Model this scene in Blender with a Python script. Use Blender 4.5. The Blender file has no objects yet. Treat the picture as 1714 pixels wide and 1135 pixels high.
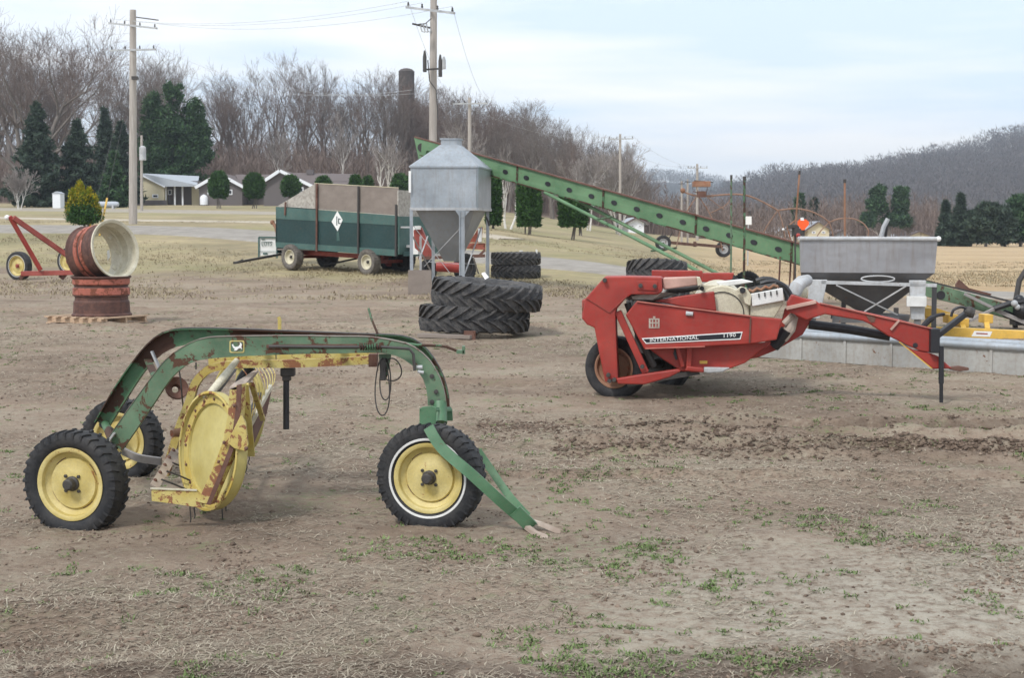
import bpy, bmesh, math, random
import numpy as np
from mathutils import Vector, Matrix
random.seed(7); np.random.seed(7)
R = math.radians
scene = bpy.context.scene
COL = scene.collection
# ------------------------------------------------------------------ camera model (50 mm, eye height 1.7 m)
F = 2380.0; CX = 857.0; CY = 567.5; EYE = 1.7
PITCH = math.atan((CY - 385.0) / F)
_f = Vector((0, math.cos(PITCH), -math.sin(PITCH))); _u = Vector((0, math.sin(PITCH), math.cos(PITCH)))
def ray(px, py):
    return _f + Vector((1, 0, 0)) * ((px - CX) / F) + _u * ((CY - py) / F)
def P(px, py, Y):
    d = ray(px, py); t = Y / d.y
    return Vector((d.x * t, Y, EYE + d.z * t))
class Plane:
    def __init__(s, o, n): s.o = Vector(o); s.n = Vector(n).normalized()
    def at(s, px, py, off=0.0):
        d = ray(px, py); c = Vector((0, 0, EYE))
        t = (s.o + s.n * off - c).dot(s.n) / d.dot(s.n)
        return c + d * t
# ------------------------------------------------------------------ noise
def vnoise(x, y, seed=0):
    xi = np.floor(x).astype(np.int64); yi = np.floor(y).astype(np.int64)
    xf = x - xi; yf = y - yi
    u = xf * xf * (3 - 2 * xf); v = yf * yf * (3 - 2 * yf)
    def h(a, b):
        n = (a * 374761393 + b * 668265263 + seed * 1442695041) & 0xffffffff
        n = ((n ^ (n >> 13)) * 1274126177) & 0xffffffff
        n = n ^ (n >> 16)
        return (n & 0xffff) / 65535.0
    return (h(xi, yi) * (1 - u) + h(xi + 1, yi) * u) * (1 - v) + (h(xi, yi + 1) * (1 - u) + h(xi + 1, yi + 1) * u) * v
def fbm(x, y, o=4, seed=0, g=.5):
    a = 0; k = 1.0; n = 0
    for i in range(o):
        a = a + vnoise(x * 2 ** i + 17.3 * i, y * 2 ** i - 9.1 * i, seed + i) * k; n += k; k *= g
    return a / n
# ------------------------------------------------------------------ terrain
_yy = np.array([-50, 34, 39, 44, 50, 56, 62, 66, 70, 100, 150, 175, 200, 260, 320, 6000.])
_zz = np.array([0, 0, .10, .30, .60, 1.00, 1.42, 1.70, 2.0, 2.85, 4.3, 5.2, 6.6, 11.5, 13., 13.])
def sstep(a, b, x):
    t = np.clip((x - a) / (b - a), 0, 1); return t * t * (3 - 2 * t)
def G(x, y):
    x = np.asarray(x, float); y = np.asarray(y, float)
    t = x / np.maximum(y, 1.0)
    w = 1 - sstep(.035, .19, t)
    f_ = sstep(50, 64, y); w = w * (1 - f_) + (1 - sstep(-.10, .20, t)) * f_
    wf = 1 - sstep(.02, .10, t)
    z = np.interp(y, _yy, _zz)
    near = np.minimum(z, 4.3 + (z - 4.3) * 0)
    extra = z - near
    return near * w + extra * wf
def Gz(x, y): return float(G(x, y))
def bumps(x, y):
    fade = 1 - sstep(22, 55, y)
    b = (fbm(x * .9, y * .9, 4, 3) - .5) * .05
    b += (fbm(x * 5, y * 5, 4, 9) - .5) * .035
    # old wheel ruts running across the yard
    for (y0, sl, wd, dp, x0, x1) in ((12.2, -.03, .16, .085, .2, 7.5), (11.05, -.09, .17, .095, -.2, 7), (5.9, .12, .3, .05, -4, -1.0), (5.2, .0, .25, .06, .6, 3), (24.5, -.02, .3, .08, -9, 3), (30, .01, .4, .07, -12, -1), (15.8, -.06, .2, .04, -6, 1), (9.6, .03, .12, .03, -1.5, 5)):
        d = y - (y0 + sl * x + (fbm(x * .6, x * 0 + y0, 2, 5) - .5) * .5)
        m = sstep(x0, x0 + 1, x) * (1 - sstep(x1 - 1, x1, x))
        chop = .4 + 1.2 * fbm(x * 4.5, y * 4.5, 3, 21)
        b += m * (-dp * np.exp(-(d / wd) ** 2) + dp * .8 * np.exp(-((np.abs(d) - wd * 1.7) / (wd * .6)) ** 2)) * chop
    return b * fade
def on_ground(px, py):
    d = ray(px, py); lo = 3.0
    for i in range(4000):
        Y = lo * (1.004 ** i)
        p = P(px, py, Y)
        if p.z <= Gz(p.x, p.y): return Vector((p.x, p.y, Gz(p.x, p.y)))
        if Y > 900: break
    return P(px, py, 900)
# ------------------------------------------------------------------ objects
def tag(o, label=None, cat=None, group=None, kind=None):
    if label: o['label'] = label
    if cat: o['category'] = cat
    if group: o['group'] = group
    if kind: o['kind'] = kind
    return o
def thing(name, loc, label, cat, group=None):
    o = bpy.data.objects.new(name, None); COL.objects.link(o)
    o.location = Vector(loc); o.empty_display_size = .3
    return tag(o, label, cat, group)
def world_of(o):
    v = Vector((0, 0, 0))
    while o is not None:
        v += o.location; o = o.parent
    return v
def copy_tree(o, parent=None):
    c = o.copy(); COL.objects.link(c); c.parent = parent
    for ch in list(o.children): copy_tree(ch, c)
    return c
def frame(ax):
    ax = Vector(ax).normalized()
    r = Vector((0, 0, 1)) if abs(ax.z) < .95 else Vector((1, 0, 0))
    u = r.cross(ax).normalized(); v = ax.cross(u).normalized()
    return ax, u, v
class MB:
    def __init__(s): s.v = []; s.f = []; s.m = []; s.cm = 0
    def add(s, vs, fs):
        b = len(s.v); s.v.extend([tuple(q) for q in vs])
        for f in fs: s.f.append(tuple(b + i for i in f)); s.m.append(s.cm)
        return s
    def box(s, c, size, rot=None):
        c = Vector(c); hx, hy, hz = size[0] / 2, size[1] / 2, size[2] / 2
        vs = [Vector((x, y, z)) for x in (-hx, hx) for y in (-hy, hy) for z in (-hz, hz)]
        if rot is not None: vs = [rot @ q for q in vs]
        return s.add([c + q for q in vs], [(0, 1, 3, 2), (4, 6, 7, 5), (0, 4, 5, 1), (2, 3, 7, 6), (0, 2, 6, 4), (1, 5, 7, 3)])
    def bar(s, a, b, w, h=None, up=None):
        """rectangular bar from a to b; w across, h along 'up'"""
        h = w if h is None else h
        a = Vector(a); b = Vector(b); d = (b - a).normalized()
        up = Vector(up or (0, 0, 1))
        if abs(d.dot(up)) > .98: up = Vector((0, 1, 0))
        sd = d.cross(up).normalized(); up = sd.cross(d).normalized()
        q = [sd * sx * w / 2 + up * sz * h / 2 for sx, sz in ((-1, -1), (1, -1), (1, 1), (-1, 1))]
        return s.add([a + i for i in q] + [b + i for i in q], [(3, 2, 1, 0), (4, 5, 6, 7), (0, 1, 5, 4), (1, 2, 6, 5), (2, 3, 7, 6), (3, 0, 4, 7)])
    def tube(s, pts, r, n=10, caps=True):
        pts = [Vector(p) for p in pts]
        rs = r if isinstance(r, (list, tuple)) else [r] * len(pts)
        prev = None; vs = []
        for i, p in enumerate(pts):
            d = (pts[min(i + 1, len(pts) - 1)] - pts[max(i - 1, 0)])
            d = d.normalized() if d.length > 1e-9 else Vector((0, 0, 1))
            if prev is None: _, u, v = frame(d)
            else:
                u = (prev - d * prev.dot(d))
                u = u.normalized() if u.length > 1e-6 else frame(d)[1]
                v = d.cross(u).normalized()
            prev = u
            for k in range(n):
                a = 2 * math.pi * k / n
                vs.append(p + (u * math.cos(a) + v * math.sin(a)) * rs[i])
        fs = []
        for i in range(len(pts) - 1):
            for k in range(n):
                k2 = (k + 1) % n
                fs.append((i * n + k, i * n + k2, (i + 1) * n + k2, (i + 1) * n + k))
        if caps: fs.append(tuple(range(n))[::-1]); fs.append(tuple((len(pts) - 1) * n + k for k in range(n)))
        return s.add(vs, fs)
    def prism(s, pts, off):
        """closed polygon (3D points) given thickness by offset vector"""
        off = Vector(off); n = len(pts); pts = [Vector(p) for p in pts]
        return s.add(pts + [p + off for p in pts], [tuple(range(n)), tuple(range(2 * n - 1, n - 1, -1))] +
                     [(i, n + i, n + (i + 1) % n, (i + 1) % n) for i in range(n)])
    def loft(s, secs, closed=True, caps=True):
        n = len(secs[0]); vs = [q for sc in secs for q in sc]; fs = []
        for i in range(len(secs) - 1):
            for k in range(n if closed else n - 1):
                k2 = (k + 1) % n
                fs.append((i * n + k, i * n + k2, (i + 1) * n + k2, (i + 1) * n + k))
        if caps and closed: fs.append(tuple(range(n))[::-1]); fs.append(tuple((len(secs) - 1) * n + k for k in range(n)))
        return s.add(vs, fs)
    def lathe(s, c, ax, prof, n=40, closed=False, a0=0, a1=2 * math.pi):
        """prof: (radius, height along axis)"""
        c = Vector(c); ax, u, v = frame(ax); m = len(prof); full = abs(a1 - a0 - 2 * math.pi) < 1e-6
        vs = []; N = n if full else n + 1
        for k in range(N):
            a = a0 + (a1 - a0) * k / n; d = u * math.cos(a) + v * math.sin(a)
            for (r, h) in prof: vs.append(c + ax * h + d * r)
        fs = []
        for k in range(n):
            k2 = (k + 1) % N
            for i in range(m if closed else m - 1):
                i2 = (i + 1) % m
                fs.append((k * m + i, k2 * m + i, k2 * m + i2, k * m + i2))
        return s.add(vs, fs)
    def ball(s, c, r, n=8):
        pr = [(max(r * math.sin(math.pi * i / n), 1e-4), -r * math.cos(math.pi * i / n)) for i in range(n + 1)]
        return s.lathe(c, (0, 0, 1), pr, n=max(8, n + 2))
    def build(s, name, mat, parent=None, smooth=35, origin=None, bevel=0):
        me = bpy.data.meshes.new(name)
        if parent is not None: o0 = world_of(parent)
        elif origin is not None: o0 = Vector(origin)
        else: o0 = Vector((0, 0, 0))
        me.from_pydata([(a[0] - o0.x, a[1] - o0.y, a[2] - o0.z) for a in s.v], [], s.f)
        mats = mat if isinstance(mat, (list, tuple)) else [mat]
        for m_ in mats: me.materials.append(m_)
        if len(mats) > 1: me.polygons.foreach_set('material_index', s.m)
        me.validate(); me.update()
        bm = bmesh.new(); bm.from_mesh(me); bmesh.ops.recalc_face_normals(bm, faces=bm.faces); bm.to_mesh(me); bm.free()
        if smooth:
            me.polygons.foreach_set('use_smooth', [True] * len(me.polygons))
            me.set_sharp_from_angle(angle=R(smooth))
        o = bpy.data.objects.new(name, me); COL.objects.link(o)
        if parent is not None: o.parent = parent
        else: o.location = o0
        if bevel:
            b = o.modifiers.new('bevel', 'BEVEL'); b.width = bevel; b.segments = 2; b.limit_method = 'ANGLE'; b.angle_limit = R(40)
        return o
def fastmesh(name, verts, faces, mat, parent=None, smooth=False, loc=None, k=3):
    """numpy arrays -> mesh; faces (n,k)"""
    me = bpy.data.meshes.new(name)
    verts = np.asarray(verts, np.float32); faces = np.asarray(faces, np.int32)
    me.vertices.add(len(verts)); me.vertices.foreach_set('co', verts.ravel())
    me.loops.add(faces.size); me.loops.foreach_set('vertex_index', faces.ravel())
    me.polygons.add(len(faces)); me.polygons.foreach_set('loop_start', np.arange(0, faces.size, faces.shape[1], dtype=np.int32))
    me.materials.append(mat)
    me.update(calc_edges=True); me.validate()
    if smooth: me.polygons.foreach_set('use_smooth', np.ones(len(me.polygons), bool))
    o = bpy.data.objects.new(name, me); COL.objects.link(o)
    if parent is not None: o.parent = parent
    if loc is not None: o.location = loc
    return o
def crom(pts, n):
    """smooth resample of a polyline"""
    pts = [Vector(p) for p in pts]; out = []
    L = [0]
    for a, b in zip(pts, pts[1:]): L.append(L[-1] + (b - a).length)
    for i in range(n):
        t = L[-1] * i / (n - 1); k = 0
        while k < len(L) - 2 and L[k + 1] < t: k += 1
        u = (t - L[k]) / max(L[k + 1] - L[k], 1e-9)
        p0 = pts[max(k - 1, 0)]; p1 = pts[k]; p2 = pts[k + 1]; p3 = pts[min(k + 2, len(pts) - 1)]
        out.append(.5 * ((2 * p1) + (p2 - p0) * u + (2 * p0 - 5 * p1 + 4 * p2 - p3) * u * u + (3 * p1 - p0 - 3 * p2 + p3) * u ** 3))
    return out
def text_mb(mb, s, o, ux, uy, h, thick=.002, width=None):
    """lay a word as thin raised letters; o = lower-left corner"""
    cu = bpy.data.curves.new('t', 'FONT'); cu.body = s; cu.size = 1; cu.extrude = .5; cu.resolution_u = 2
    ob = bpy.data.objects.new('t', cu); COL.objects.link(ob)
    dg = bpy.context.evaluated_depsgraph_get(); me = bpy.data.meshes.new_from_object(ob.evaluated_get(dg))
    vs = [v.co.copy() for v in me.vertices]; fs = [tuple(p.vertices) for p in me.polygons]
    bpy.data.objects.remove(ob); bpy.data.curves.remove(cu); bpy.data.meshes.remove(me)
    x0 = min(v.x for v in vs); x1 = max(v.x for v in vs); y0 = min(v.y for v in vs); y1 = max(v.y for v in vs)
    ux = Vector(ux).normalized(); uy = Vector(uy).normalized(); n = ux.cross(uy).normalized()
    sy = h / (y1 - y0); sx = (width / (x1 - x0)) if width else sy
    o = Vector(o)
    mb.add([o + ux * (v.x - x0) * sx + uy * (v.y - y0) * sy + n * (v.z * thick) for v in vs], fs)
# ------------------------------------------------------------------ materials
def lin(c):
    return tuple(((x / 255) / 12.92 if x / 255 <= .04045 else ((x / 255 + .055) / 1.055) ** 2.4) for x in c) + (1,)
class NT:
    def __init__(s, name):
        s.m = bpy.data.materials.new(name); s.m.use_nodes = True
        s.t = s.m.node_tree; s.b = s.t.nodes['Principled BSDF']; s.c = None
    def n(s, typ, **kw):
        nd = s.t.nodes.new(typ)
        for k, v in kw.items():
            if k.startswith('_'): setattr(nd, k[1:], v)
            else: nd.inputs[k.replace('__', ' ')].default_value = v
        return nd
    def l(s, a, b): s.t.links.new(a, b)
    def coord(s, kind='Object'):
        if s.c is None: s.c = s.n('ShaderNodeTexCoord')
        return s.c.outputs[kind]
    def noise(s, scale, detail=5, rough=.55, vec=None, dist=0):
        nd = s.n('ShaderNodeTexNoise', Scale=scale, Detail=detail, Roughness=rough, Distortion=dist)
        s.l(vec or s.coord(), nd.inputs['Vector']); return nd.outputs['Fac']
    def ramp(s, fac, stops, mode='LINEAR'):
        nd = s.n('ShaderNodeValToRGB'); nd.color_ramp.interpolation = mode
        el = nd.color_ramp.elements
        while len(el) > 1: el.remove(el[-1])
        el[0].position = stops[0][0]; el[0].color = s._c(stops[0][1])
        for p, c in stops[1:]:
            e = el.new(p); e.color = s._c(c)
        s.l(fac, nd.inputs['Fac']); return nd.outputs['Color']
    def _c(s, c):
        if isinstance(c, (int, float)): return (c, c, c, 1)
        return tuple(c) if len(c) == 4 else tuple(c) + (1,)
    def mix(s, fac, a, b, mode='MIX'):
        nd = s.n('ShaderNodeMix', _data_type='RGBA', _blend_type=mode)
        for src, i in ((fac, 0), (a, 6), (b, 7)):
            if hasattr(src, 'default_value'): s.l(src, nd.inputs[i])
            else: nd.inputs[i].default_value = src if i == 0 else s._c(src)
        return nd.outputs[2]
    def math(s, op, a, b=0.0, clamp=False):
        nd = s.n('ShaderNodeMath', _operation=op, _use_clamp=clamp)
        for src, i in ((a, 0), (b, 1)):
            if hasattr(src, 'default_value'): s.l(src, nd.inputs[i])
            else: nd.inputs[i].default_value = src
        return nd.outputs[0]
    def out(s, color=None, rough=None, metal=None, bump=None, bstr=.3, bdist=.01, spec=None, dent=0):
        if color is not None:
            if hasattr(color, 'default_value'): s.l(color, s.b.inputs['Base Color'])
            else: s.b.inputs['Base Color'].default_value = s._c(color)
        for v, k in ((rough, 'Roughness'), (metal, 'Metallic'), (spec, 'Specular IOR Level')):
            if v is None: continue
            if hasattr(v, 'default_value'): s.l(v, s.b.inputs[k])
            else: s.b.inputs[k].default_value = v
        if bump is not None:
            bn = s.n('ShaderNodeBump', Strength=bstr, Distance=bdist); s.l(bump, bn.inputs['Height']); s.l(bn.outputs[0], s.b.inputs['Normal'])
            if dent:
                b2 = s.n('ShaderNodeBump', Strength=.6, Distance=dent); s.l(s.noise(1.7, 3, .55), b2.inputs['Height']); s.l(b2.outputs[0], bn.inputs['Normal'])
        return s.m
def paint(name, col, rust=.3, scale=6, rcol=(.085, .038, .022), rough=.5, dirt=.25, fade=None, dirtcol=(.22, .17, .12), dent=0, streak=0):
    """weathered paint: faded patches, grime, rust breaking through (rust 0..1)"""
    s = NT(name); c = Vector(col[:3])
    n1 = s.noise(scale * .6, 4); n2 = s.noise(scale, 8, .68, dist=.6); n3 = s.noise(scale * 7, 6, .7)
    fd = Vector(fade[:3]) if fade else c * 1.25 + Vector((.03, .03, .03))
    base = s.mix(s.ramp(n1, [(.35, 0), (.7, 1)]), tuple(c * .85), tuple(fd))
    base = s.mix(s.math('MULTIPLY', s.ramp(n3, [(.42, 0), (.75, 1)]), dirt), base, dirtcol)
    if streak:
        mp = s.n('ShaderNodeMapping'); s.l(s.coord(), mp.inputs['Vector']); mp.inputs['Scale'].default_value = (9, 9, .9)
        base = s.mix(s.math('MULTIPLY', s.ramp(s.noise(1.6, 6, .65, vec=mp.outputs[0]), [(.48, 0), (.70, 1)]), streak), base, dirtcol)
    r = s.math('ADD', s.math('MULTIPLY', n2, .8), s.math('MULTIPLY', n3, .2))
    th = .70 - .24 * rust
    msk = s.ramp(r, [(th, 0), (th + .02, 1)])
    rc = s.mix(n3, rcol, (rcol[0] * 2.4, rcol[1] * 2.1, rcol[2] * 1.7))
    col2 = s.mix(msk, base, rc) if rust > 0 else base
    rg = s.math('ADD', s.math('MULTIPLY', msk, .35), rough, True) if rust > 0 else rough
    return s.out(col2, rg, 0, s.math('ADD', n3, s.math('MULTIPLY', msk, -.6)), .25, .004, dent=dent)
def flat(name, col, rough=.7, scale=20, var=.25, metal=0, bump=.2):
    s = NT(name); c = Vector(col[:3]); n = s.noise(scale, 5)
    return s.out(s.mix(n, tuple(c * (1 - var)), tuple(c * (1 + var))), rough, metal, n, bump, .004)
def leafy(name, cols, rough=.75, nsc=.9):
    s = NT(name); g = s.n('ShaderNodeNewGeometry')
    n = s.noise(nsc, 3)
    f = s.math('ADD', s.math('MULTIPLY', g.outputs['Random Per Island'], .65), s.math('MULTIPLY', n, .4))
    return s.out(s.ramp(f, [(i / max(len(cols) - 1, 1) * .7 + .15, c) for i, c in enumerate(cols)]), rough, spec=.2)
M = {}
M['green'] = paint('faded_green_paint', (.075, .15, .085), .66, 7, fade=(.135, .23, .14), rough=.55, rcol=(.05, .026, .018), dirt=.35)
M['green_clean'] = paint('clean_green_paint', (.060, .165, .08), .42, 9, fade=(.10, .22, .12), rough=.5, rcol=(.05, .026, .018), dirt=.2)
M['el_green'] = paint('elevator_green_paint', (.095, .215, .105), .34, 3, fade=(.14, .27, .14), rough=.6, rcol=(.07, .04, .025), dirt=.3)
M['green_dk'] = paint('rusted_green_channel', (.04, .13, .055), .95, 4, rcol=(.035, .018, .013))
M['yellow'] = paint('chipped_yellow_paint', (.60, .44, .09), .66, 9, fade=(.60, .52, .20), rcol=(.13, .055, .03))
M['yellow_rusty'] = paint('rust_eaten_yellow_paint', (.58, .43, .10), .80, 13, fade=(.60, .52, .20), rcol=(.15, .07, .04))
M['dusty_tan'] = paint('dusty_bare_steel', (.36, .28, .23), .35, 12, fade=(.48, .41, .35), rcol=(.2, .09, .06), rough=.8)
M['yellow_disc'] = paint('faded_yellow_sheet', (.52, .42, .12), .12, 5, fade=(.60, .53, .22), rcol=(.22, .10, .04), dirt=.2)
M['rim_yellow'] = paint('yellow_rim_paint', (.60, .47, .14), .38, 12, fade=(.66, .56, .25), rcol=(.18, .09, .04), dirt=.3)
M['cream'] = paint('cream_paint', (.62, .57, .42), .22, 9, fade=(.70, .66, .52), dirt=.5)
M['white'] = paint('white_paint', (.74, .74, .72), .1, 9, fade=(.78, .78, .76), dirt=.2)
M['red'] = paint('sun_faded_red_paint', (.31, .020, .014), .20, 4, fade=(.41, .044, .030), rough=.5, dirt=.42, dent=.035, streak=.25, dirtcol=(.19, .06, .045), rcol=(.20, .07, .05))
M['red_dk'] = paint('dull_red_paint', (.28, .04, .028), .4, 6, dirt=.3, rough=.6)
M['pink'] = paint('bleached_red_paint', (.46, .28, .23), .15, 4, rough=.7)
M['redline'] = paint('worn_red_edge', (.42, .12, .09), .2, 9, rough=.6)
M['orange'] = paint('orange_red_paint', (.34, .085, .05), .74, 5, rcol=(.10, .035, .022))
M['rust'] = paint('brown_rust', (.11, .045, .03), .5, 5, rcol=(.06, .03, .022), rough=.85)
M['pipe_rust'] = paint('brown_pipe_rust', (.22, .13, .09), .5, 5, rcol=(.12, .06, .04), rough=.9)
M['rustlite'] = paint('orange_rust', (.26, .13, .075), .5, 5, rcol=(.16, .06, .035), rough=.85)
M['blue_green'] = paint('dark_teal_paint', (.007, .040, .040), .18, 2.2, dent=.03, rough=.45, fade=(.010, .048, .049), dirt=.1, rcol=(.05, .03, .025))
M['blue_green2'] = paint('lighter_teal_paint', (.045, .115, .105), .25, 2.2, rough=.6, fade=(.065, .145, .13), dirt=.25)
M['galv'] = paint('galvanised_sheet', (.34, .38, .42), 0, 2, dent=.03, streak=.3, rough=.42, dirt=.25, fade=(.44, .48, .52)); M['galv'].node_tree.nodes['Principled BSDF'].inputs['Metallic'].default_value = .35
M['trough'] = paint('dull_grey_trough', (.36, .36, .345), .3, 3, streak=.4, rough=.7, fade=(.44, .44, .42), dirt=.45)
M['galv_dark'] = paint('dull_galvanised_cone', (.24, .255, .265), 0, 2, streak=.25, rough=.5, dirt=.25, fade=(.31, .325, .335))
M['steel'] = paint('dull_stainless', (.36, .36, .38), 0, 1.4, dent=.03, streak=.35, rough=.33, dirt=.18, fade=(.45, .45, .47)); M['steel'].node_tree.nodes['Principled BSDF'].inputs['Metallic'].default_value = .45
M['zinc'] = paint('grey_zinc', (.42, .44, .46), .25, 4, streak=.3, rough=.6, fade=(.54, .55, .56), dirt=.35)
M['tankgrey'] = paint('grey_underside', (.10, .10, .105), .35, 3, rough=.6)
M['black'] = flat('black_steel', (.018, .018, .022), .45)
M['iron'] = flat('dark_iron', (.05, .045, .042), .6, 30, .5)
M['graybar'] = flat('grey_leaf_spring', (.28, .26, .25), .6, 30, .3)
M['rubber'] = None
M['beamlip'] = paint('rusty_lip', (.20, .17, .14), .6, 7, rcol=(.07, .035, .025), rough=.8)
def rubber(name, col, dust, rough=.75):
    s = NT(name); n = s.noise(9, 6, .65); n2 = s.noise(60, 4)
    f = s.ramp(s.math('ADD', s.math('MULTIPLY', n, .75), s.math('MULTIPLY', n2, .25)), [(.42, 0), (.72, 1)])
    return s.out(s.mix(f, col, dust), rough, 0, n2, .35, .004)
M['rubber'] = rubber('black_rubber', (.014, .015, .018), (.055, .052, .05))
M['rubber_old'] = rubber('grey_weathered_rubber', (.034, .034, .037), (.14, .13, .12), .85)
M['rubber_dusty'] = rubber('brown_dusty_rubber', (.11, .10, .09), (.24, .21, .18), .9)
M['wood'] = None
def woodm(name, a, b, sc=3, bands=(1, 14, 14)):
    s = NT(name); mp = s.n('ShaderNodeMapping'); s.l(s.coord(), mp.inputs['Vector']); mp.inputs['Scale'].default_value = bands
    n = s.noise(sc, 6, .6, vec=mp.outputs[0])
    return s.out(s.mix(s.ramp(n, [(.3, 0), (.7, 1)]), a, b), .85, 0, n, .4, .006)
M['wood'] = woodm('pale_pine', (.42, .28, .18), (.58, .43, .30))
M['greywood'] = woodm('weathered_plywood', (.20, .165, .142), (.26, .22, .19), 1.5, (2, 2, 3))
M['plypale'] = woodm('peeling_pale_plywood', (.26, .235, .205), (.50, .47, .42), 6, (2, 2, 2))
M['pole'] = woodm('weathered_pole_wood', (.30, .265, .235), (.46, .42, .38), 2, (8, 8, .5))
M['darkpole'] = woodm('dark_pole_wood', (.10, .085, .075), (.19, .16, .14), 2, (8, 8, .5))
M['bark'] = woodm('grey_brown_bark', (.10, .085, .075), (.20, .175, .155), 1.5, (4, 4, .6))
M['twig'] = leafy('grey_brown_twigs', [(.115, .095, .084), (.175, .150, .135), (.25, .215, .195)])
M['twig2'] = leafy('reddish_twigs', [(.115, .085, .075), (.18, .138, .120), (.25, .20, .175)])
M['birch'] = flat('white_birch_bark', (.68, .65, .61), .8, 3, .35)
M['birchtwig'] = leafy('pale_birch_twigs', [(.20, .17, .16), (.30, .27, .25), (.40, .36, .34)])
M['spruce'] = leafy('dark_spruce_needles', [(.020, .034, .026), (.040, .064, .044), (.070, .100, .068)])
M['pine'] = leafy('green_pine_needles', [(.016, .038, .018), (.036, .080, .034), (.075, .135, .055)])
M['cedar'] = leafy('cedar_foliage', [(.014, .036, .010), (.030, .078, .018), (.06, .13, .030)])
M['golden'] = leafy('golden_cedar_foliage', [(.10, .16, .012), (.26, .26, .02), (.48, .33, .02)])
M['text_white'] = flat('white_lettering', (.80, .80, .78), .5, 40, .05)
M['decal_black'] = flat('black_decal', (.012, .013, .02), .4)
M['fluor'] = flat('fluorescent_orange', (.95, .12, .02), .5, 5, .05)
M['siding_grey'] = flat('grey_brown_siding', (.13, .115, .115), .8, 1, .08)
M['siding_beige'] = flat('beige_siding', (.60, .54, .38), .8, 1, .06)
M['roof_brown'] = flat('brown_shingles', (.13, .105, .10), .9, 6, .2)
M['roof_grey'] = flat('light_grey_roof', (.40, .43, .47), .7, 3, .08)
M['trim'] = flat('white_trim', (.78, .80, .84), .6, 3, .04)
M['glass'] = flat('dark_window_glass', (.03, .035, .045), .12, 3, .1)
M['silo'] = flat('dark_concrete_staves', (.085, .074, .070), .95, 2, .3)
M['yel_imp'] = paint('ochre_yellow_paint', (.62, .38, .055), .12, 4, dirt=.25, rough=.5)
# ================================================================== SETTING
# ---- ground: one sheet fanned out from the camera to the horizon
ys = [-6.0]
while ys[-1] < 3.6: ys.append(ys[-1] + .4)
y = 3.6
while y < 60: y *= 1.0062; ys.append(y)
while y < 6000: y *= 1.03; ys.append(y)
ys = np.array(ys)
ts = np.concatenate([np.linspace(-2.2, -.46, 24)[:-1], np.linspace(-.46, .46, 720), np.linspace(.46, 2.2, 24)[1:]])
TT, YY = np.meshgrid(ts, ys)
XX = TT * (np.maximum(YY, 0) + 1.2 + np.where(YY < 1, 6, 6 * np.exp(-(YY - 1) / 2)))
ZZ = G(XX, YY) + bumps(XX, YY)
nr, nc = XX.shape
vv = np.stack([XX, YY, ZZ], -1).reshape(-1, 3)
idx = np.arange(nr * nc).reshape(nr, nc)
ff = np.stack([idx[:-1, :-1], idx[:-1, 1:], idx[1:, 1:], idx[1:, :-1]], -1).reshape(-1, 4)
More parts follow.
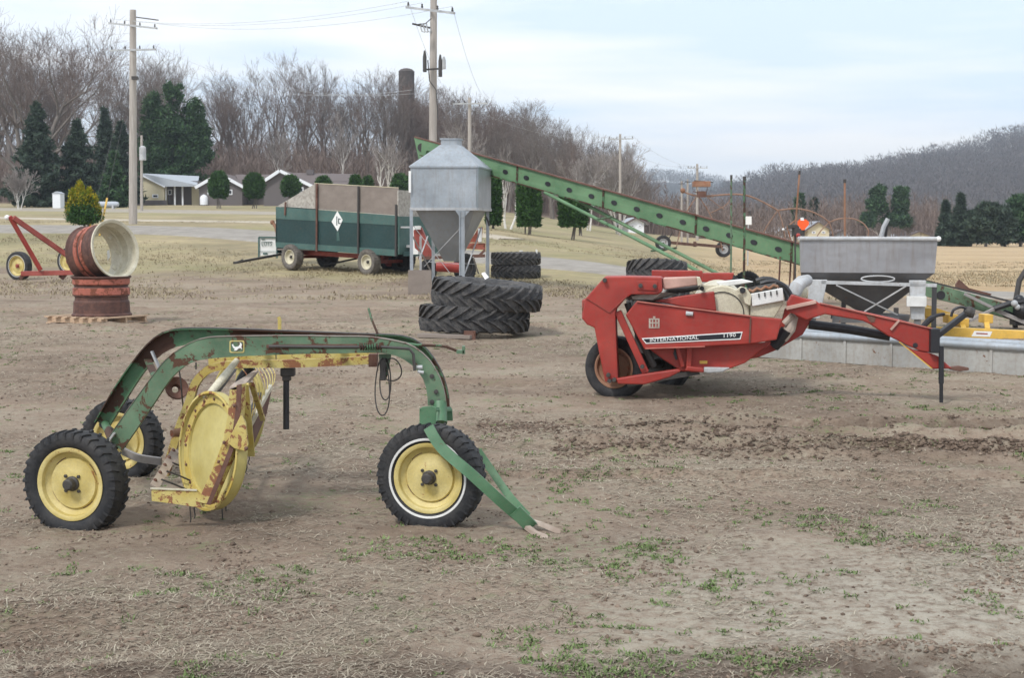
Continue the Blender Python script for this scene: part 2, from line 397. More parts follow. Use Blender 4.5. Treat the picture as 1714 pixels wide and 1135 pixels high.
def ground_mat():
    s = NT('yard_ground'); co = s.coord('Object')
    sep = s.n('ShaderNodeSeparateXYZ'); s.l(co, sep.inputs[0]); X, Y = sep.outputs[0], sep.outputs[1]
    nbig = s.noise(.28, 5, .6); nmid = s.noise(1.6, 6, .65); nfine = s.noise(14, 8, .72); nvf = s.noise(70, 6, .75)
    # soil
    soil = s.mix(s.ramp(nmid, [(.3, 0), (.68, 1)]), (.165, .122, .090), (.272, .210, .160))
    soil = s.mix(s.ramp(nbig, [(.38, 0), (.62, 1)]), soil, (.300, .225, .168))
    # grey-straw thatch
    th = s.math('ADD', s.math('MULTIPLY', nbig, .30), s.math('MULTIPLY', nfine, .42)); th = s.math('ADD', th, s.math('MULTIPLY', s.noise(.9, 5, .6, dist=1.5), .32))
    soil = s.mix(s.ramp(th, [(.49, 0), (.60, .85)]), soil, s.mix(nvf, (.24, .20, .15), (.43, .375, .29)))
    # dark damp crumbs
    soil = s.mix(s.math('MULTIPLY', s.ramp(nfine, [(.30, 1), (.44, 0)]), .55), soil, (.085, .060, .045))
    soil = s.mix(s.math('MULTIPLY', s.ramp(nvf, [(.30, 1), (.46, 0)]), .5), soil, (.10, .075, .055))
    soil = s.mix(s.math('MULTIPLY', s.ramp(nvf, [(.60, 0), (.74, 1)]), .5), soil, (.45, .39, .31))
    # green film
    g1 = s.noise(1.1, 5, .7, dist=.8)
    gm = s.math('MULTIPLY', s.ramp(g1, [(.53, 0), (.66, 1)]), s.ramp(nfine, [(.46, 0), (.60, .75)]))
    soil = s.mix(gm, soil, (.155, .185, .08))
    # paler area right front
    pr = s.n('ShaderNodeVectorMath', _operation='DISTANCE'); s.l(co, pr.inputs[0]); pr.inputs[1].default_value = (2.6, 5.6, 0)
    pm = s.math('MULTIPLY', s.ramp(s.math('ADD', pr.outputs['Value'], s.math('MULTIPLY', nmid, 1.6)), [(0, 0), (.001, .0)]), 0)
    pd = s.math('SUBTRACT', 1.0, s.math('MULTIPLY', s.math('SUBTRACT', s.math('ADD', pr.outputs['Value'], s.math('MULTIPLY', nmid, 1.8)), 2.1), .5), True)
    soil = s.mix(s.math('MULTIPLY', pd, s.ramp(nfine, [(.36, 0), (.56, .85)])), soil, (.44, .40, .33))
    # freshly churned rut bands
    for (y0_, sl_, x0_) in ((12.2, -.03, .4), (11.05, -.09, -.1), (5.3, .0, -4.5)):
        dd = s.math('ADD', s.math('ADD', Y, s.math('MULTIPLY', X, -sl_)), s.math('SUBTRACT', s.math('MULTIPLY', s.noise(1.4, 4, .6), .6), y0_ + .3))
        rm_ = s.math('SUBTRACT', 1.0, s.math('MULTIPLY', s.math('ABSOLUTE', dd), 2.9), True)
        rm_ = s.math('MULTIPLY', rm_, s.math('MULTIPLY', s.math('SUBTRACT', X, x0_), 1.2, True))
        rm_ = s.math('MULTIPLY', rm_, s.ramp(s.noise(5, 6, .7), [(.34, 0), (.50, 1)]))
        soil = s.mix(s.math('MULTIPLY', rm_, .95), soil, s.mix(nfine, (.06, .042, .032), (.15, .11, .085)))
    # --- far grass
    gr = s.mix(s.ramp(s.noise(.22, 6, .65), [(.35, 0), (.65, 1)]), (.24, .20, .125), (.46, .375, .225))
    gr = s.mix(s.math('MULTIPLY', s.ramp(s.noise(2.5, 6, .7), [(.4, 0), (.7, 1)]), .5), gr, (.20, .19, .115))
    gr = s.mix(s.math('MULTIPLY', s.ramp(s.noise(.06, 4, .6), [(.45, 0), (.6, 1)]), .5), gr, (.24, .24, .11))
    # harvested field on the right
    fld = s.mix(s.ramp(s.noise(.12, 5, .6), [(.3, 0), (.7, 1)]), (.40, .28, .16), (.54, .41, .25))
    fld = s.mix(s.math('MULTIPLY', s.ramp(s.noise(3.0, 6, .7), [(.4, 0), (.7, 1)]), .4), fld, (.34, .26, .17))
    tt = s.math('DIVIDE', X, s.math('MAXIMUM', Y, 1.0))
    fm = s.math('MULTIPLY', s.math('SUBTRACT', s.math('ADD', tt, s.math('MULTIPLY', nbig, .05)), .12), 14, True)
    gr = s.mix(fm, gr, fld)
    # woodland floor
    wf = s.math('MULTIPLY', s.math('SUBTRACT', Y, 158), .15, True); wf = s.math('MULTIPLY', wf, s.math('MULTIPLY', s.math('SUBTRACT', .10, tt), 30, True))
    gr = s.mix(wf, gr, s.mix(s.noise(.5, 5, .6), (.12, .085, .065), (.20, .15, .12)))
    # yard edge:  y > 40 + noise (closer on the right)
    e = s.math('ADD', s.math('ADD', Y, s.math('MULTIPLY', s.math('SUBTRACT', nbig, .5), 14)), s.math('MULTIPLY', X, .35))
    em = s.math('MULTIPLY', s.math('SUBTRACT', e, 38.5), .25, True)
    em = s.math('MULTIPLY', em, s.ramp(s.noise(1.3, 6, .7), [(.30, .35), (.5, 1)]))
    col = s.mix(em, soil, gr)
    h = s.math('ADD', s.math('MULTIPLY', nfine, .7), s.math('MULTIPLY', nvf, .3))
    m = s.out(col, .95, 0, h, .75, .05, spec=.15)
    return m
M['ground'] = ground_mat()
g = fastmesh('ground', vv, ff, M['ground'], smooth=True); tag(g, kind='structure')
# ---- road, drive (draped sheets)
def ribbon(name, pts, widths, mat, up, n=140, m=10):
    c = crom([Vector((a, b, 0)) for a, b in pts], n); w = np.interp(np.linspace(0, 1, n), np.linspace(0, 1, len(widths)), widths)
    vs = []; fs = []
    for i, p in enumerate(c):
        d = (c[min(i + 1, n - 1)] - c[max(i - 1, 0)]).normalized(); s_ = Vector((-d.y, d.x, 0))
        for k in range(m + 1):
            q = p + s_ * w[i] * (k / m - .5)
            e = up if 0 < k < m else -.12
            vs.append((q.x, q.y, Gz(q.x, q.y) + e))
    for i in range(n - 1):
        for k in range(m): fs.append((i * (m + 1) + k, i * (m + 1) + k + 1, (i + 1) * (m + 1) + k + 1, (i + 1) * (m + 1) + k))
    o = fastmesh(name, np.array(vs), np.array(fs), mat, smooth=True); return tag(o, kind='structure')
def roadm(name, a, b):
    s = NT(name); n = s.noise(1.2, 6, .65); n2 = s.noise(30, 5, .7)
    c = s.mix(s.ramp(n, [(.35, 0), (.65, 1)]), a, b); c = s.mix(s.math('MULTIPLY', n2, .25), c, (.2, .18, .16))
    return s.out(c, .9, 0, n2, .3, .01, spec=.2)
ribbon('road', [(-90, 70), (-45, 67.5), (-25, 66.5), (-15, 65), (-7, 58), (0.6, 49.6), (6, 43.6), (12.5, 36.8), (24, 27), (50, 8)], [4.2, 4.2, 4.4, 5.5, 5.2, 4.0, 3.4, 3.2, 3.2, 3.2], roadm('gravel_road', (.25, .228, .20), (.35, .322, .285)), .06)
ribbon('driveway', [(-70, 118), (-40, 92), (-24, 80), (-12, 73), (0, 66)], [3, 3, 3, 3, 3], roadm('pale_drive', (.42, .36, .28), (.52, .46, .36)), .03)
ribbon('path', [(-62, 128), (-38, 118), (-20, 104), (-6, 92)], [14, 14, 10, 8], roadm('pale_lot', (.30, .27, .22), (.40, .35, .28)), .03)
# ---- scattered straw, weeds and crumbs
def stray(name, n, ymin, ymax, lmin, lmax, wid, mat, lift, dens=None, upright=0.0, seed=1, green=False):
    rs = np.random.RandomState(seed)
    k = int(n * 3.5)
    yy = ymin * (ymax / ymin) ** rs.rand(k); tt = rs.uniform(-.42, .42, k); xx = tt * (yy + 1.2)
    keep = np.ones(k, bool) if dens is None else rs.rand(k) < dens(xx, yy)
    xx, yy = xx[keep][:n], yy[keep][:n]; k = len(xx)
    return xx, yy, rs, k
def blades(name, x, y, z, dx, dy, dz, wid, mat, kind='stuff', kink=0.25, rs=None):
    """each blade: two quads bent in the middle"""
    k = len(x); rs = rs or np.random
    L = np.sqrt(dx ** 2 + dy ** 2) + 1e-6; sx, sy = -dy / L * wid / 2, dx / L * wid / 2
    mx = x + dx * .5 + rs.uniform(-1, 1, k) * kink * sx * 6; my = y + dy * .5 + rs.uniform(-1, 1, k) * kink * sy * 6; mz = z + dz * .5 + kink * .3 * np.sqrt(dx ** 2 + dy ** 2 + dz ** 2) * rs.rand(k) * .4
    V = np.stack([np.stack([x - sx, y - sy, z], -1), np.stack([x + sx, y + sy, z], -1),
                  np.stack([mx + sx, my + sy, mz], -1), np.stack([mx - sx, my - sy, mz], -1),
                  np.stack([x + dx, y + dy, z + dz], -1)], 1).reshape(-1, 3)
    b = np.arange(k)[:, None] * 5
    F4 = np.concatenate([b + np.array([[0, 1, 2]]), b + np.array([[0, 2, 3]]), b + np.array([[3, 2, 4]])], 0)
    return fastmesh(name, V, F4, mat)
M['straw'] = leafy('dry_straw', [(.15, .115, .085), (.24, .195, .15), (.32, .27, .205), (.46, .41, .32)], .9)
M['weed'] = leafy('green_weeds', [(.07, .10, .035), (.12, .17, .06), (.19, .26, .10)], .8)
M['crumb'] = leafy('dirt_crumbs', [(.10, .072, .055), (.17, .125, .095), (.26, .20, .155)], .95)
M['drygrass'] = leafy('dry_grass_blades', [(.20, .17, .11), (.30, .25, .16), (.38, .32, .21)], .9)
def dstraw(x, y): return np.clip(.10 + 1.9 * (fbm(x * .8, y * .8, 5, 33, .65) - .42) * 2.2, .04, 1)
x, y, rs, k = stray('straw', 140000, 4.6, 30, 0, 0, 0, None, 0, dstraw, seed=3)
a = rs.uniform(0, 6.283, k); L = rs.uniform(.012, .05, k) * (1 + .7 * (y / 14)) * np.where(rs.rand(k) > .985, 2.5, 1); z = G(x, y) + bumps(x, y) + .003
tilt = rs.uniform(-.02, .35, k)
o = blades('dry_straw_litter', x, y, z, np.cos(a) * L, np.sin(a) * L, L * tilt * .6, .0016 + .00032 * y, M['straw'], rs=rs, kink=.5); tag(o, 'loose dry straw and dead grass strewn over the bare yard', 'straw', kind='stuff')
def dweed(x, y):
    d = np.clip((fbm(x * 2.6, y * 2.6, 3, 51) - .52) * 5, 0, 1) * np.clip((fbm(x * .5, y * .5, 3, 58) - .30) * 3, .15, 1)
    near = np.clip(1.2 - .02 * y, .3, 1)
    bare = 1 - .75 * np.exp(-((x + .4) ** 2 / 1.4 + (y - 6.3) ** 2 / 1.2))
    return d * near * bare + .012
x, y, rs, k = stray('w', 9500, 4.6, 34, 0, 0, 0, None, 0, dweed, seed=5)
# every weed is a rosette of short blades
nb = 15; xc = np.repeat(x, nb); yc = np.repeat(y, nb); kk = k * nb
sz = np.repeat(rs.uniform(.4, 1.2, k), nb); px_ = xc + rs.normal(0, .022, kk) * sz; py_ = yc + rs.normal(0, .022, kk) * sz
a = rs.uniform(0, 6.283, kk); L = rs.uniform(.010, .034, kk) * sz; up = rs.uniform(.1, .8, kk)
z = G(px_, py_) + bumps(px_, py_) + .002
o = blades('green_weeds', px_, py_, z, np.cos(a) * L * (1 - up * .6), np.sin(a) * L * (1 - up * .6), L * up, .0045 + .0003 * yc, M['weed'], rs=rs); tag(o, 'small tufts of fresh green weeds dotted over the dirt', 'weeds', kind='stuff')
# a few dry upright tufts, nearer the grass beyond the yard
x, y, rs, k = stray('w', 14000, 34, 75, 0, 0, 0, None, 0, lambda x, y: np.clip((fbm(x * .3, y * .3, 4, 71) - .35) * 3, 0.05, 1), seed=8)
rdx = np.interp(-y, [-70, -66.5, -65, -58, -49.6, -43.6, -36.8, -27], [-60, -25, -15, -7, .6, 6, 12.5, 24]); keep = (np.abs(x - rdx) > 6.5) & ~((y > 62.5) & (y < 70.5) & (x < -10)); x, y = x[keep], y[keep]; k = len(x)
nb = 5; xc = np.repeat(x, nb) + rs.normal(0, .08, k * nb); yc = np.repeat(y, nb) + rs.normal(0, .08, k * nb); a = rs.uniform(0, 6.283, k * nb); L = rs.uniform(.04, .12, k * nb)
o = blades('dry_grass', xc, yc, G(xc, yc) + bumps(xc, yc) + .03 * (yc > 0), np.cos(a) * L * .6, np.sin(a) * L * .6, L * .6, .018, M['drygrass'], rs=rs); tag(o, 'dry tan grass along the road and verge beyond the yard', 'grass', kind='stuff')
# crumbs of soil
def dcr(x, y):
    return np.clip(.05 + np.clip(np.abs(bumps(x, y)) * 22 - .25, 0, 1) + np.clip((fbm(x * 2, y * 2, 3, 91) - .6) * 5, 0, 1), 0, 1)
x, y, rs, k = stray('c', 36000, 4.6, 26, 0, 0, 0, None, 0, dcr, seed=9)
r = np.minimum(rs.gamma(1.4, .0022, k) * (1 + y * .02) + .002, .016)
ico = np.array([(0, 0, 1), (.9, 0, .3), (.28, .85, .3), (-.72, .53, .3), (-.72, -.53, .3), (.28, -.85, .3), (.72, .5, -.4), (-.28, .85, -.4), (-.9, 0, -.4), (-.28, -.85, -.4), (.72, -.5, -.4)])
icf = np.array([(0, 1, 2), (0, 2, 3), (0, 3, 4), (0, 4, 5), (0, 5, 1), (1, 6, 2), (2, 7, 3), (3, 8, 4), (4, 9, 5), (5, 10, 1), (6, 7, 2), (7, 8, 3), (8, 9, 4), (9, 10, 5), (10, 6, 1)])
V = ico[None] * r[:, None, None] * rs.uniform(.55, 1.4, (k, 11, 1)) * np.array([1.2, 1.2, .75])
V = V + np.stack([x, y, G(x, y) + bumps(x, y) + r * .3], -1)[:, None, :]
Ff = (icf[None] + (np.arange(k) * 11)[:, None, None]).reshape(-1, 3)
o = fastmesh('soil_crumbs', V.reshape(-1, 3), Ff, M['crumb']); tag(o, 'loose clods and crumbs of brown soil thrown up by wheels', 'soil', kind='stuff')
M['wetclod'] = leafy('dark_turned_clods', [(.07, .050, .037), (.125, .09, .068), (.20, .15, .115)], .95)
k = 19000; rs = np.random.RandomState(77); x = rs.uniform(-.3, 7.6, k); ln = rs.rand(k) < .62
y = np.where(ln, 11.05 - .09 * x, 12.2 - .03 * x) + rs.normal(0, .19, k) + (fbm(x * .6, x * 0 + 2, 2, 5) - .5) * .5
kp = fbm(x * 1.6, y * 1.0, 3, 44) > .42; x, y = x[kp], y[kp]; k = len(x); r = np.minimum(rs.gamma(1.5, .0038, k) + .003, .019)
V = ico[None] * r[:, None, None] * rs.uniform(.5, 1.5, (k, 11, 1)) * np.array([1.3, 1.2, .8])
V = V + np.stack([x, y, G(x, y) + bumps(x, y) + r * .25], -1)[:, None, :]
o = fastmesh('rut_clods', V.reshape(-1, 3), (icf[None] + (np.arange(k) * 11)[:, None, None]).reshape(-1, 3), M['wetclod']); tag(o, 'dark turned clods along two wheel ruts across the yard', 'soil', kind='stuff')
# ================================================================== HILLS
def hill(name, prof, D0, D1, zb, mat, n=160, m=26, rough=4):
    """prof: ridge (px,py) seen at depth D1; slope comes forward to D0"""
    pxs = np.array([a for a, b in prof], float); pys = np.array([b for a, b in prof], float)
    P_ = np.linspace(pxs[0], pxs[-1], n); Q = np.interp(P_, pxs, pys)
    V = np.zeros((m + 8, n, 3))
    for j in range(n):
        top = P(P_[j], Q[j], D1); tx = top.x / D1
        for i in range(m + 8):
            u = i / (m - 1)
            yv = D0 + (D1 - D0) * u
            zz = zb + (top.z - zb) * (math.sin(min(u, 1) * math.pi / 2) ** 1.25) if u <= 1 else top.z - (u - 1) * (D1 - D0) * .35
            V[i, j] = (tx * (yv * .55 + D1 * .45), yv, zz)
    V[..., 2] += (fbm(V[..., 0] / 90, V[..., 1] / 90, 4, 12) - .5) * rough * np.clip(np.arange(m + 8) / 6, 0, 1)[:, None]
    idx = np.arange((m + 8) * n).reshape(m + 8, n)
    Fq = np.stack([idx[:-1, :-1], idx[:-1, 1:], idx[1:, 1:], idx[1:, :-1]], -1).reshape(-1, 4)
    o = fastmesh(name, V.reshape(-1, 3), Fq, mat, smooth=True); tag(o, kind='structure')
    return V[:m]
def hillm(name, a, b):
    s = NT(name); n = s.noise(.03, 8, .7)
    return s.out(s.mix(s.ramp(n, [(.35, 0), (.65, 1)]), a, b), 1, spec=.05)
HR = hill('hill', [(1180, 358), (1230, 338), (1290, 318), (1340, 312), (1400, 308), (1450, 298), (1520, 288), (1600, 276), (1650, 260), (1714, 244), (1800, 222), (1950, 190), (2150, 200)], 560, 1150, -2, hillm('wooded_slope', (.055, .046, .045), (.095, .08, .076)), rough=14)
HF = hill('far_hill', [(900, 330), (1000, 312), (1080, 306), (1110, 307), (1160, 315), (1200, 325), (1250, 334), (1330, 345), (1500, 360)], 1300, 2100, -2, hillm('distant_slope', (.045, .052, .05), (.085, .08, .075)), rough=10)
def slope_trees(name, HV, n, hmin, hmax, mat, label, seed, ev=0.0):
    rs = np.random.RandomState(seed); m, c, _ = HV.shape
    i = (rs.rand(n) ** .75 * (m - 1.01)); j = rs.rand(n) * (c - 1.01)
    i[: n // 9] = m - 1.02 - rs.rand(n // 9) * .6
    i0 = i.astype(int); j0 = j.astype(int); fi = (i - i0)[:, None]; fj = (j - j0)[:, None]
    base = (HV[i0, j0] * (1 - fi) + HV[i0 + 1, j0] * fi) * (1 - fj) + (HV[i0, j0 + 1] * (1 - fi) + HV[i0 + 1, j0 + 1] * fi) * fj
    h = rs.uniform(hmin, hmax, n); h[: n // 9] *= 1.35; nb = 64
    # slender twigs spreading up through an egg-shaped crown
    B = np.repeat(base, nb, 0); H = np.repeat(h, nb); K = n * nb
    a = rs.uniform(0, 6.283, K); rr = np.sqrt(rs.rand(K)); zc = rs.uniform(.22, 1, K)
    env = np.sin(np.clip((zc - .1) / .95, 0, 1) * math.pi) ** .6 * .36
    px_ = B[:, 0] + np.cos(a) * rr * env * H; py_ = B[:, 1] + np.sin(a) * rr * env * H; pz = B[:, 2] + zc * H * .92
    L = H * rs.uniform(.08, .22, K); ox = np.cos(a) * rr * .7 + rs.normal(0, .25, K); oy = np.sin(a) * rr * .7 + rs.normal(0, .25, K); oz = rs.uniform(.3, 1.1, K)
    w = H * .012 * rs.uniform(.5, 1.8, K); b = rs.uniform(0, 6.283, K)
    p0 = np.stack([px_ - np.cos(b) * w, py_ - np.sin(b) * w, pz], -1); p1 = np.stack([px_ + np.cos(b) * w, py_ + np.sin(b) * w, pz], -1)
    p2 = np.stack([px_ + ox * L, py_ + oy * L, pz + oz * L], -1)
    V = np.stack([p0, p1, p2], 1).reshape(-1, 3)
    # trunks
    tw = h * .014
    T = np.stack([base - np.stack([tw, tw * 0, h * .05], -1), base + np.stack([tw, tw * 0, -h * .05], -1), base + np.stack([tw * 0, tw * 0, h * .8], -1)], 1).reshape(-1, 3)
    V = np.concatenate([V, T]); Fq = np.arange(len(V)).reshape(-1, 3)
    o = fastmesh(name, V, Fq, mat); tag(o, label, 'forest', kind='stuff')
M['hilltree'] = leafy('hill_forest_twigs', [(.055, .046, .043), (.095, .08, .074), (.145, .122, .112)], nsc=.012)
M['fartree'] = leafy('far_forest', [(.035, .045, .04), (.07, .07, .065), (.10, .09, .085)])
slope_trees('hillside_forest', HR, 5200, 9, 15, M['hilltree'], 'bare grey woods covering the bluff at the right', 4)
slope_trees('distant_forest', HF, 1200, 14, 22, M['fartree'], 'dark distant woods on the far blue hill', 5)
# ================================================================== VEGETATION
def tube_np(segs, sides):
    """segs: list of (p0,p1,r0,r1) -> verts, faces"""
    n = len(segs); A = np.array([s[0] for s in segs]); B = np.array([s[1] for s in segs]); r0 = np.array([s[2] for s in segs]); r1 = np.array([s[3] for s in segs])
    d = B - A; d /= np.linalg.norm(d, axis=1, keepdims=True) + 1e-9
    ref = np.where(np.abs(d[:, 2:3]) < .9, np.array([[0, 0, 1.]]), np.array([[1., 0, 0]]))
    u = np.cross(ref, d); u /= np.linalg.norm(u, axis=1, keepdims=True) + 1e-9; v = np.cross(d, u)
    an = np.arange(sides) * 2 * math.pi / sides
    ring = u[:, None] * np.cos(an)[None, :, None] + v[:, None] * np.sin(an)[None, :, None]
    V = np.concatenate([A[:, None] + ring * r0[:, None, None], B[:, None] + ring * r1[:, None, None]], 1).reshape(-1, 3)
    b = (np.arange(n) * 2 * sides)[:, None, None]; k = np.arange(sides); k2 = (k + 1) % sides
    q = np.stack([k, k2, k2 + sides, k + sides], -1)[None]
    return V, (b + q).reshape(-1, 4)
def gen_bare(seed, H, spread=1.0, stems=1, fine=1.0, tr=None, lean=0.0, first=.28, dens=(7, 6, 5, 4), twig=.012, upw=.55):
    rnd = random.Random(seed); big = []; small = []
    tr = tr or H * .016
    def rv(): return Vector((rnd.gauss(0, 1), rnd.gauss(0, 1), rnd.gauss(0, 1)))
    def grow(p, d, L, r, lev):
        nseg = 4 if lev < 2 else (3 if lev < 3 else 2)
        pts = [p]; rr = [r]; q = p.copy(); dd = d.copy()
        for i in range(nseg):
            dd = (dd + rv() * (.10 if lev == 0 else .17) + Vector((0, 0, (.20 if lev == 1 else .07) * upw if lev else .05))).normalized()
            q = q + dd * (L / nseg); pts.append(q.copy()); rr.append(max(r * (1 - .72 * (i + 1) / nseg), twig * .7))
        for i in range(nseg): (big if lev < 2 else small).append((tuple(pts[i]), tuple(pts[i + 1]), rr[i], rr[i + 1]))
        if lev >= len(dens): return
        nc = max(2, int(round(dens[lev] * rnd.uniform(.8, 1.2))))
        for k in range(nc):
            u = (first if lev == 0 else .25) + (1 - (first if lev == 0 else .25)) * ((k + rnd.random()) / nc)
            x = u * nseg; i = min(int(x), nseg - 1); b = pts[i].lerp(pts[i + 1], x - i); br = rr[i] + (rr[i + 1] - rr[i]) * (x - i)
            dloc = (pts[i + 1] - pts[i]).normalized(); _, uu, vv_ = frame(dloc); a = k * 2.4 + rnd.uniform(-.5, .5)
            side = uu * math.cos(a) + vv_ * math.sin(a)
            ang = rnd.uniform(.45, .85) * spread
            nd = (dloc * math.cos(ang) + side * math.sin(ang) + Vector((0, 0, .22 * upw))).normalized()
            cl = L * (rnd.uniform(.42, .62) if lev else rnd.uniform(.62, .80) * (1.1 - .22 * u)) * (1 if lev else spread ** .5)
            grow(b, nd, cl, max(br * rnd.uniform(.5, .68), twig), lev + 1)
        if lev < len(dens) and lev: grow(pts[-1], dd, L * .30, max(rr[-1], twig), lev + 1)
    for s in range(stems):
        a = 6.283 * s / stems + seed; d = Vector((math.cos(a) * (.22 if stems > 1 else .02) + lean, math.sin(a) * (.22 if stems > 1 else .02), 1)).normalized()
        grow(Vector((math.cos(a), math.sin(a), 0)) * (.12 if stems > 1 else 0), d, H * .60 * (1 if s == 0 else rnd.uniform(.75, .95)), tr, 0)
    return big, small
def bare_tree(name, seed, H, pos, bark, twigm, label, cat='tree', group=None, **kw):
    big, small = gen_bare(seed, H, **kw)
    mz = max(s[1][2] for s in big + small); k = H / mz
    sc = lambda L: [(tuple(c * k for c in a), tuple(c * k for c in b), r0, r1) for a, b, r0, r1 in L]
    root = thing(name, pos, label, cat, group)
    V, Fq = tube_np(sc(big), 6); V[:, 2] -= .12
    fastmesh('trunk', V, Fq, bark, root, smooth=True)
    V, Fq = tube_np(sc(small), 3)
    fastmesh('crown', V, Fq, twigm, root)
    return root
# --- prototypes of the wood and their copies
protos = []
kinds = [(18, .80, 1, M['twig']), (19, 1.0, 1, M['twig2']), (20, .7, 1, M['twig']), (17, .95, 2, M['twig2']), (21, 1.05, 1, M['twig']), (18, .65, 1, M['twig']), (20, .85, 3, M['twig2']), (16, 1.1, 1, M['twig'])]
topx = [-80, 0, 50, 110, 160, 210, 260, 310, 350, 385, 430, 480, 520, 560, 600, 650, 700, 760, 810, 860, 910, 960, 1000, 1040, 1075, 1100]
topy = [30, 22, 20, 42, 70, 58, 45, 68, 100, 85, 66, 62, 72, 100, 98, 104, 118, 132, 150, 150, 165, 200, 208, 235, 272, 305]
rt = random.Random(11); nt = 0
spots = []
for i in range(92):
    px = -70 + 1160 * (i + rt.random()) / 92; D = rt.choice([176, 184, 194, 206, 220, 238]) + rt.uniform(-6, 6)
    if (px < 400 and i % 5 in (1, 3)) or (400 <= px < 700 and i % 3 == 1): continue
    if px > 760: D += rt.choice([0, 10, 20, -20])
    spots.append((px, D, rt.uniform(.0, .16) if rt.random() < .7 else rt.uniform(.2, .5)))
for i in range(40):   # thicker towards the right end of the wood
    px = 690 + 390 * (i + rt.random()) / 40; spots.append((px, rt.uniform(165, 235), rt.uniform(.02, .35)))
for px in (646, 708): spots.append((px, 190 + (px % 7), .02))
for i, (px, D, low) in enumerate(spots):
    top = np.interp(px, topx, topy); b = P(px, 300, D); gz = Gz(b.x, D)
    tp = P(px, top + low * (330 - top), D).z
    H = max(tp - gz, 5)
    k = i % 8
    if i < 8:
        h0, sp, st, tm = kinds[k]
        o = bare_tree('bare_tree', 100 + k, h0, (b.x, D, gz - .1), M['bark'], tm, 'leafless grey-brown hardwood in the wood behind the houses', 'tree', 'bare trees of the wood', spread=sp, stems=st, dens=(9, 5, 5, 4), twig=.0145, tr=h0 * .021 if st == 1 else h0 * .010, first=.26 if sp > .9 else .34, upw=.85)
        protos.append((o, h0))
    else:
        o = copy_tree(protos[k][0]); o.location = (b.x, D, gz - .1)
    s = H / protos[k][1]
    o.scale = (s * rt.uniform(.85, 1.1), s * rt.uniform(.85, 1.1), s); o.rotation_euler.z = rt.uniform(0, 6.28)
    for ch in o.children: ch.name = ch.name.split('.')[0]
# --- special bare trees
bg = on_ground(50, 342)
o = bare_tree('bare_tree', 31, 22.5, (P(52, 300, 158).x, 158, Gz(P(52, 300, 158).x, 158)), M['bark'], M['twig2'], 'biggest spreading leafless oak at the far left, its forked trunk behind the tallest spruce', 'tree', spread=1.15, dens=(8, 6, 5, 4), twig=.016, tr=.50, first=.25, stems=2, upw=.7)
for (px, base, top, D, seed, st, lean, lab, H_) in (
    (850, 385, 238, 82, 41, 2, .12, 'leaning white-barked birch left of the wide clipped cedar column', 0),
    (652, 318, 215, 140, 42, 2, .05, 'forked white birch behind the wagon, right one of the pair', 0),
    (634, 318, 222, 142, 43, 1, -.12, 'thin white birch bending left behind the wagon, left one of the pair', 0),
    (985, 372, 238, 120, 44, 3, .0, 'pale many-stemmed bare tree above the middle of the green elevator', 0),
    (1035, 375, 232, 125, 45, 4, .0, 'pale rounded bare tree at the right end of the wood', 0),
    (783, 330, 195, 130, 46, 2, .1, 'small pale bare tree beside the short utility pole', 0),
    (575, 300, 180, 168, 47, 1, .02, 'slender pale trunk among the brown woods left of the dark silo', 0),
    (472, 290, 215, 165, 48, 1, .0, 'slim pale tree trunk above the brown roofed house', 0),
    (1475, 400, 345, 210, 49, 3, .0, 'small pale bare tree in front of the tall pine clump', 0),
    (1520, 405, 350, 225, 50, 3, .0, 'grey bushy bare tree right of the tall pine clump', 0),
    (32, 342, 275, 120, 51, 3, .0, 'small pale bare sapling at the lower left in front of the spruces', 0),
    (1395, 392, 345, 230, 52, 3, .0, 'grey bare tree behind the rusty arched pipes', 0),
    (1280, 385, 335, 220, 53, 2, .0, 'brown bare tree between the green posts and the distant tan house', 0)):
    b = P(px, base, D); gz = Gz(b.x, D)
    H = P(px, top, D).z - gz
    wb = 'white' in lab
    bare_tree('birch_tree' if wb else 'bare_tree', seed, H, (b.x, D, gz - .05), M['birch'] if (wb or 'pale' in lab) else M['bark'], M['birchtwig'] if (wb or 'pale' in lab) else M['twig'], lab, 'tree', stems=st, lean=lean, spread=.7, dens=(8, 5, 4, 4) if not wb else (8, 5, 4), twig=.011 * D / 100, tr=H * (.017 if wb else .012), first=.3)
# --- undergrowth of the wood: a mass of shoots
def shoots(name, n, seed, pxa, pxb, Da, Db, ha, hb, mat, label, wid=.03, nb=7):
    rs = np.random.RandomState(seed)
    D = rs.uniform(Da, Db, n); px = rs.uniform(pxa, pxb, n); x = (px - CX) / F * D; z = G(x, D)
    h = rs.uniform(ha, hb, n) * (.6 + .8 * fbm(x * .06, D * .06, 3, seed))
    segs = []
    lean = rs.normal(0, .12, (n, 2))
    A = np.stack([x, D, z], -1); B = A + np.stack([lean[:, 0] * h, lean[:, 1] * h, h], -1)
    K = n * nb; t = rs.uniform(.15, .95, K); Ar = np.repeat(A, nb, 0); Br = np.repeat(B, nb, 0); hr = np.repeat(h, nb)
    S = Ar + (Br - Ar) * t[:, None]; a = rs.uniform(0, 6.283, K); L = hr * rs.uniform(.15, .38, K) * (1.1 - t * .6)
    E = S + np.stack([np.cos(a) * L * .6, np.sin(a) * L * .6, L * .75], -1)
    allA = np.concatenate([A, S]); allB = np.concatenate([B, E]); w = np.concatenate([np.full(n, wid * 1.6), np.full(K, wid * .8)])
    dirx = rs.uniform(-.5, .5, len(allA)); off = np.stack([np.cos(dirx) * w, np.sin(dirx) * w, w * 0], -1)
    V = np.stack([allA - off, allA + off, allB], 1).reshape(-1, 3)
    o = fastmesh(name, V, np.arange(len(V)).reshape(-1, 3), mat); return tag(o, label, 'brush', kind='stuff')
M['brush'] = leafy('brown_brush', [(.11, .082, .07), (.165, .125, .108), (.23, .18, .155)])
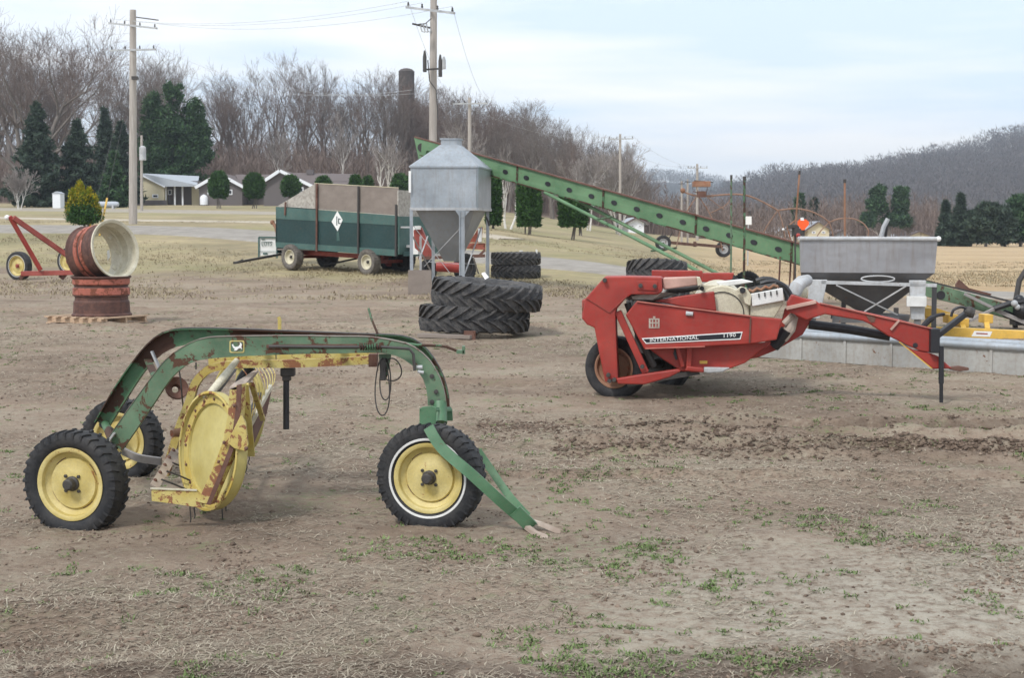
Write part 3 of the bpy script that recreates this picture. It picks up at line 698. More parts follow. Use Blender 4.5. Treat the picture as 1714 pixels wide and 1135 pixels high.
shoots('undergrowth', 13000, 61, -90, 1075, 168, 262, 2.5, 7.0, M['brush'], 'dense brown undergrowth filling the lower half of the leafless wood', .04, 9)
shoots('roadside_brush', 2600, 62, 1050, 1420, 190, 290, 3, 7, M['brush'], 'brown brush and saplings on the valley floor below the bluff', .05, 9)
shoots('field_edge_brush', 1500, 63, 1420, 1600, 230, 300, 3, 7, M['brush'], 'grey brush at the far edge of the tan field', .05, 9)
# --- foliage from clumps of needle or leaf-sized faces
def leafmass(name, pts, size, mat, parent, rs, asp=2.2, up=0.0):
    n = len(pts); d = rs.normal(0, 1, (n, 3)); d[:, 2] += up; d /= np.linalg.norm(d, axis=1, keepdims=True)
    e = np.cross(d, rs.normal(0, 1, (n, 3))); e /= np.linalg.norm(e, axis=1, keepdims=True) + 1e-9
    s = size * rs.uniform(.6, 1.4, n)[:, None]
    V = np.stack([pts - e * s * .5, pts + e * s * .5, pts + d * s * asp], 1).reshape(-1, 3)
    return fastmesh(name, V, np.arange(n * 3).reshape(-1, 3), mat, parent)
def trunk_mb(parent, h, r, mat, n=3):
    mb = MB(); o = world_of(parent)
    mb.tube([o + Vector((0, 0, -.2)), o + Vector((.02 * h, 0, h * .5)), o + Vector((0, 0, h))], [r, r * .7, r * .15], 8)
    return mb.build('trunk', mat, parent)
def spruce(px, base, top, D, wpx, label, seed, mat=None, low=.04, name='spruce_tree', group=None, taper=1.0, n_whorl=26):
    rs = np.random.RandomState(seed); b = P(px, base, D); gz = Gz(b.x, D) if D < 260 else b.z
    H = P(px, top, D).z - gz; W = wpx * D / F / 2 * 1.22
    root = thing(name, (b.x, D, gz), label, 'tree', group); trunk_mb(root, H * .96, H * .018 + .05, M['bark'])
    P_ = []
    for w in range(n_whorl):
        u = (w + .5) / n_whorl; z = H * (low + (1 - low) * u ** .95)
        Lm = W * (1 - u) ** (taper * .9) * 1.05 + .03 * W
        nbh = rs.randint(6, 10)
        for k in range(nbh):
            a = rs.uniform(0, 6.283); L = Lm * rs.uniform(.5, 1.3); m = int(34 + 110 * L / W)
            t = rs.rand(m) ** .7; dr = -.34 * t + .30 * t * t
            sp = (.025 + .075 * (1 - t)) * L + .02
            p = np.stack([np.cos(a) * t * L + rs.normal(0, 1, m) * sp, np.sin(a) * t * L + rs.normal(0, 1, m) * sp, z + dr * L + rs.normal(0, .028, m) * H / n_whorl * 4], -1)
            P_.append(p)
    P_ = np.concatenate(P_); P_ = P_[P_[:, 2] > .03]
    leafmass('crown', P_, .0011 * D + .02, mat or M['spruce'], root, rs, 2.4); return root
def blobs_tree(px, base, top, D, blobs, label, seed, mat, name, n=9000, trunkh=.8, tr=.2, leaf=.0012, group=None, cat='tree', solid=.35):
    """blobs in pixels: (px,py,rx,ry)"""
    rs = np.random.RandomState(seed); b = P(px, base, D); gz = Gz(b.x, D) if D < 260 else b.z
    root = thing(name, (b.x, D, gz), label, cat, group); H = P(px, top, D).z - gz
    o = np.array([b.x, D, gz]); k = D / F; P_ = []; A = sum(r * s for _, _, r, s in blobs)
    mb = MB(); w0 = Vector(o); mb.tube([w0 + Vector((0, 0, -.1)), w0 + Vector((0, 0, H * trunkh))], [tr, tr * .3], 8)
    for (x, y, rx, ry) in blobs:
        c = np.array(P(x, y, D)) - o; m = int(n * rx * ry / A); c = c + np.array([0, rs.uniform(-.5, .5) * rx * k, 0])
        mb.tube([w0 + Vector((0, 0, max(c[2] * .55, .1))), w0 + Vector(c)], [tr * .35, tr * .1], 5)
        # clumps inside the blob
        nc = max(8, int(m / 60)); d = rs.normal(0, 1, (nc, 3)); d /= np.linalg.norm(d, axis=1, keepdims=True); rr = (solid + (1 - solid) * rs.rand(nc)) ** .6
        cc = d * rr[:, None] * np.array([rx, rx, ry]) * k * .9
        p = cc[rs.randint(0, nc, m)] + rs.normal(0, .13, (m, 3)) * np.array([rx, rx, ry]) * k
        P_.append(p + c)
    P_ = np.concatenate(P_); P_ = P_[P_[:, 2] > .02]
    mb.build('trunk', M['bark'], root)
    leafmass('crown', P_, leaf * D + .012, mat, root, rs, 2.2, up=.6); return root
spruce(65, 338, 172, 135, 88, 'tallest dark spruce at the far left below the spreading oak', 71)
spruce(132, 338, 202, 138, 74, 'second dark spruce from the left, behind the golden bush', 72)
spruce(178, 338, 182, 150, 58, 'thin-topped spruce between the golden bush and the tall wooden pole', 73, n_whorl=22)
spruce(205, 338, 205, 146, 50, 'dark spruce just left of the tall wooden pole', 74)
spruce(192, 338, 255, 132, 44, 'small yellowish-green conifer at the foot of the spruces by the pole', 75, mat=M['pine'], n_whorl=14)
blobs_tree(290, 335, 135, 163.5, [(290, 160, 19, 24), (258, 178, 19, 26), (325, 190, 20, 26), (248, 220, 20, 30), (290, 215, 34, 34), (338, 226, 18, 26), (265, 262, 34, 34), (322, 262, 34, 34), (292, 300, 52, 26), (245, 285, 16, 26), (345, 250, 12, 22)], 'tall broad clump of green pines right of the tall wooden pole', 76, M['pine'], 'pine_tree', n=34000, tr=.45, leaf=.0010, solid=.15)
blobs_tree(1488, 412, 306, 205, [(1472, 322, 14, 14), (1508, 322, 13, 13), (1468, 345, 18, 16), (1505, 345, 18, 16), (1455, 368, 14, 15), (1500, 368, 24, 14)], 'tall green twin-topped pine clump against the bluff', 77, M['pine'], 'pine_tree', n=15000, tr=.3, leaf=.0010)
blobs_tree(1340, 396, 322, 205, [(1338, 340, 8, 16), (1338, 360, 12, 14)], 'dark narrow pine behind the orange triangle sign', 78, M['pine'], 'pine_tree', n=4000, leaf=.001)
for i, (px, top, w, D, lab) in enumerate([(1362, 334, 24, 205, 'small dark spruce right of the orange triangle sign'), (1582, 338, 26, 152, 'leftmost narrow spruce of the dark row beyond the tan field'), (1606, 326, 36, 148, 'pointed tallest spruce in the dark row beyond the tan field')]):
    spruce(px, 415 if px > 1400 else 395, top, D, w, lab, 80 + i, n_whorl=18)
for i, (px, bl, lab) in enumerate([
    (1650, [(1650, 352, 22, 14), (1645, 375, 30, 16), (1655, 395, 28, 12)], 'broad round dark evergreen in the middle of the row beyond the tan field'),
    (1682, [(1680, 360, 12, 14), (1680, 380, 20, 18), (1680, 398, 18, 10)], 'dark evergreen second from the right in the row beyond the tan field'),
    (1708, [(1706, 340, 18, 12), (1712, 362, 26, 18), (1712, 388, 28, 18)], 'bright green topped pine at the right edge beyond the tan field'),
    (1624, [(1626, 365, 14, 12), (1622, 385, 20, 16)], 'low dark evergreen beside the pointed tallest spruce'),
    (1745, [(1740, 345, 24, 16), (1745, 375, 30, 24)], 'dark evergreen cut by the right edge of the view')]):
    blobs_tree(px, 416, bl[0][1] - 14, 145 + i, bl, lab, 90 + i, M['spruce'] if 'bright' not in lab else M['pine'], 'evergreen_tree', n=7000, tr=.18, leaf=.0012)
# clipped cedars: (px centre, base, top, half-width, D, flat top?, label)
def cedar(px, base, top, hw, D, label, seed, skirt=12, name='cedar_tree', boxy=True, n=7000):
    rs = np.random.RandomState(seed); k = D / F; b = P(px, base, D); gz = Gz(b.x, D)
    root = thing(name, (b.x, D, gz), label, 'shrub' if not boxy else 'tree'); o = world_of(root)
    z0 = (base - skirt - top) and P(px, base - skirt, D).z - gz; z1 = P(px, top, D).z - gz; r = hw * k
    mb = MB()
    for q in range(3): mb.tube([o + Vector((rs.uniform(-.3, .3) * r, 0, -.1)), o + Vector((rs.uniform(-.5, .5) * r, 0, z0 + .4 * (z1 - z0)))], [.05, .03], 6)
    mb.build('trunk', M['bark'], root)
    u = rs.rand(n); a = rs.uniform(0, 6.283, n); rr = (.62 + .38 * rs.rand(n) ** .5)
    if boxy: prof = .93 + .07 * np.sin(u * 3.1) - .10 * (u > .95)
    else: prof = np.sqrt(np.clip(1 - (np.abs(u - .46) / .56) ** 2.3, 0.05, 1))
    prof = prof * (1 + (.10 if boxy else .26) * (fbm(a * 1.5, u * 6, 3, seed) - .5) * 2)
    sq = 1 / np.maximum(np.abs(np.cos(a)), np.abs(np.sin(a))) ** (.35 if boxy else 0)
    p = np.stack([np.cos(a) * rr * prof * r * sq, np.sin(a) * rr * prof * r * sq, z0 + u * (z1 - z0)], -1) + rs.normal(0, .018 * D / 75, (n, 3))
    c = np.stack([rs.uniform(-.8, .8, n // 8) * r, rs.uniform(-.8, .8, n // 8) * r, z1 - rs.rand(n // 8) * .12], -1) if boxy else p[:5]
    P2 = np.concatenate([p, c]); leafmass('crown', P2, .0011 * D + .01, M['cedar'], root, rs, 2.0, up=1.0); return root
cedar(885, 391, 302, 20, 74, 'tall flat-topped cedar column right of the leaning birch', 101)
cedar(959, 391, 325, 23, 76, 'wide clipped cedar column under the green elevator', 102, n=6500)
cedar(826, 388, 300, 12, 78, 'narrow clipped cedar column touching the right side of the feed bin', 103)
cedar(972, 391, 318, 10, 92, 'cedar tip showing above the green elevator', 104)
cedar(367, 343, 290, 15, 125, 'rounded cedar in front of the middle gable', 105, boxy=False)
cedar(426, 343, 293, 15.5, 126, 'rounded cedar between the two grey gables', 106, boxy=False)
cedar(487, 340, 297, 14, 127, 'rounded cedar in front of the right-hand grey gable', 107, boxy=False)
for i, (px, t, w) in enumerate([(542, 298, 12), (595, 296, 9), (616, 298, 7), (670, 294, 14), (690, 296, 9)]):
    cedar(px, 340, t, w, 118 + i * 2, ['low cedar showing over the sloping end of the wagon', 'small cedar above the wagon middle, left of a thin cedar', 'thinnest cedar above the wagon just left of the birches', 'wide cedar above the rear of the wagon beside the birch', 'cedar half hidden by the left edge of the feed bin'][i], 108 + i, boxy=False, n=3500)
# golden-tipped bush by the pole
def golden():
    rs = np.random.RandomState(120); D = 62.5; b = P(141, 377, D); gz = Gz(b.x, D); k = D / F
    root = thing('cedar_bush', (b.x, D, gz), 'round green bush with golden tips beside the yellow guy wire guards', 'bush'); o = world_of(root)
    mb = MB()
    for q in range(4): mb.tube([o + Vector((rs.uniform(-.2, .2), 0, -.1)), o + Vector((rs.uniform(-.4, .4), 0, .9))], [.04, .02], 6)
    mb.build('trunk', M['bark'], root)
    for nm, mat, bl, n in (('crown', M['cedar'], [(141, 358, 28, 18), (134, 338, 15, 18), (150, 338, 12, 16), (141, 366, 29, 11)], 9000), ('golden_tips', M['golden'], [(134, 320, 7, 13), (149, 326, 5, 11), (128, 334, 11, 14), (154, 338, 9, 14), (118, 350, 7, 12), (163, 352, 6, 10), (140, 338, 15, 16), (133, 311, 4, 9), (124, 326, 6, 11)], 6500)):
        P_ = []; A = sum(r * s for _, _, r, s in bl)
        for (x, y, rx, ry) in bl:
            m = int(n * rx * ry / A); d = rs.normal(0, 1, (m, 3)); d /= np.linalg.norm(d, axis=1, keepdims=True)
            rr = rs.uniform(.55, 1.02, m) if nm == 'crown' else rs.uniform(.9, 1.1, m)
            P_.append(np.array(P(x, y, D) - o) + d * rr[:, None] * np.array([rx, rx, ry]) * k * (1 + .12 * rs.normal(0, 1, (m, 1))))
        P_ = np.concatenate(P_); P_ = P_[P_[:, 2] > .03]; leafmass(nm, P_, .055, mat, root, rs, 1.8, up=1.2)
golden()
# ================================================================== HOUSES, POLES, SILO (far setting)
def window_(parent, px0, px1, py0, py1, Y, fr='trim'):
    a = P(px0, py1, Y); b = P(px1, py0, Y); mb = MB(); cx = (a.x + b.x) / 2; cz = (a.z + b.z) / 2; w = b.x - a.x; h = b.z - a.z; t = .09
    for c, s in (((cx, Y - .03, b.z - t / 2), (w, .06, t)), ((cx, Y - .03, a.z + t / 2), (w, .06, t)), ((a.x + t / 2, Y - .03, cz), (t, .06, h - 2 * t)), ((b.x - t / 2, Y - .03, cz), (t, .06, h - 2 * t))): mb.box(c, s)
    f = mb.build('window', M[fr], parent, smooth=0)
    MB().box((cx, Y - .012, cz), (w - 2 * t, .02, h - 2 * t)).build('pane', M['glass'], f, smooth=0)
def gable(parent, px0, px1, pk, eave, peak, base, Y, depth, wallm, roofm, over=.35, wname='wall', el=None, trm='trim', tk=.11):
    """gable wall towards the camera with a ridge running back"""
    l = P(px0, eave, Y); r = P(px1, el or eave, Y); t = P(pk, peak, Y); g = P(px0, base, Y).z - .6
    mb = MB(); pts = [Vector((l.x, Y, g)), Vector((r.x, Y, g)), Vector((r.x, Y, r.z)), Vector((t.x, Y, t.z)), Vector((l.x, Y, l.z))]
    mb.prism(pts, (0, depth, 0)); mb.build(wname, M[wallm], parent, smooth=0)
    mb = MB(); tr = MB()
    for a in (l, r):
        d = (Vector((a.x, 0, a.z)) - Vector((t.x, 0, t.z))); n = Vector((-d.z, 0, d.x)).normalized(); n = n if n.z > 0 else -n
        e = Vector((a.x, 0, a.z)) + d.normalized() * over; pk_ = Vector((t.x, 0, t.z))
        q = [pk_ + n * .01, e + n * .01, e + n * .19, pk_ + n * .19]
        mb.prism([Vector((p.x, Y - .32, p.z)) for p in q], (0, depth + .7, 0))
        q = [pk_ - n * tk, e - n * tk, e + n * .20, pk_ + n * .20]
        tr.prism([Vector((p.x, Y - .40, p.z)) for p in q], (0, .07, 0))
    mb.build('roof', M[roofm], parent, smooth=0); tr.build('fascia', M[trm], parent, smooth=0)
def gz_px(px, Y): return Gz(P(px, 340, Y).x, Y)
# house A: beige, light roof
D = 150
rt_ = thing('house', (P(265, 343, D).x, D, gz_px(265, D)), 'beige sided house with long pale grey roof, leftmost behind the tall wooden pole', 'house')
gz = gz_px(265, D)
def pt(px, py, Y): return P(px, py, Y)
l, r_ = P(206, 343, D), P(275, 343, D); mb = MB(); tp = P(238, 293, D)
mb.prism([Vector((l.x, D, gz - .5)), Vector((r_.x, D, gz - .5)), Vector((r_.x, D, P(0, 311, D).z)), Vector((tp.x, D, tp.z - .15)), Vector((l.x, D, P(0, 306, D).z))], (0, 9, 0)).build('wall', M['siding_beige'], rt_, smooth=0)
l2 = P(330, 343, D); mb = MB().box(((r_.x + l2.x) / 2, D + 5.2, gz + 1.0), (l2.x - r_.x, 7.5, 3.2)).build('side_wall', M['siding_grey'], rt_, smooth=0)
a = P(238, 292.5, D - .3); b = P(275.5, 312, D - .3); c = P(330, 312, D - .3); d = P(330, 298, D + 5)
mb = MB(); t = Vector((0, 0, .16)); ps = [a, b, c, Vector((d.x, D + 6, a.z - .05)), Vector((a.x, D + 6, a.z + .05))]; mb.prism(ps, t).build('roof', M['roof_grey'], rt_, smooth=0)
MB().prism([P(238, 292.5, D - .36), P(276, 311.8, D - .36), P(276, 314.2, D - .36), P(238, 295, D - .36)], (0, .05, 0)).build('fascia', M['trim'], rt_, smooth=0)
MB().prism([P(206, 304, D - .36), P(238, 292.5, D - .36), P(238, 294.5, D - .36), P(206, 306.5, D - .36)], (0, 9, 0)).build('roof', M['roof_brown'], rt_, smooth=0)
window_(rt_, 255, 265, 325, 331, D)
MB().box(((P(206, 0, D).x + P(273, 0, D).x) / 2, D - .03, gz + .22), (4.1, .05, .6)).build('foundation', M['siding_grey'], rt_, smooth=0)
for px in (278, 293, 306):
    a = P(px, 343, D + .6); MB().box((a.x, D + .6, gz + .9), (.16, .16, 2.3)).build('porch_post', M['trim'], rt_, smooth=0)
window_(rt_, 281, 288, 317, 326, D + 1.4)
MB().box((P(322, 0, D + 1).x, D + 1.2, gz + 1.0), (.9, .12, 2.1)).build('door', M['siding_beige'], rt_, smooth=0)
MB().lathe((P(336, 0, D - 2).x, D - 2, gz), (0, 0, 1), [(.01, 0), (.42, 0), (.42, .75), (.30, .95), (.12, 1.05), (.01, 1.1)], 16).build('white_tank', M['trim'], None)
tag(bpy.data.objects['white_tank'], 'small upright white tank standing between the beige house and the middle gable', 'tank'); bpy.data.objects['white_tank'].name = 'propane_tank'
# house B
rt_ = thing('house', (P(370, 343, 148).x, 148, gz_px(370, 148)), 'grey-brown house with white-trimmed middle gable and two small windows', 'house')
gable(rt_, 333, 405, 368, 312, 292, 343, 148, 9, 'siding_grey', 'roof_brown')
window_(rt_, 347.5, 354, 317, 326, 148); window_(rt_, 383, 389, 317, 326, 148)
a = P(378, 293, 149); b = P(440, 312, 149); MB().prism([Vector((P(395, 0, 149).x, 150, P(0, 311, 149).z)), Vector((b.x, 150, P(0, 311, 149).z)), Vector((b.x, 154, P(0, 291, 149).z)), Vector((a.x, 154, P(0, 291, 149).z))], (0, 0, .15)).build('wing_roof', M['roof_brown'], rt_, smooth=0)
MB().box(((P(405, 0, 151).x + b.x) / 2, 153.5, gz_px(420, 150) + 1.0), (b.x - P(405, 0, 151).x, 5, 3.0)).build('wing_wall', M['siding_grey'], rt_, smooth=0)
# house C
rt_ = thing('house', (P(485, 343, 144).x, 144, gz_px(485, 144)), 'largest grey-brown house with white-trimmed gable behind the wagon', 'house')
gable(rt_, 441, 520, 469, 305, 286.5, 343, 144, 10, 'siding_grey', 'roof_brown', el=311)
window_(rt_, 500, 508, 313, 322, 144)
a = P(475, 287.5, 145); b = P(585, 308, 145)
MB().prism([Vector((P(512, 0, 145).x, 145.5, P(0, 312, 145).z)), Vector((P(590, 0, 145).x, 145.5, P(0, 312, 145).z)), Vector((P(585, 0, 145).x, 151, P(0, 289.5, 145).z)), Vector((a.x, 151, P(0, 287.5, 145).z))], (0, 0, .15)).build('wing_roof', M['roof_brown'], rt_, smooth=0)
MB().box(((P(520, 0, 147).x + P(586, 0, 147).x) / 2, 150.3, gz_px(540, 147) + 1.0), (P(586, 0, 147).x - P(520, 0, 147).x, 6.5, 3.0)).build('wing_wall', M['siding_grey'], rt_, smooth=0)
MB().box((P(513, 0, 149).x, 150.4, P(0, 287, 149).z), (.7, .7, .5)).build('chimney', M['siding_grey'], rt_, smooth=0)
for (px, w, lab) in ((94, 13, 'small white shed between the two left spruces'),):
    D = 128; gz = gz_px(px, D); a = P(px, 320, D); s = thing('shed', (a.x, D, gz), lab, 'shed')
    MB().box((a.x, D + .6, gz + .6), (w * D / F, 1.2, 1.4)).build('wall', M['trim'], s, smooth=0)
    MB().prism([Vector((a.x - w * D / F / 2 - .06, D - .05, gz + 1.31)), Vector((a.x + w * D / F / 2 + .06, D - .05, gz + 1.31)), Vector((a.x, D - .05, gz + 1.5))], (0, 1.4, 0)).build('roof', M['roof_grey'], s, smooth=0)
D = 122; gz = gz_px(178, D); a = P(178, 336, D)
s = thing('propane_tank', (a.x, D, gz), 'long low white gas tank behind the golden bush', 'tank')
MB().lathe((a.x - 1.1, D, gz + .4), (1, 0, 0), [(.01, 0), (.18, .06), (.25, .2), (.25, 1.9), (.18, 2.14), (.01, 2.2)], 16).build('vessel', M['roof_grey'], s)
MB().box((a.x - .6, D, gz + .1), (.15, .6, .5)).box((a.x + .6, D, gz + .1), (.15, .6, .5)).build('saddle', M['zinc'], s, smooth=0)
# distant houses right
def far_house(px0, px1, eave, peak, base, D, wm, rm, lab, win=2):
    b = P((px0 + px1) / 2, base, D); s = thing('house', (b.x, D, b.z), lab, 'house'); gable(s, px0, px1, (px0 + px1) / 2, eave, peak, base, D, 10, wm, rm, over=.5, trm='roof_brown', tk=.0)
    for i in range(win):
        x = px0 + (px1 - px0) * (i + .6) / (win + .2); window_(s, x - 3, x + 3, eave + 3, eave + 7, D)
far_house(1352, 1388, 384, 372, 398, 190, 'siding_beige', 'roof_grey', 'tan gabled house beyond the stainless hopper, under the rusty pipes')
far_house(1303, 1335, 390, 382, 402, 200, 'trim', 'roof_grey', 'low white house left of the orange triangle sign')
far_house(1398, 1424, 392, 386, 402, 195, 'roof_grey', 'roof_brown', 'small grey house right of the tan gabled house')
far_house(1516, 1562, 397, 388, 408, 230, 'siding_beige', 'roof_brown', 'low pink-tan house left of the dark evergreen row')
far_house(1488, 1514, 400, 394, 409, 235, 'trim', 'roof_grey', 'tiny white house beside the low pink-tan house')
far_house(1628, 1660, 404, 398, 414, 172, 'pinkish' if 'pinkish' in M else 'siding_beige', 'roof_brown', 'low house half hidden by the dark evergreen row')
far_house(1684, 1740, 396, 388, 415, 185, 'siding_grey', 'roof_grey', 'dark building at the right edge behind the evergreens')
far_house(1052, 1078, 373, 366, 384, 150, 'trim', 'roof_grey', 'small white shed seen between the elevator and its brace tubes')
# silo
D = 204; a = P(681, 240, D); gz = Gz(a.x, D); r = 13 * D / F; tz = P(0, 120, D).z
s = thing('silo', (a.x, D, gz), 'dark stave silo rising above the bare trees', 'silo')
prof = [(r, 0)]; nh = 26
for i in range(nh):
    z = (tz - gz) * (i + .5) / nh; prof += [(r, z - .04), (r + .035, z - .03), (r + .035, z + .03), (r, z + .04)]
prof.append((r, tz - gz)); MB().lathe((a.x, D, gz), (0, 0, 1), prof, 28).build('staves', M['silo'], s, smooth=25)
MB().lathe((a.x, D, tz), (0, 0, 1), [(r + .05, 0), (r * .96, .15), (r * .75, .36), (r * .4, .5), (.01, .55)], 28).build('dome', M['silo'], s)

# ---- utility poles
def insul(parent, c, mat='iron'): MB().lathe(c, (0, 0, 1), [(.01, 0), (.03, 0), (.045, .05), (.025, .08), (.04, .12), (.01, .15)], 8).build('insulator', M[mat], parent)
def pole(px, base, top, D, wpx, lab, arms, mat='pole', tilt=0, name='utility_pole', extra=None):
    b = P(px, base, D); gz = Gz(b.x, D); t = P(px + tilt, top, D); r = wpx * D / F / 2
    s = thing(name, (b.x, D, gz), lab, 'utility pole')
    MB().tube([(b.x, D, gz - .3), (t.x, D, t.z)], [r * 1.12, r * .82], 14).build('shaft', M[mat], s)
    ends = []
    for (py, l, r2, dl, dr, yo) in arms:
        A = P(px + l, py + dl, D - yo); B = P(px + r2, py + dr, D + yo); A.y = D - .22 - yo; B.y = D - .22 + yo
        MB().bar(A, B, .07, .085).build('crossarm', M['darkpole'] if mat == 'darkpole' else M['zinc'], s, smooth=0)
        for u in (.04, .34, .66, .96):
            q = A.lerp(B, u) + Vector((0, 0, .05)); insul(s, q); ends.append(q + Vector((0, 0, .18)))
    return s, ends
s1, e1 = pole(222.5, 376, 16, 70, 12.5, 'tall pale wooden utility pole standing by the road at the left', [(40, -38, 42, -1, 8, -2.0), (84, -36, 40, 1, -1, -1.4)])
A = P(228, 28, 69.7); B = P(265, 33, 69.2); MB().tube([A, B], .03, 6).build('bracket', M['iron'], s1)
MB().box(P(226, 130, 69.7), (.3, .2, .16)).build('clamp', M['iron'], s1, smooth=0)
s2, e2 = pole(723, 330, -22, 52, 13.5, 'tallest pale utility pole rising behind the feed bin with tilted crossarm', [(17, -42, 38, -4, 6, -1.5)], tilt=3)
A = P(690, 39, 51.6); B = P(720, 46, 51.8); MB().tube([A, B], .035, 6).build('bracket', M['iron'], s2)
for k in range(3):
    c = P(704 + k * 5, 44, 51.5); MB().tube([c + Vector((0, 0, .12)), c, c + Vector((.05, 0, -.16)), c + Vector((.14, 0, -.2)), c + Vector((.15, 0, -.05))], .028, 6).build('cutout_switch', M['zinc'], s2)
MB().tube([P(700, 40, 51.5), P(712, 39, 51.3), P(722, 30, 51.6)], .018, 5).build('jumper_wire', M['iron'], s2)
for (x, y0, y1) in ((737, 92, 128), (743, 95, 115), (711, 85, 120)):
    MB().lathe(P(x, y1, 51.5), (0, 0, 1), [(.01, 0), (.07, 0), (.07, (y1 - y0) * 52 / F * .7), (.03, (y1 - y0) * 52 / F), (.01, (y1 - y0) * 52 / F)], 8).build('transformer_fitting', M['iron'] if x != 743 else M['zinc'], s2)
MB().bar(P(712, 116, 51.6), P(742, 114, 51.6), .06, .06).build('bracket', M['iron'], s2, smooth=0)
MB().tube([P(716, 100, 51.6), P(719, 135, 51.6), P(730, 150, 51.6), P(733, 200, 51.6)], .02, 5).build('jumper_wire', M['iron'], s2)
s3, e3 = pole(786, 372, 163, 84, 6.5, 'shorter pale utility pole just right of the feed bin peak', [(174, -28, 30, 0, -1, 0)])
s4, e4 = pole(1038, 374, 224, 118, 4.6, 'distant utility pole above the right end of the wood', [(233, -20, 22, 0, -1, 0)])
s5, e5 = pole(1167, 392, 274, 150, 4.6, 'distant pale utility pole above the rusty box', [(281, -17, 17, 0, 0, 0)])
s6, e6 = pole(237, 352, 226, 112, 4.5, 'thin grey pole with transformer can right of the tall wooden pole', [])
MB().lathe(P(239, 268, 111.6), (0, 0, 1), [(.01, 0), (.26, 0), (.26, 1.0), (.12, 1.12), (.01, 1.12)], 14).build('transformer', M['zinc'], s6)
# two short poles with crossbars among the rusty gear
for (px, base, top, D, lab) in ((1141, 400, 303, 120, 'thin grey pole with small bar, leftmost beside the rusty box'), (1151, 402, 300, 121, 'thin pale pole right beside the leftmost grey one'),):
    b = P(px, base, D); gz = Gz(b.x, D); s = thing('utility_pole', (b.x, D, gz), lab, 'utility pole'); t = P(px, top, D)
    MB().tube([(b.x, D, gz - .2), (t.x, D, t.z)], .08, 8).build('shaft', M['pole'], s); MB().bar(P(px - 5, top + 4, D - .1), P(px + 5, top + 4, D - .1), .06, .06).build('crossarm', M['iron'], s, smooth=0)
def wire(a, b, sag, lab, r=.012, grp='overhead power lines'):
    pts = []
    for i in range(25):
        u = i / 24; p = Vector(a).lerp(Vector(b), u); p.z -= sag * 4 * u * (1 - u); pts.append(p)
    o = MB().tube(pts, r * .62, 5).build('power_line', M['zinc'], None, origin=a); tag(o, lab, 'power line', grp)
wl = 'thin grey overhead line strung between the tall left pole and the tallest pole'
for i in (0, 1, 3): wire(e1[i], e2[i], .5, wl, .011)
for i in (0, 3): wire(e1[4 + i], P(690 + i * 20, 150, 52), 1.0, 'lower overhead line crossing in front of the bare wood to the tallest pole', .010, 'lower power lines')
for i in (0, 3): wire(e2[i], e3[i], .6, 'overhead line running from the tallest pole to the shorter pole behind the bin', .011, 'power lines to the shorter pole')
for i in (0, 3): wire(e3[i], e4[i], .9, 'overhead line running from the shorter pole to the pole above the wood', .012, 'power lines along the wood')
for i in (0, 3): wire(e4[i], e5[i], .9, 'overhead line running from the pole above the wood to the distant pole', .013, 'power lines above the elevator')
# guy wires with yellow guards
for k, (bx, by, D, tx, ty, gx, gy, lab) in enumerate([(146, 376, 61.8, 214, 120, 162, 310, 'left slanting guy wire with yellow plastic guard in front of the golden bush'), (166, 376, 62.2, 216, 150, 177, 307, 'right slanting guy wire with yellow plastic guard beside the golden bush')]):
    a = P(bx, by, D); a.z = Gz(a.x, D); b = P(tx, ty, 69); s = thing('guy_wire', a, lab, 'guy wire')
    MB().tube([a, b], .009, 5).build('cable', M['iron'], s)
    g_ = P(gx, gy, D + .4); MB().tube([a + (b - a) * .001, a + (b - a).normalized() * (g_ - a).length], .045, 8).build('guard', M['yel_imp'], s)
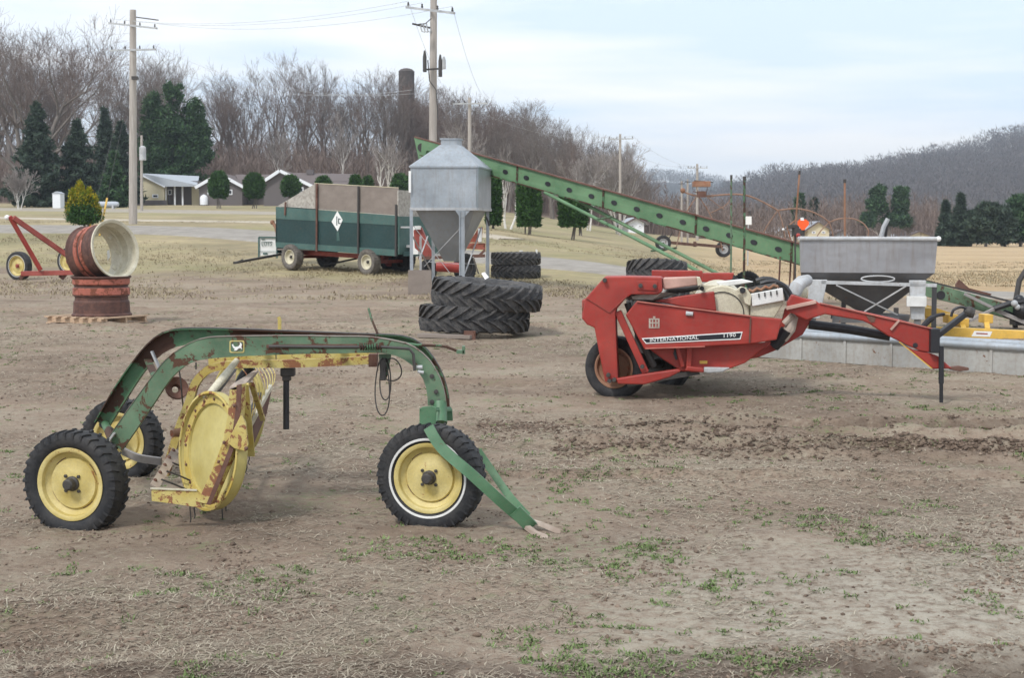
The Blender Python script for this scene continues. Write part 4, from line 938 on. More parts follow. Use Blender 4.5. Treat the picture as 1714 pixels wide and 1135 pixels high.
# ================================================================== WHEELS
def tyre_mb(c, ax, Ro, w, ri, lugs=0, lug_h=.02, style='rib', seg=64):
    """Ro overall radius, w width, ri bead radius"""
    mb = MB(); rt_ = Ro - (lug_h if lugs else 0); h = w / 2
    def sh(x):   # outer radius at |x| (0 centre..1 edge)
        return rt_ - .10 * (rt_ - ri) * x ** 3.2 - .0
    prof = [(ri, -h * .62), (ri + .02 * Ro, -h * .74), (ri + .30 * (rt_ - ri), -h * .95), (ri + .55 * (rt_ - ri), -h * 1.0), (ri + .78 * (rt_ - ri), -h * .97)]
    for x in (-.86, -.6, -.3, 0, .3, .6, .86): prof.append((sh(abs(x)), h * x))
    prof += [(ri + .78 * (rt_ - ri), h * .97), (ri + .55 * (rt_ - ri), h), (ri + .30 * (rt_ - ri), h * .95), (ri + .02 * Ro, h * .74), (ri, h * .62)]
    mb.lathe(c, ax, prof, seg, closed=True)
    c = Vector(c); ax, u, v = frame(ax)
    def pt(a, hh, r): return c + ax * hh + (u * math.cos(a) + v * math.sin(a)) * r
    if lugs:
        for side in (-1, 1):
            for k in range(lugs):
                a0 = 2 * math.pi * (k + (.5 if side > 0 else 0)) / lugs
                secs = []
                if style == 'chev': st = [(.03, 0), (.35, .45), (.7, .85), (.96, 1.1), (1.04, 1.15)]; sweep = 2 * math.pi / lugs * 1.15; wa = .32 * 2 * math.pi / lugs
                else: st = [(.25, 0), (.6, .25), (.92, .45), (1.02, .5), (1.03, .5)]; sweep = 2 * math.pi / lugs * .7; wa = .36 * 2 * math.pi / lugs
                for j, (x, q) in enumerate(st):
                    a = a0 + sweep * q * (1 if style == 'chev' else 1); hh = side * h * x
                    last = j == len(st) - 1
                    rb = sh(min(x, .95)) - .012 - (.35 * (rt_ - ri) * .5 if last else 0); rt2 = (sh(min(x, .9)) + lug_h * (1 - .35 * (x > 1))) - ((rt_ - ri) * .28 if last else 0)
                    if last: rb = rt2 - .012
                    ww = wa * (.5 if x < .1 else .42)
                    secs.append([pt(a - ww, hh, rb), pt(a + ww, hh, rb), pt(a + ww * .72, hh, rt2), pt(a - ww * .72, hh, rt2)])
                mb.loft(secs)
    return mb
def wheel(parent, c, ax, Ro, w, ri, rimmat, tmat='rubber', lugs=28, lug_h=.014, style='rib', hubmat='iron', dish=.25, stripe=False, seg=56, name='wheel', hub=True, bolts=4):
    c = Vector(c); ax_, u, v = frame(ax); h = w / 2
    mb = MB()
    prof = [(ri + .004, h * .78), (ri + .008, h * .84), (ri - .006, h * .86), (ri - .018, h * .78), (ri - .022, h * .45), (ri - .045, h * .28), (ri * .74, h * .22), (ri * .70, h * (dish + .16)), (ri * .46, h * (dish + .12)), (ri * .40, h * (dish + .22)), (ri * .10, h * (dish + .22)), (.001, h * (dish + .22))]
    mb.lathe(c, ax, prof, seg)
    prof2 = [(ri + .004, h * .78), (ri - .004, h * .3), (ri - .004, -h * .78), (ri + .008, -h * .84), (ri - .012, -h * .84), (ri - .03, -h * .4), (ri * .74, h * .05), (.001, h * .1)]
    mb.lathe(c, ax, prof2, seg)
    wh = mb.build(name, rimmat, parent, smooth=40)
    tyre_mb(c, ax, Ro, w, ri, lugs, lug_h, style, seg).build('tyre', M[tmat], wh, smooth=38)
    if stripe:
        MB().lathe(c, ax, [(ri + .022, h * .935), (ri + .023, h * .975), (ri + .034, h * .992), (ri + .036, h * .955)], seg).build('white_wall', M['white'], wh)
    if rimmat == M['rim_yellow']:
        for k in range(4):
            a = R(20 + 90 * k); MB().lathe(c, ax, [(ri * .725, h * .235), (ri * .765, h * .225), (ri * .765, h * .245), (ri * .725, h * .255)], 6, closed=True, a0=a, a1=a + .5).build('rim_slot', M['rust'], wh)
    if hub:
        hb = MB(); z = h * (dish + .20); hr = ri * .17
        hb.lathe(c, ax, [(hr * 1.25, z), (hr * 1.25, z + .012), (hr, z + .02), (hr * .95, z + .055), (hr * .7, z + .065), (.001, z + .065)], 16)
        for k in range(bolts):
            a = 2 * math.pi * (k + .5) / bolts; p = c + (u * math.cos(a) + v * math.sin(a)) * ri * .29 + ax_ * z
            hb.lathe(p, ax, [(ri * .05, 0), (ri * .05, .012), (.001, .014)], 6)
        hb.build('hub', M[hubmat], wh)
    return wh
# ================================================================== SIDE-DELIVERY RAKE
YN, YF = 8.40, 9.12
rake = thing('hay_rake', (-1.2, 8.7, 0), 'green and yellow rusty side-delivery hay rake on three wheels in the foreground', 'hay rake')
def channel(top, bot, Y, fw, n=44, t=.006, lip=.0):
    """C channel; web at Y, flanges towards Y+fw"""
    T = crom([P(a, b, Y) for a, b in top], n); B = crom([P(a, b, Y) for a, b in bot], n); s = 1 if fw > 0 else -1
    secs = []
    for a, b in zip(T, B):
        d = (a - b).normalized(); y0, y1, y2 = 0, s * t, fw
        secs.append([a, a + Vector((0, y2, 0)), a + Vector((0, y2, 0)) - d * t, a + Vector((0, y1, 0)) - d * t, b + Vector((0, y1, 0)) + d * t, b + Vector((0, y2, 0)) + d * t, b + Vector((0, y2, 0)), b])
    return MB().loft(secs)
topN = [(181, 731), (220, 675), (259, 622), (276, 601), (296, 585), (322, 570), (348, 563), (400, 561), (500, 560), (560, 561), (617, 562), (657, 568), (687, 576), (716, 598), (735, 628), (744, 655), (747, 678)]
botN = [(203, 752), (230, 713), (259, 670), (276, 644), (292, 624), (315, 607), (342, 599), (400, 594), (500, 590), (560, 589), (617, 588), (645, 589), (668, 595), (690, 609), (706, 628), (714, 650), (716, 676)]
channel(topN, botN, YN, .055).build('near_beam', M['green'], rake, smooth=30)
topF = [(162, 702), (195, 645), (228, 598), (250, 572), (272, 555), (296, 548), (330, 546.5), (400, 548), (500, 552), (600, 556), (670, 559), (700, 569), (722, 590), (740, 620), (751, 655), (753, 680)]
botF = [(182, 716), (212, 668), (240, 625), (262, 598), (284, 583), (306, 575), (335, 572), (400, 573), (500, 577), (600, 580), (652, 583), (680, 592), (700, 610), (716, 634), (723, 655), (726, 680)]
channel(topF, botF, YF, -.06).build('far_beam', M['green_dk'], rake, smooth=30)
# top edge lip strip is part of the near beam; cross members between beams
for (px, py, px2, py2) in ((266, 640, 247, 600), (430, 580, 432, 562), (560, 576, 566, 566), (640, 577, 650, 571)):
    MB().bar(P(px, py, YN + .03), P(px2, py2, YF - .03), .045, .012).build('cross_brace', M['green_dk'], rake, smooth=0)
MB().bar(P(254, 585, YF - .07), P(270, 622, YF - .07), .04, .012).build('pale_plate', M['zinc'], rake, smooth=0)
MB().bar(P(178, 742, YN - .012), P(192, 722, YN - .012), .05, .012).build('pale_end_plate', M['zinc'], rake, smooth=0)
def lip(path, Y, mat, d):
    C = crom([P(a, b, Y) for a, b in path], 44); MB().loft([[p + Vector((0, -.004 * d, .0015)), p + Vector((0, .05 * d, .0015)), p + Vector((0, .05 * d, .0055)), p + Vector((0, -.004 * d, .0055))] for p in C]).build('beam_lip', mat, rake)
lip(topN, YN, M['beamlip'], 1); lip(topF, YF, M['iron'], -1)
# slot and decal on beam
sl = MB(); sl.prism([P(446, 574, YN - .002), P(598, 573, YN - .002), P(598, 579, YN - .002), P(446, 580, YN - .002)], (0, -.005, 0)); sl.build('slot_plate', M['rust'], rake, smooth=0)
dc = MB(); y0 = YN - .003
def rrect(px0, px1, py0, py1, Y, r=3, n=4):
    pts = []
    for cx, cy, a0 in ((px1 - r, py0 + r, -90), (px1 - r, py1 - r, 0), (px0 + r, py1 - r, 90), (px0 + r, py0 + r, 180)):
        for k in range(n + 1):
            a = R(a0 + 90 * k / n); pts.append(P(cx + r * math.cos(a), cy + r * math.sin(a), Y))
    return pts
dc.prism(rrect(384, 409, 567, 588, y0), (0, -.001, 0)); o = dc.build('badge_border', M['yellow_disc'], rake, smooth=0)
MB().prism(rrect(386, 407, 569, 586, y0 - .002), (0, -.001, 0)).build('badge_field', M['green'], o, smooth=0)
lo = [(388, 574), (390, 573), (391, 576), (394, 578), (399, 577), (402, 573), (401, 570), (403, 571), (405, 574), (404, 578), (405, 582), (402, 580), (399, 581), (396, 584), (391, 584), (393, 582), (390, 579)]
MB().prism([P(a, b, y0 - .004) for a, b in lo], (0, -.001, 0)).build('badge_emblem', M['text_white'], o, smooth=0)
# yellow long beam under the frame
def ribband(pts_top, wpx, Y0, Y1, t, n=24):
    T = crom([P(a, b, Y0 + (Y1 - Y0) * i / (len(pts_top) - 1)) for i, (a, b) in enumerate(pts_top)], n); secs = []
    for i, a in enumerate(T):
        d = (T[min(i + 1, n - 1)] - T[max(i - 1, 0)]).normalized(); up = Vector((0, 1, 0)).cross(d).normalized(); up = up if True else up
        w = wpx * a.y / F; s_ = Vector((0, t, 0))
        secs.append([a - up * w / 2 - s_, a + up * w / 2 - s_, a + up * w / 2 + s_, a - up * w / 2 + s_])
    return MB().loft(secs)
ribband([(630, 599), (560, 603), (480, 606), (420, 606), (370, 610), (345, 619), (327, 640), (318, 668), (302, 710), (288, 755), (277, 792)], 13, 8.62, 8.78, .03, 44).build('yellow_arm', M['yellow_rusty'], rake)
ribband([(420, 600), (380, 604), (350, 612), (335, 628), (322, 655)], 8, 9.3, 9.3, .02, 20).build('rear_yellow_arm', M['yellow'], rake)
MB().box(P(625, 600, 8.63), (.05, .1, .075)).build('arm_cap', M['rust'], rake, smooth=0)
ya = MB(); ya.bar(P(350, 600, 9.0), P(462, 596, 9.0), .05, .06).bar(P(465, 594, 9.0), P(630, 592, 8.9), .04, .04); ya.build('upper_yellow_bar', M['yellow'], rake, smooth=0)
MB().tube([P(468, 560, 9.3), P(468, 532, 9.3), P(466, 528, 9.3)], .012, 8).build('yellow_lever', M['yellow'], rake)
# reel: near disc, far disc, tine bars
n_disc = Vector((-.76, -.645, .10)).normalized()
cN = P(356, 752, 8.25); cF = P(398, 682, 10.0); RD = .346
def disc(c, name, full=True):
    mb = MB()
    if not full:
        mb.lathe(c, n_disc, [(RD, -.02), (RD, .03), (RD - .012, .03), (RD - .05, .004), (RD - .05, -.004), (RD - .012, -.02)], 64, closed=True); mb.bar(c - frame(n_disc)[2] * RD * .9, c + frame(n_disc)[2] * RD * .9, .06, .01); return mb.build(name, M['yellow_disc'], rake, smooth=30)
    mb.lathe(c, n_disc, [(RD - .012, -.02), (RD, -.02), (RD, .030), (RD - .008, .034), (RD - .014, .01), (RD - .07, .006), (RD - .072, -.004), (RD * .12, .012), (.001, .012)], 64)
    mb.lathe(c, n_disc, [(RD - .014, -.04), (RD - .016, -.004), (.001, -.004)], 64)
    o = mb.build(name, M['yellow_disc'], rake, smooth=30)
    return o
dN = disc(cN, 'near_disc'); dF = disc(cF, 'far_ring', False)
ax_, du, dv = frame(n_disc)
lipm = MB(); lipm.lathe(cN, n_disc, [(RD + .001, .030), (RD + .004, .038), (RD - .010, .041), (RD - .013, .034)], 64); lipm.build('rim_lip', M['yellow'], dN)
ring = MB(); ring.lathe(cN, n_disc, [(RD - .068, .007), (RD - .066, .012), (RD - .018, .014), (RD - .016, .009)], 64); ring.build('rivet_ring', M['yellow'], dN)
rv = MB()
for k in range(16):
    a = 2 * math.pi * k / 16; rv.ball(cN + (du * math.cos(a) + dv * math.sin(a)) * (RD - .042) + ax_ * .015, .009, 5)
rv.build('rivet', M['rust'], dN)
axis = cF - cN
for k in range(5):
    a = 2 * math.pi * (k + .35) / 5; off = (du * math.cos(a) + dv * math.sin(a)) * (RD - .03)
    b = MB().tube([cN + off, cF + off], .016, 8).build('tine_bar', M['iron'], rake)
for (x, y0_, y1_, Y) in ((318, 848, 884, 8.2), (325, 850, 872, 8.3), (371, 842, 882, 8.3), (377, 838, 866, 8.5), (384, 832, 858, 8.7), (412, 768, 792, 9.2), (416, 756, 776, 9.5)):
    MB().tube([P(x, y0_ - 14, Y), P(x, y0_, Y), P(x + 1.5, (y0_ + y1_) / 2, Y), P(x - 1, y1_ - 3, Y), P(x + 2.5, y1_, Y)], .0042, 6).build('tine', M['iron'], rake)
# curved stripper ribs round the basket
for j in range(9):
    u = j / 8; t0 = P(411, 618, 8.95).lerp(P(449, 604, 10.3), u); b0 = P(417, 712, 8.75).lerp(P(453, 648, 9.9), u); out_ = Vector((.05, .0, .0))
    pts = crom([t0 + Vector((-.06, 0, .02)), t0 + Vector((-.01, 0, 0)), t0.lerp(b0, .35) + out_ * .7, t0.lerp(b0, .7) + out_ * .6, b0], 12)
    MB().loft([[p - axis.normalized() * .012, p + axis.normalized() * .012, p + axis.normalized() * .012 + Vector((.005, 0, 0)), p - axis.normalized() * .012 + Vector((.005, 0, 0))] for p in pts]).build('stripper_rib', M['yellow'], rake, smooth=30)
# front end channel (diagonal), rusty
Yc = 7.98
mb = MB(); fr = [(330, 838), (352, 790), (372, 738), (381, 690), (384, 648), (404, 640), (403, 676), (398, 716), (390, 752), (372, 796), (352, 843)]
mb.prism([P(a, b, Yc) for a, b in fr], (.02, .05, 0)); mb.build('end_channel', M['yellow_rusty'], rake, smooth=0, bevel=.004)
MB().prism([P(a, b, Yc - .012) for a, b in [(396, 642), (404, 640), (403, 676), (398, 716), (390, 752), (372, 796), (352, 843), (345, 842), (366, 792), (383, 748), (390, 714), (395, 676)]], (0, .012, 0)).build('channel_flange', M['rust'], rake, smooth=0)
mb = MB(); mb.prism([P(a, b, Yc - .03) for a, b in [(404, 690), (411, 706), (415, 742), (411, 753), (392, 748), (380, 738)]], (0, .03, 0)); mb.build('gusset', M['yellow_rusty'], rake, smooth=0, bevel=.003)
mb = MB(); mb.prism([P(384, 645, Yc), P(392, 638, Yc + .02), P(412, 626, Yc + .6), P(424, 618, Yc + .9), P(432, 617, Yc + .9), P(420, 632, Yc + .5), P(405, 645, Yc)], (0, 0, -.015)); mb.build('top_plate', M['dusty_tan'], rake, smooth=0)
mb = MB(); mb.bar(P(410, 640, Yc + .2), P(421, 760, Yc + .45), .04, .02); mb.bar(P(421, 640, 8.6), P(440, 700, 9.0), .03, .02); mb.build('end_strut', M['yellow'], rake, smooth=0)
mb = MB(); mb.ball(P(392, 676, Yc - .02), .010, 6).ball(P(375, 738, Yc - .02), .010, 6).ball(P(412, 748, Yc - .03), .012, 6).ball(P(366, 770, Yc - .02), .009, 6); mb.build('bolt', M['rust'], rake)
# lower tray and perforated bar
mb = MB(); mb.prism([P(a, b, 8.0) for a, b in [(253, 816), (330, 818), (345, 838), (340, 848), (285, 840), (254, 836)]], (0, .012, 0)); mb.build('tray_side', M['yellow_rusty'], rake, smooth=0)
MB().bar(P(252, 815, 8.0), P(330, 818, 8.0), .014, .008).build('tray_edge', M['cream'], rake, smooth=0)
mb = MB(); mb.bar(P(258, 812, 8.05), P(303, 738, 8.9), .055, .008, up=(.5, -.6, .6)); o = mb.build('perforated_bar', M['dusty_tan'], rake, smooth=0)
mb = MB()
for k in range(6):
    u = (k + .6) / 6; p = P(258, 812, 8.05).lerp(P(303, 738, 8.9), u) + Vector((-.008, -.012, .010)); mb.ball(p, .013, 6)
mb.build('bolt', M['rust'], o)
mb = MB()
for k in range(4):
    a = P(270 + k * 9, 800 - k * 14, 8.15 + .18 * k); mb.tube([a, a + Vector((.06, .03, -.03)), a + Vector((.14, .08, -.08))], .006, 6)
mb.build('spring_rod', M['iron'], rake)
MB().tube([P(345, 664, 8.35), P(372, 632, 8.5), P(397, 600, 8.6)], [.022, .026, .018], 12).build('cream_shaft', M['cream'], rake)
MB().tube([P(398, 652, 9.1), P(405, 632, 9.1), P(420, 610, 9.1)], .035, 8).build('black_joint', M['black'], rake)
MB().lathe(P(297, 722, 8.6), (-.7, -.7, 0), [(.001, .04), (.022, .04), (.026, 0), (.026, -.06), (.001, -.06)], 12).build('bearing', M['rustlite'], rake)
# right guard plates (rub bar and dark side)
mb = MB(); mb.bar(P(417, 712, 8.7), P(453, 645, 9.7), .022, .03); mb.build('guard_bar', M['cream'], rake, smooth=0)
mb = MB(); mb.prism([P(417, 716, 8.75), P(452, 652, 9.75), P(444, 690, 9.75), P(414, 760, 8.8)], (.01, 0, 0)); mb.build('guard_skirt', M['rust'], rake, smooth=0)
# bits on the far side
MB().lathe(P(293, 650, 8.95), (.4, -.8, .3), [(.02, 0), (.05, .02), (.075, .05), (.07, .06), (.03, .03)], 18).build('curved_shield', M['rust'], rake)
MB().tube([P(300, 617, 8.7), P(303, 640, 8.7), P(305, 665, 8.72), P(307, 680, 8.75)], .005, 6).tube([P(328, 604, 8.7), P(328, 616, 8.7)], .005, 6).build('hanging_rod', M['iron'], rake)
# leaf-spring bar, axles
mb = MB(); pts = crom([P(205, 752, 8.6), P(232, 764, 8.6), P(270, 770, 8.65)], 12); mb.loft([[p + Vector((0, -.02, -.022)), p + Vector((0, .02, -.022)), p + Vector((0, .02, .022)), p + Vector((0, -.02, .022))] for p in pts]); mb.build('curved_bar', M['graybar'], rake)
axw = Vector((-.276, -.96, 0)).normalized()
wN = P(128, 805, 8.12); wF = P(205, 735, 9.85)
wheel(rake, wN, axw, .312, .165, .205, M['rim_yellow'], lugs=34, lug_h=.010)
wheel(rake, wF, axw, .300, .15, .196, M['rim_yellow'], lugs=34, lug_h=.010)
MB().tube([wN - axw * .02, P(192, 742, YN + .03)], .028, 10).tube([wF - axw * .0, P(172, 708, YF)], .025, 10).build('stub_axle', M['iron'], rake)
MB().tube([P(192, 745, YN + .04), P(176, 708, YF - .04)], .025, 10).build('axle_tube', M['green_dk'], rake)
wc = P(722, 795, 8.16); axf = Vector((-.25, -.968, 0)).normalized()
wheel(rake, wc, axf, .318, .165, .198, M['rim_yellow'], lugs=38, lug_h=.007, stripe=True, hubmat='iron')
# caster fork / clamp over the front wheel
mb = MB(); mb.tube([P(736, 672, 8.42), P(737, 706, 8.35)], .042, 16); mb.build('spindle', M['green_clean'], rake)
mb = MB(); hoop = []
for k in range(9):
    a = math.pi * k / 8; hoop.append(P(728 - 22 * math.cos(a) * .6, 690 - 12 * math.sin(a), 8.22))
mb.prism([P(a, b, 8.14) for a, b in [(702, 684), (706, 679), (722, 677), (730, 680), (729, 722), (720, 727), (702, 724)]], (0, .02, 0)); mb.prism([P(702, 680, 8.14), P(755, 678, 8.5), P(757, 683, 8.5), P(706, 684, 8.14)], (0, 0, -.012)); mb.prism([P(a, b, 8.5) for a, b in [(733, 680), (757, 682), (758, 702), (735, 702)]], (0, .015, 0)); mb.build('fork_head', M['green_clean'], rake, smooth=0, bevel=.003)
MB().lathe(P(711, 717, 8.14), (0, -1, 0), [(.020, 0), (.020, .018), (.001, .02)], 10).build('pivot_bolt', M['iron'], rake)
bo = MB()
for (x, y) in ((723, 627), (723, 670), (735, 669), (730, 653)): bo.lathe(P(x, y, YN), (0, -1, 0), [(.014, 0), (.014, .012), (.001, .014)], 8)
bo.build('bolt', M['iron'], rake)
def arm(pts, w, t, Ys):
    T = crom([P(a, b, y) for (a, b), y in zip(pts, Ys)], 24); secs = []
    for i, p in enumerate(T):
        d = (T[min(i + 1, 23)] - T[max(i - 1, 0)]).normalized(); up = Vector((0, 1, 0)).cross(d).normalized() * (w / 2); s_ = Vector((0, t, 0))
        secs.append([p - up - s_, p + up - s_, p + up + s_, p - up + s_])
    return MB().loft(secs)
arm([(717, 712), (740, 748), (790, 792), (840, 838), (868, 862), (882, 873)], .062, .008, [8.05, 8.0, 7.93, 7.95, 8.0, 8.0]).build('near_tongue_arm', M['green_clean'], rake)
arm([(800, 752), (822, 784), (848, 822), (872, 850), (884, 862)], .045, .008, [8.45, 8.4, 8.3, 8.2, 8.15]).build('far_tongue_arm', M['green_clean'], rake)
arm([(862, 852), (882, 872), (890, 880)], .075, .02, [7.98, 8.0, 8.02]).build('hitch_block', M['green_clean'], rake)
mb = MB(); T = [P(886, 866, 8.1), P(905, 872, 8.02), P(932, 884, 7.98)]; mb.loft([[p + Vector((-.01, 0, -.02)), p + Vector((.02, -.01, -.02)), p + Vector((.02, .0, 0)), p + Vector((-.01, .01, 0))] for p in T])
T = [P(880, 876, 8.0), P(893, 886, 7.9), P(911, 893, 7.85)]; mb.loft([[p + Vector((-.015, 0, -.02)), p + Vector((.02, -.01, -.02)), p + Vector((.02, .0, 0)), p + Vector((-.015, .01, 0))] for p in T]); mb.build('hitch_tongs', M['dusty_tan'], rake)
# rods, spring, lever, cable, jack
MB().tube([P(450, 577, 8.36), P(560, 578, 8.36), P(640, 578, 8.35), P(685, 581, 8.34), P(692, 590, 8.34), P(694, 618, 8.34)], .009, 8).build('control_rod', M['iron'], rake)
sp = []
for k in range(90):
    a = k * 2 * math.pi / 10; p = P(601 + 37 * k / 89, 577.5, 8.35); sp.append(p + Vector((0, math.cos(a), math.sin(a))) * .020)
MB().tube(sp, .0042, 5).build('spring', M['green_dk'], rake)
MB().tube([P(660, 571, 8.9), P(700, 575, 8.75), P(735, 576, 8.65), P(748, 578, 8.6), P(766, 585, 8.6)], .009, 8).build('trip_rod', M['green_dk'], rake)
MB().box(P(771, 586, 8.6), (.05, .05, .022)).box(P(776, 583, 8.6), (.018, .05, .05)).build('rod_handle', M['green'], rake, smooth=0, bevel=.003)
MB().tube([P(617, 514, 9.2), P(622, 532, 9.15), P(632, 556, 9.1)], .008, 8).build('lever', M['green_dk'], rake)
MB().prism([P(a, b, 8.5) for a, b in [(634, 590), (655, 590), (649, 624), (646, 634), (637, 634)]], (0, .01, 0)).build('hanger_bracket', M['green'], rake, smooth=0)
MB().box(P(641, 616, 8.48), (.035, .03, .13)).build('pulley_block', M['iron'], rake, smooth=0, bevel=.006)
mb = MB()
for (w, h, x, yo) in ((12, 96, 640, 0), (9, 70, 645, .02), (16, 38, 656, .03)):
    pts = [];
    for k in range(25):
        a = math.pi * 2 * k / 24; pts.append(P(x + w * math.sin(a) * (1 - .2 * math.cos(a)), 597 + h / 2 - h / 2 * math.cos(a), 8.47 + yo + .01 * math.sin(3 * a)))
    mb.tube(pts, .0042, 5, caps=False)
mb.build('cable_loop', M['iron'], rake)
mb = MB(); mb.tube([P(479, 628, 8.7), P(479, 716, 8.7)], .019, 12); mb.build('jack_leg', M['black'], rake)
MB().box(P(482, 620, 8.7), (.085, .07, .05)).box(P(480, 628, 8.7), (.05, .055, .05)).build('jack_socket', M['iron'], rake, smooth=0, bevel=.006)
cl = MB(); cl.tube([P(697, 612, 8.36), P(707, 612, 8.36)], .012, 8).tube([P(699, 619, 8.36), P(709, 621, 8.36)], .010, 8); cl.build('pale_clip', M['zinc'], rake)

rake.location.z = -.010
# ================================================================== RED MOWER-CONDITIONER
fwd = Vector((.995, -.10, 0)).normalized(); hd = Vector((.12, .993, 0)).normalized()
PS = Plane(P(1180, 560, 14.15), hd)         # plane of the near side sheets
def S(px, py, off=0.0): return PS.at(px, py, off)
mow = thing('mower_conditioner', (2.2, 15.2, 0), 'red pull-type mower conditioner with white roller housing, right of the tyres', 'mower')
def sheet(name, pts, off, th, mat, parent=None, bevel=.012):
    return MB().prism([S(a, b, off) for a, b in pts], hd * th).build(name, M[mat], parent or mow, smooth=0, bevel=bevel)
main = sheet('side_panel', [(1047, 525), (1065, 503), (1150, 514), (1257, 527.5), (1310, 532), (1300, 567), (1255, 574), (1079, 583.5)], -.04, .05, 'red')
# folded edge highlight and seam
MB().bar(S(1066, 502.5, -.045), S(1256, 527, -.045), .03, .012).build('top_fold', M['redline'], main, smooth=0)
MB().bar(S(1256.5, 530, -.052), S(1254.5, 572, -.052), .012, .012).build('seam', M['rust'], main, smooth=0)
MB().bar(S(1080, 581.5, -.05), S(1180, 578, -.05), .03, .01).build('scraped_edge', M['redline'], main, smooth=0)
sheet('rear_shield', [(1094, 502), (1135, 494), (1195.5, 485.5), (1199.5, 519), (1150, 513)], .10, .04, 'red')
sheet('belly_panel', [(1086, 582), (1180, 577), (1292, 571), (1247, 606), (1212, 619), (1160, 622), (1141, 620), (1110, 600)], .10, .05, 'red')
for pts in ([(1130, 578), (1134, 600), (1131, 601), (1127, 590)],): sheet('slot', pts, .09, .01, 'black', bevel=0)
MB().bar(S(1154, 577, .07), S(1152, 618, .07), .05, .05).build('belly_rib', M['red'], mow, smooth=0, bevel=.005)
MB().bar(S(1134, 580, .08), S(1143, 612, .08), .045, .04).build('belly_rib', M['red'], mow, smooth=0, bevel=.005)
sheet('belly_foot', [(1150, 611), (1178, 614), (1178, 622), (1146, 619)], .03, .10, 'red')
sheet('skid_shoe', [(1178, 613), (1222, 614), (1210, 621), (1185, 623), (1178, 621)], .04, .10, 'zinc')
sheet('yellow_sticker', [(1171, 602), (1184, 602), (1184, 607), (1171, 607)], .088, .003, 'yel_imp', bevel=0)
# front lower nose
sheet('nose_sheet', [(1300, 584), (1344, 558), (1358, 534), (1378, 511), (1314, 514), (1306, 545), (1290, 572), (1250, 600), (1268, 597)], .22, .05, 'red')
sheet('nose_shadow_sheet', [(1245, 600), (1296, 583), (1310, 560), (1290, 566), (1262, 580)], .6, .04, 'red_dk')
# stripe and words
st = sheet('stripe', [(1074, 564.3), (1243, 553.2), (1239.6, 566.3), (1081, 573.6)], -.046, .003, 'text_white', bevel=0)
st2 = MB().prism([S(a, b, -.05) for a, b in [(1076.5, 565.8), (1241, 555.2), (1238, 564.2), (1082, 571.6)]], hd * .002).build('stripe_black', M['decal_black'], st, smooth=0)
ux = (S(1240, 559, 0) - S(1080, 569, 0)).normalized(); uy = (S(1080, 560, 0) - S(1080, 570, 0)).normalized()
mb = MB(); text_mb(mb, 'INTERNATIONAL', S(1088, 570.6, -.053), ux, uy, .034, .004, width=(S(1169, 565, 0) - S(1088, 570, 0)).length); mb.build('lettering', M['text_white'], st, smooth=0)
mb = MB(); text_mb(mb, '1190', S(1211.5, 563, -.053), ux, uy, .034, .004, width=(S(1231, 565, 0) - S(1211, 566, 0)).length); mb.build('model_number', M['text_white'], st, smooth=0)
# grid emblem
em = MB(); k = 0
for (x0, x1, y0, y1) in ((1086, 1089, 531.5, 547), (1091, 1093.5, 531.5, 547), (1096.5, 1099, 531.5, 547), (1101, 1104, 531.5, 547), (1086, 1104, 531, 533), (1086, 1104, 545.5, 547.5), (1086, 1104, 537.5, 539.5), (1093, 1097, 527.5, 530.5)):
    em.prism([S(x0, y0, -.043 - .0006 * k), S(x1, y0, -.043 - .0006 * k), S(x1, y1, -.043 - .0006 * k), S(x0, y1, -.043 - .0006 * k)], hd * .002); k += 1
em.build('emblem', M['dusty_tan'], main, smooth=0)
MB().tube([S(1148, 522.5, -.05), S(1160, 523.5, -.05)], .022, 10).build('reflector', M['zinc'], main)
# rear arched frame
sheet('rear_frame', [(1012.5, 461), (1055, 460.5), (1107.5, 462), (1109, 486), (1101, 491), (1057, 491), (1047, 498), (1031, 517), (1030, 525), (1032, 580), (1034.5, 636), (1013, 638), (1003, 590), (995, 547), (982, 541), (974, 531), (979, 499), (992, 484)], -.06, .34, 'red', bevel=.012)
MB().bar(S(981, 497, -.068), S(1020, 521, -.068), .008, .006).bar(S(1020, 521, -.068), S(1050, 493, -.068), .014, .006).build('frame_fold', M['red_dk'], mow, smooth=0)
sheet('cover_plate', [(1067, 468), (1101, 469), (1100, 485), (1067, 483)], -.072, .012, 'red', bevel=.004)
sheet('rear_wing', [(974, 500), (981, 498), (996, 546), (983, 542), (974, 531)], .10, .2, 'red_dk')
MB().bar(S(1034, 519, .02), S(1081, 622, .02), .085, .07).build('lift_strut', M['red'], mow, smooth=0, bevel=.006)
MB().tube([S(1050, 505, .12), S(1070, 562, .12), S(1095, 612, .16)], .035, 10).build('lift_cylinder', M['iron'], mow)
sheet('lower_arm', [(1031, 632), (1080, 624), (1136, 616), (1140, 620), (1120, 630), (1079, 642), (1034, 641)], -.10, .08, 'red')
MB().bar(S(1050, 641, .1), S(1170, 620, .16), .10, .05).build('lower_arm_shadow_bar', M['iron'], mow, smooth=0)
bo = MB()
for (x, y) in ((1018, 626), (1028, 634), (1020, 636), (1075, 612), (1012, 467), (1072, 476), (1096, 477)): bo.lathe(S(x, y, -.10), -hd, [(.022, -.04), (.022, .012), (.001, .014)], 8)
bo.build('bolt', M['iron'], mow)
# wheels
wax = (-hd + Vector((-.38, 0, 0))).normalized()
wheel(mow, P(1032, 613, 14.62), wax, .325, .19, .205, M['rustlite'], tmat='rubber', lugs=0, hubmat='red_dk', seg=48)
wheel(mow, P(1107, 606, 15.7), wax, .335, .20, .205, M['iron'], tmat='rubber', lugs=0, hubmat='iron', seg=48)
MB().tube([P(1032, 613, 14.62), P(1107, 606, 15.7)], .05, 10).build('axle', M['iron'], mow)
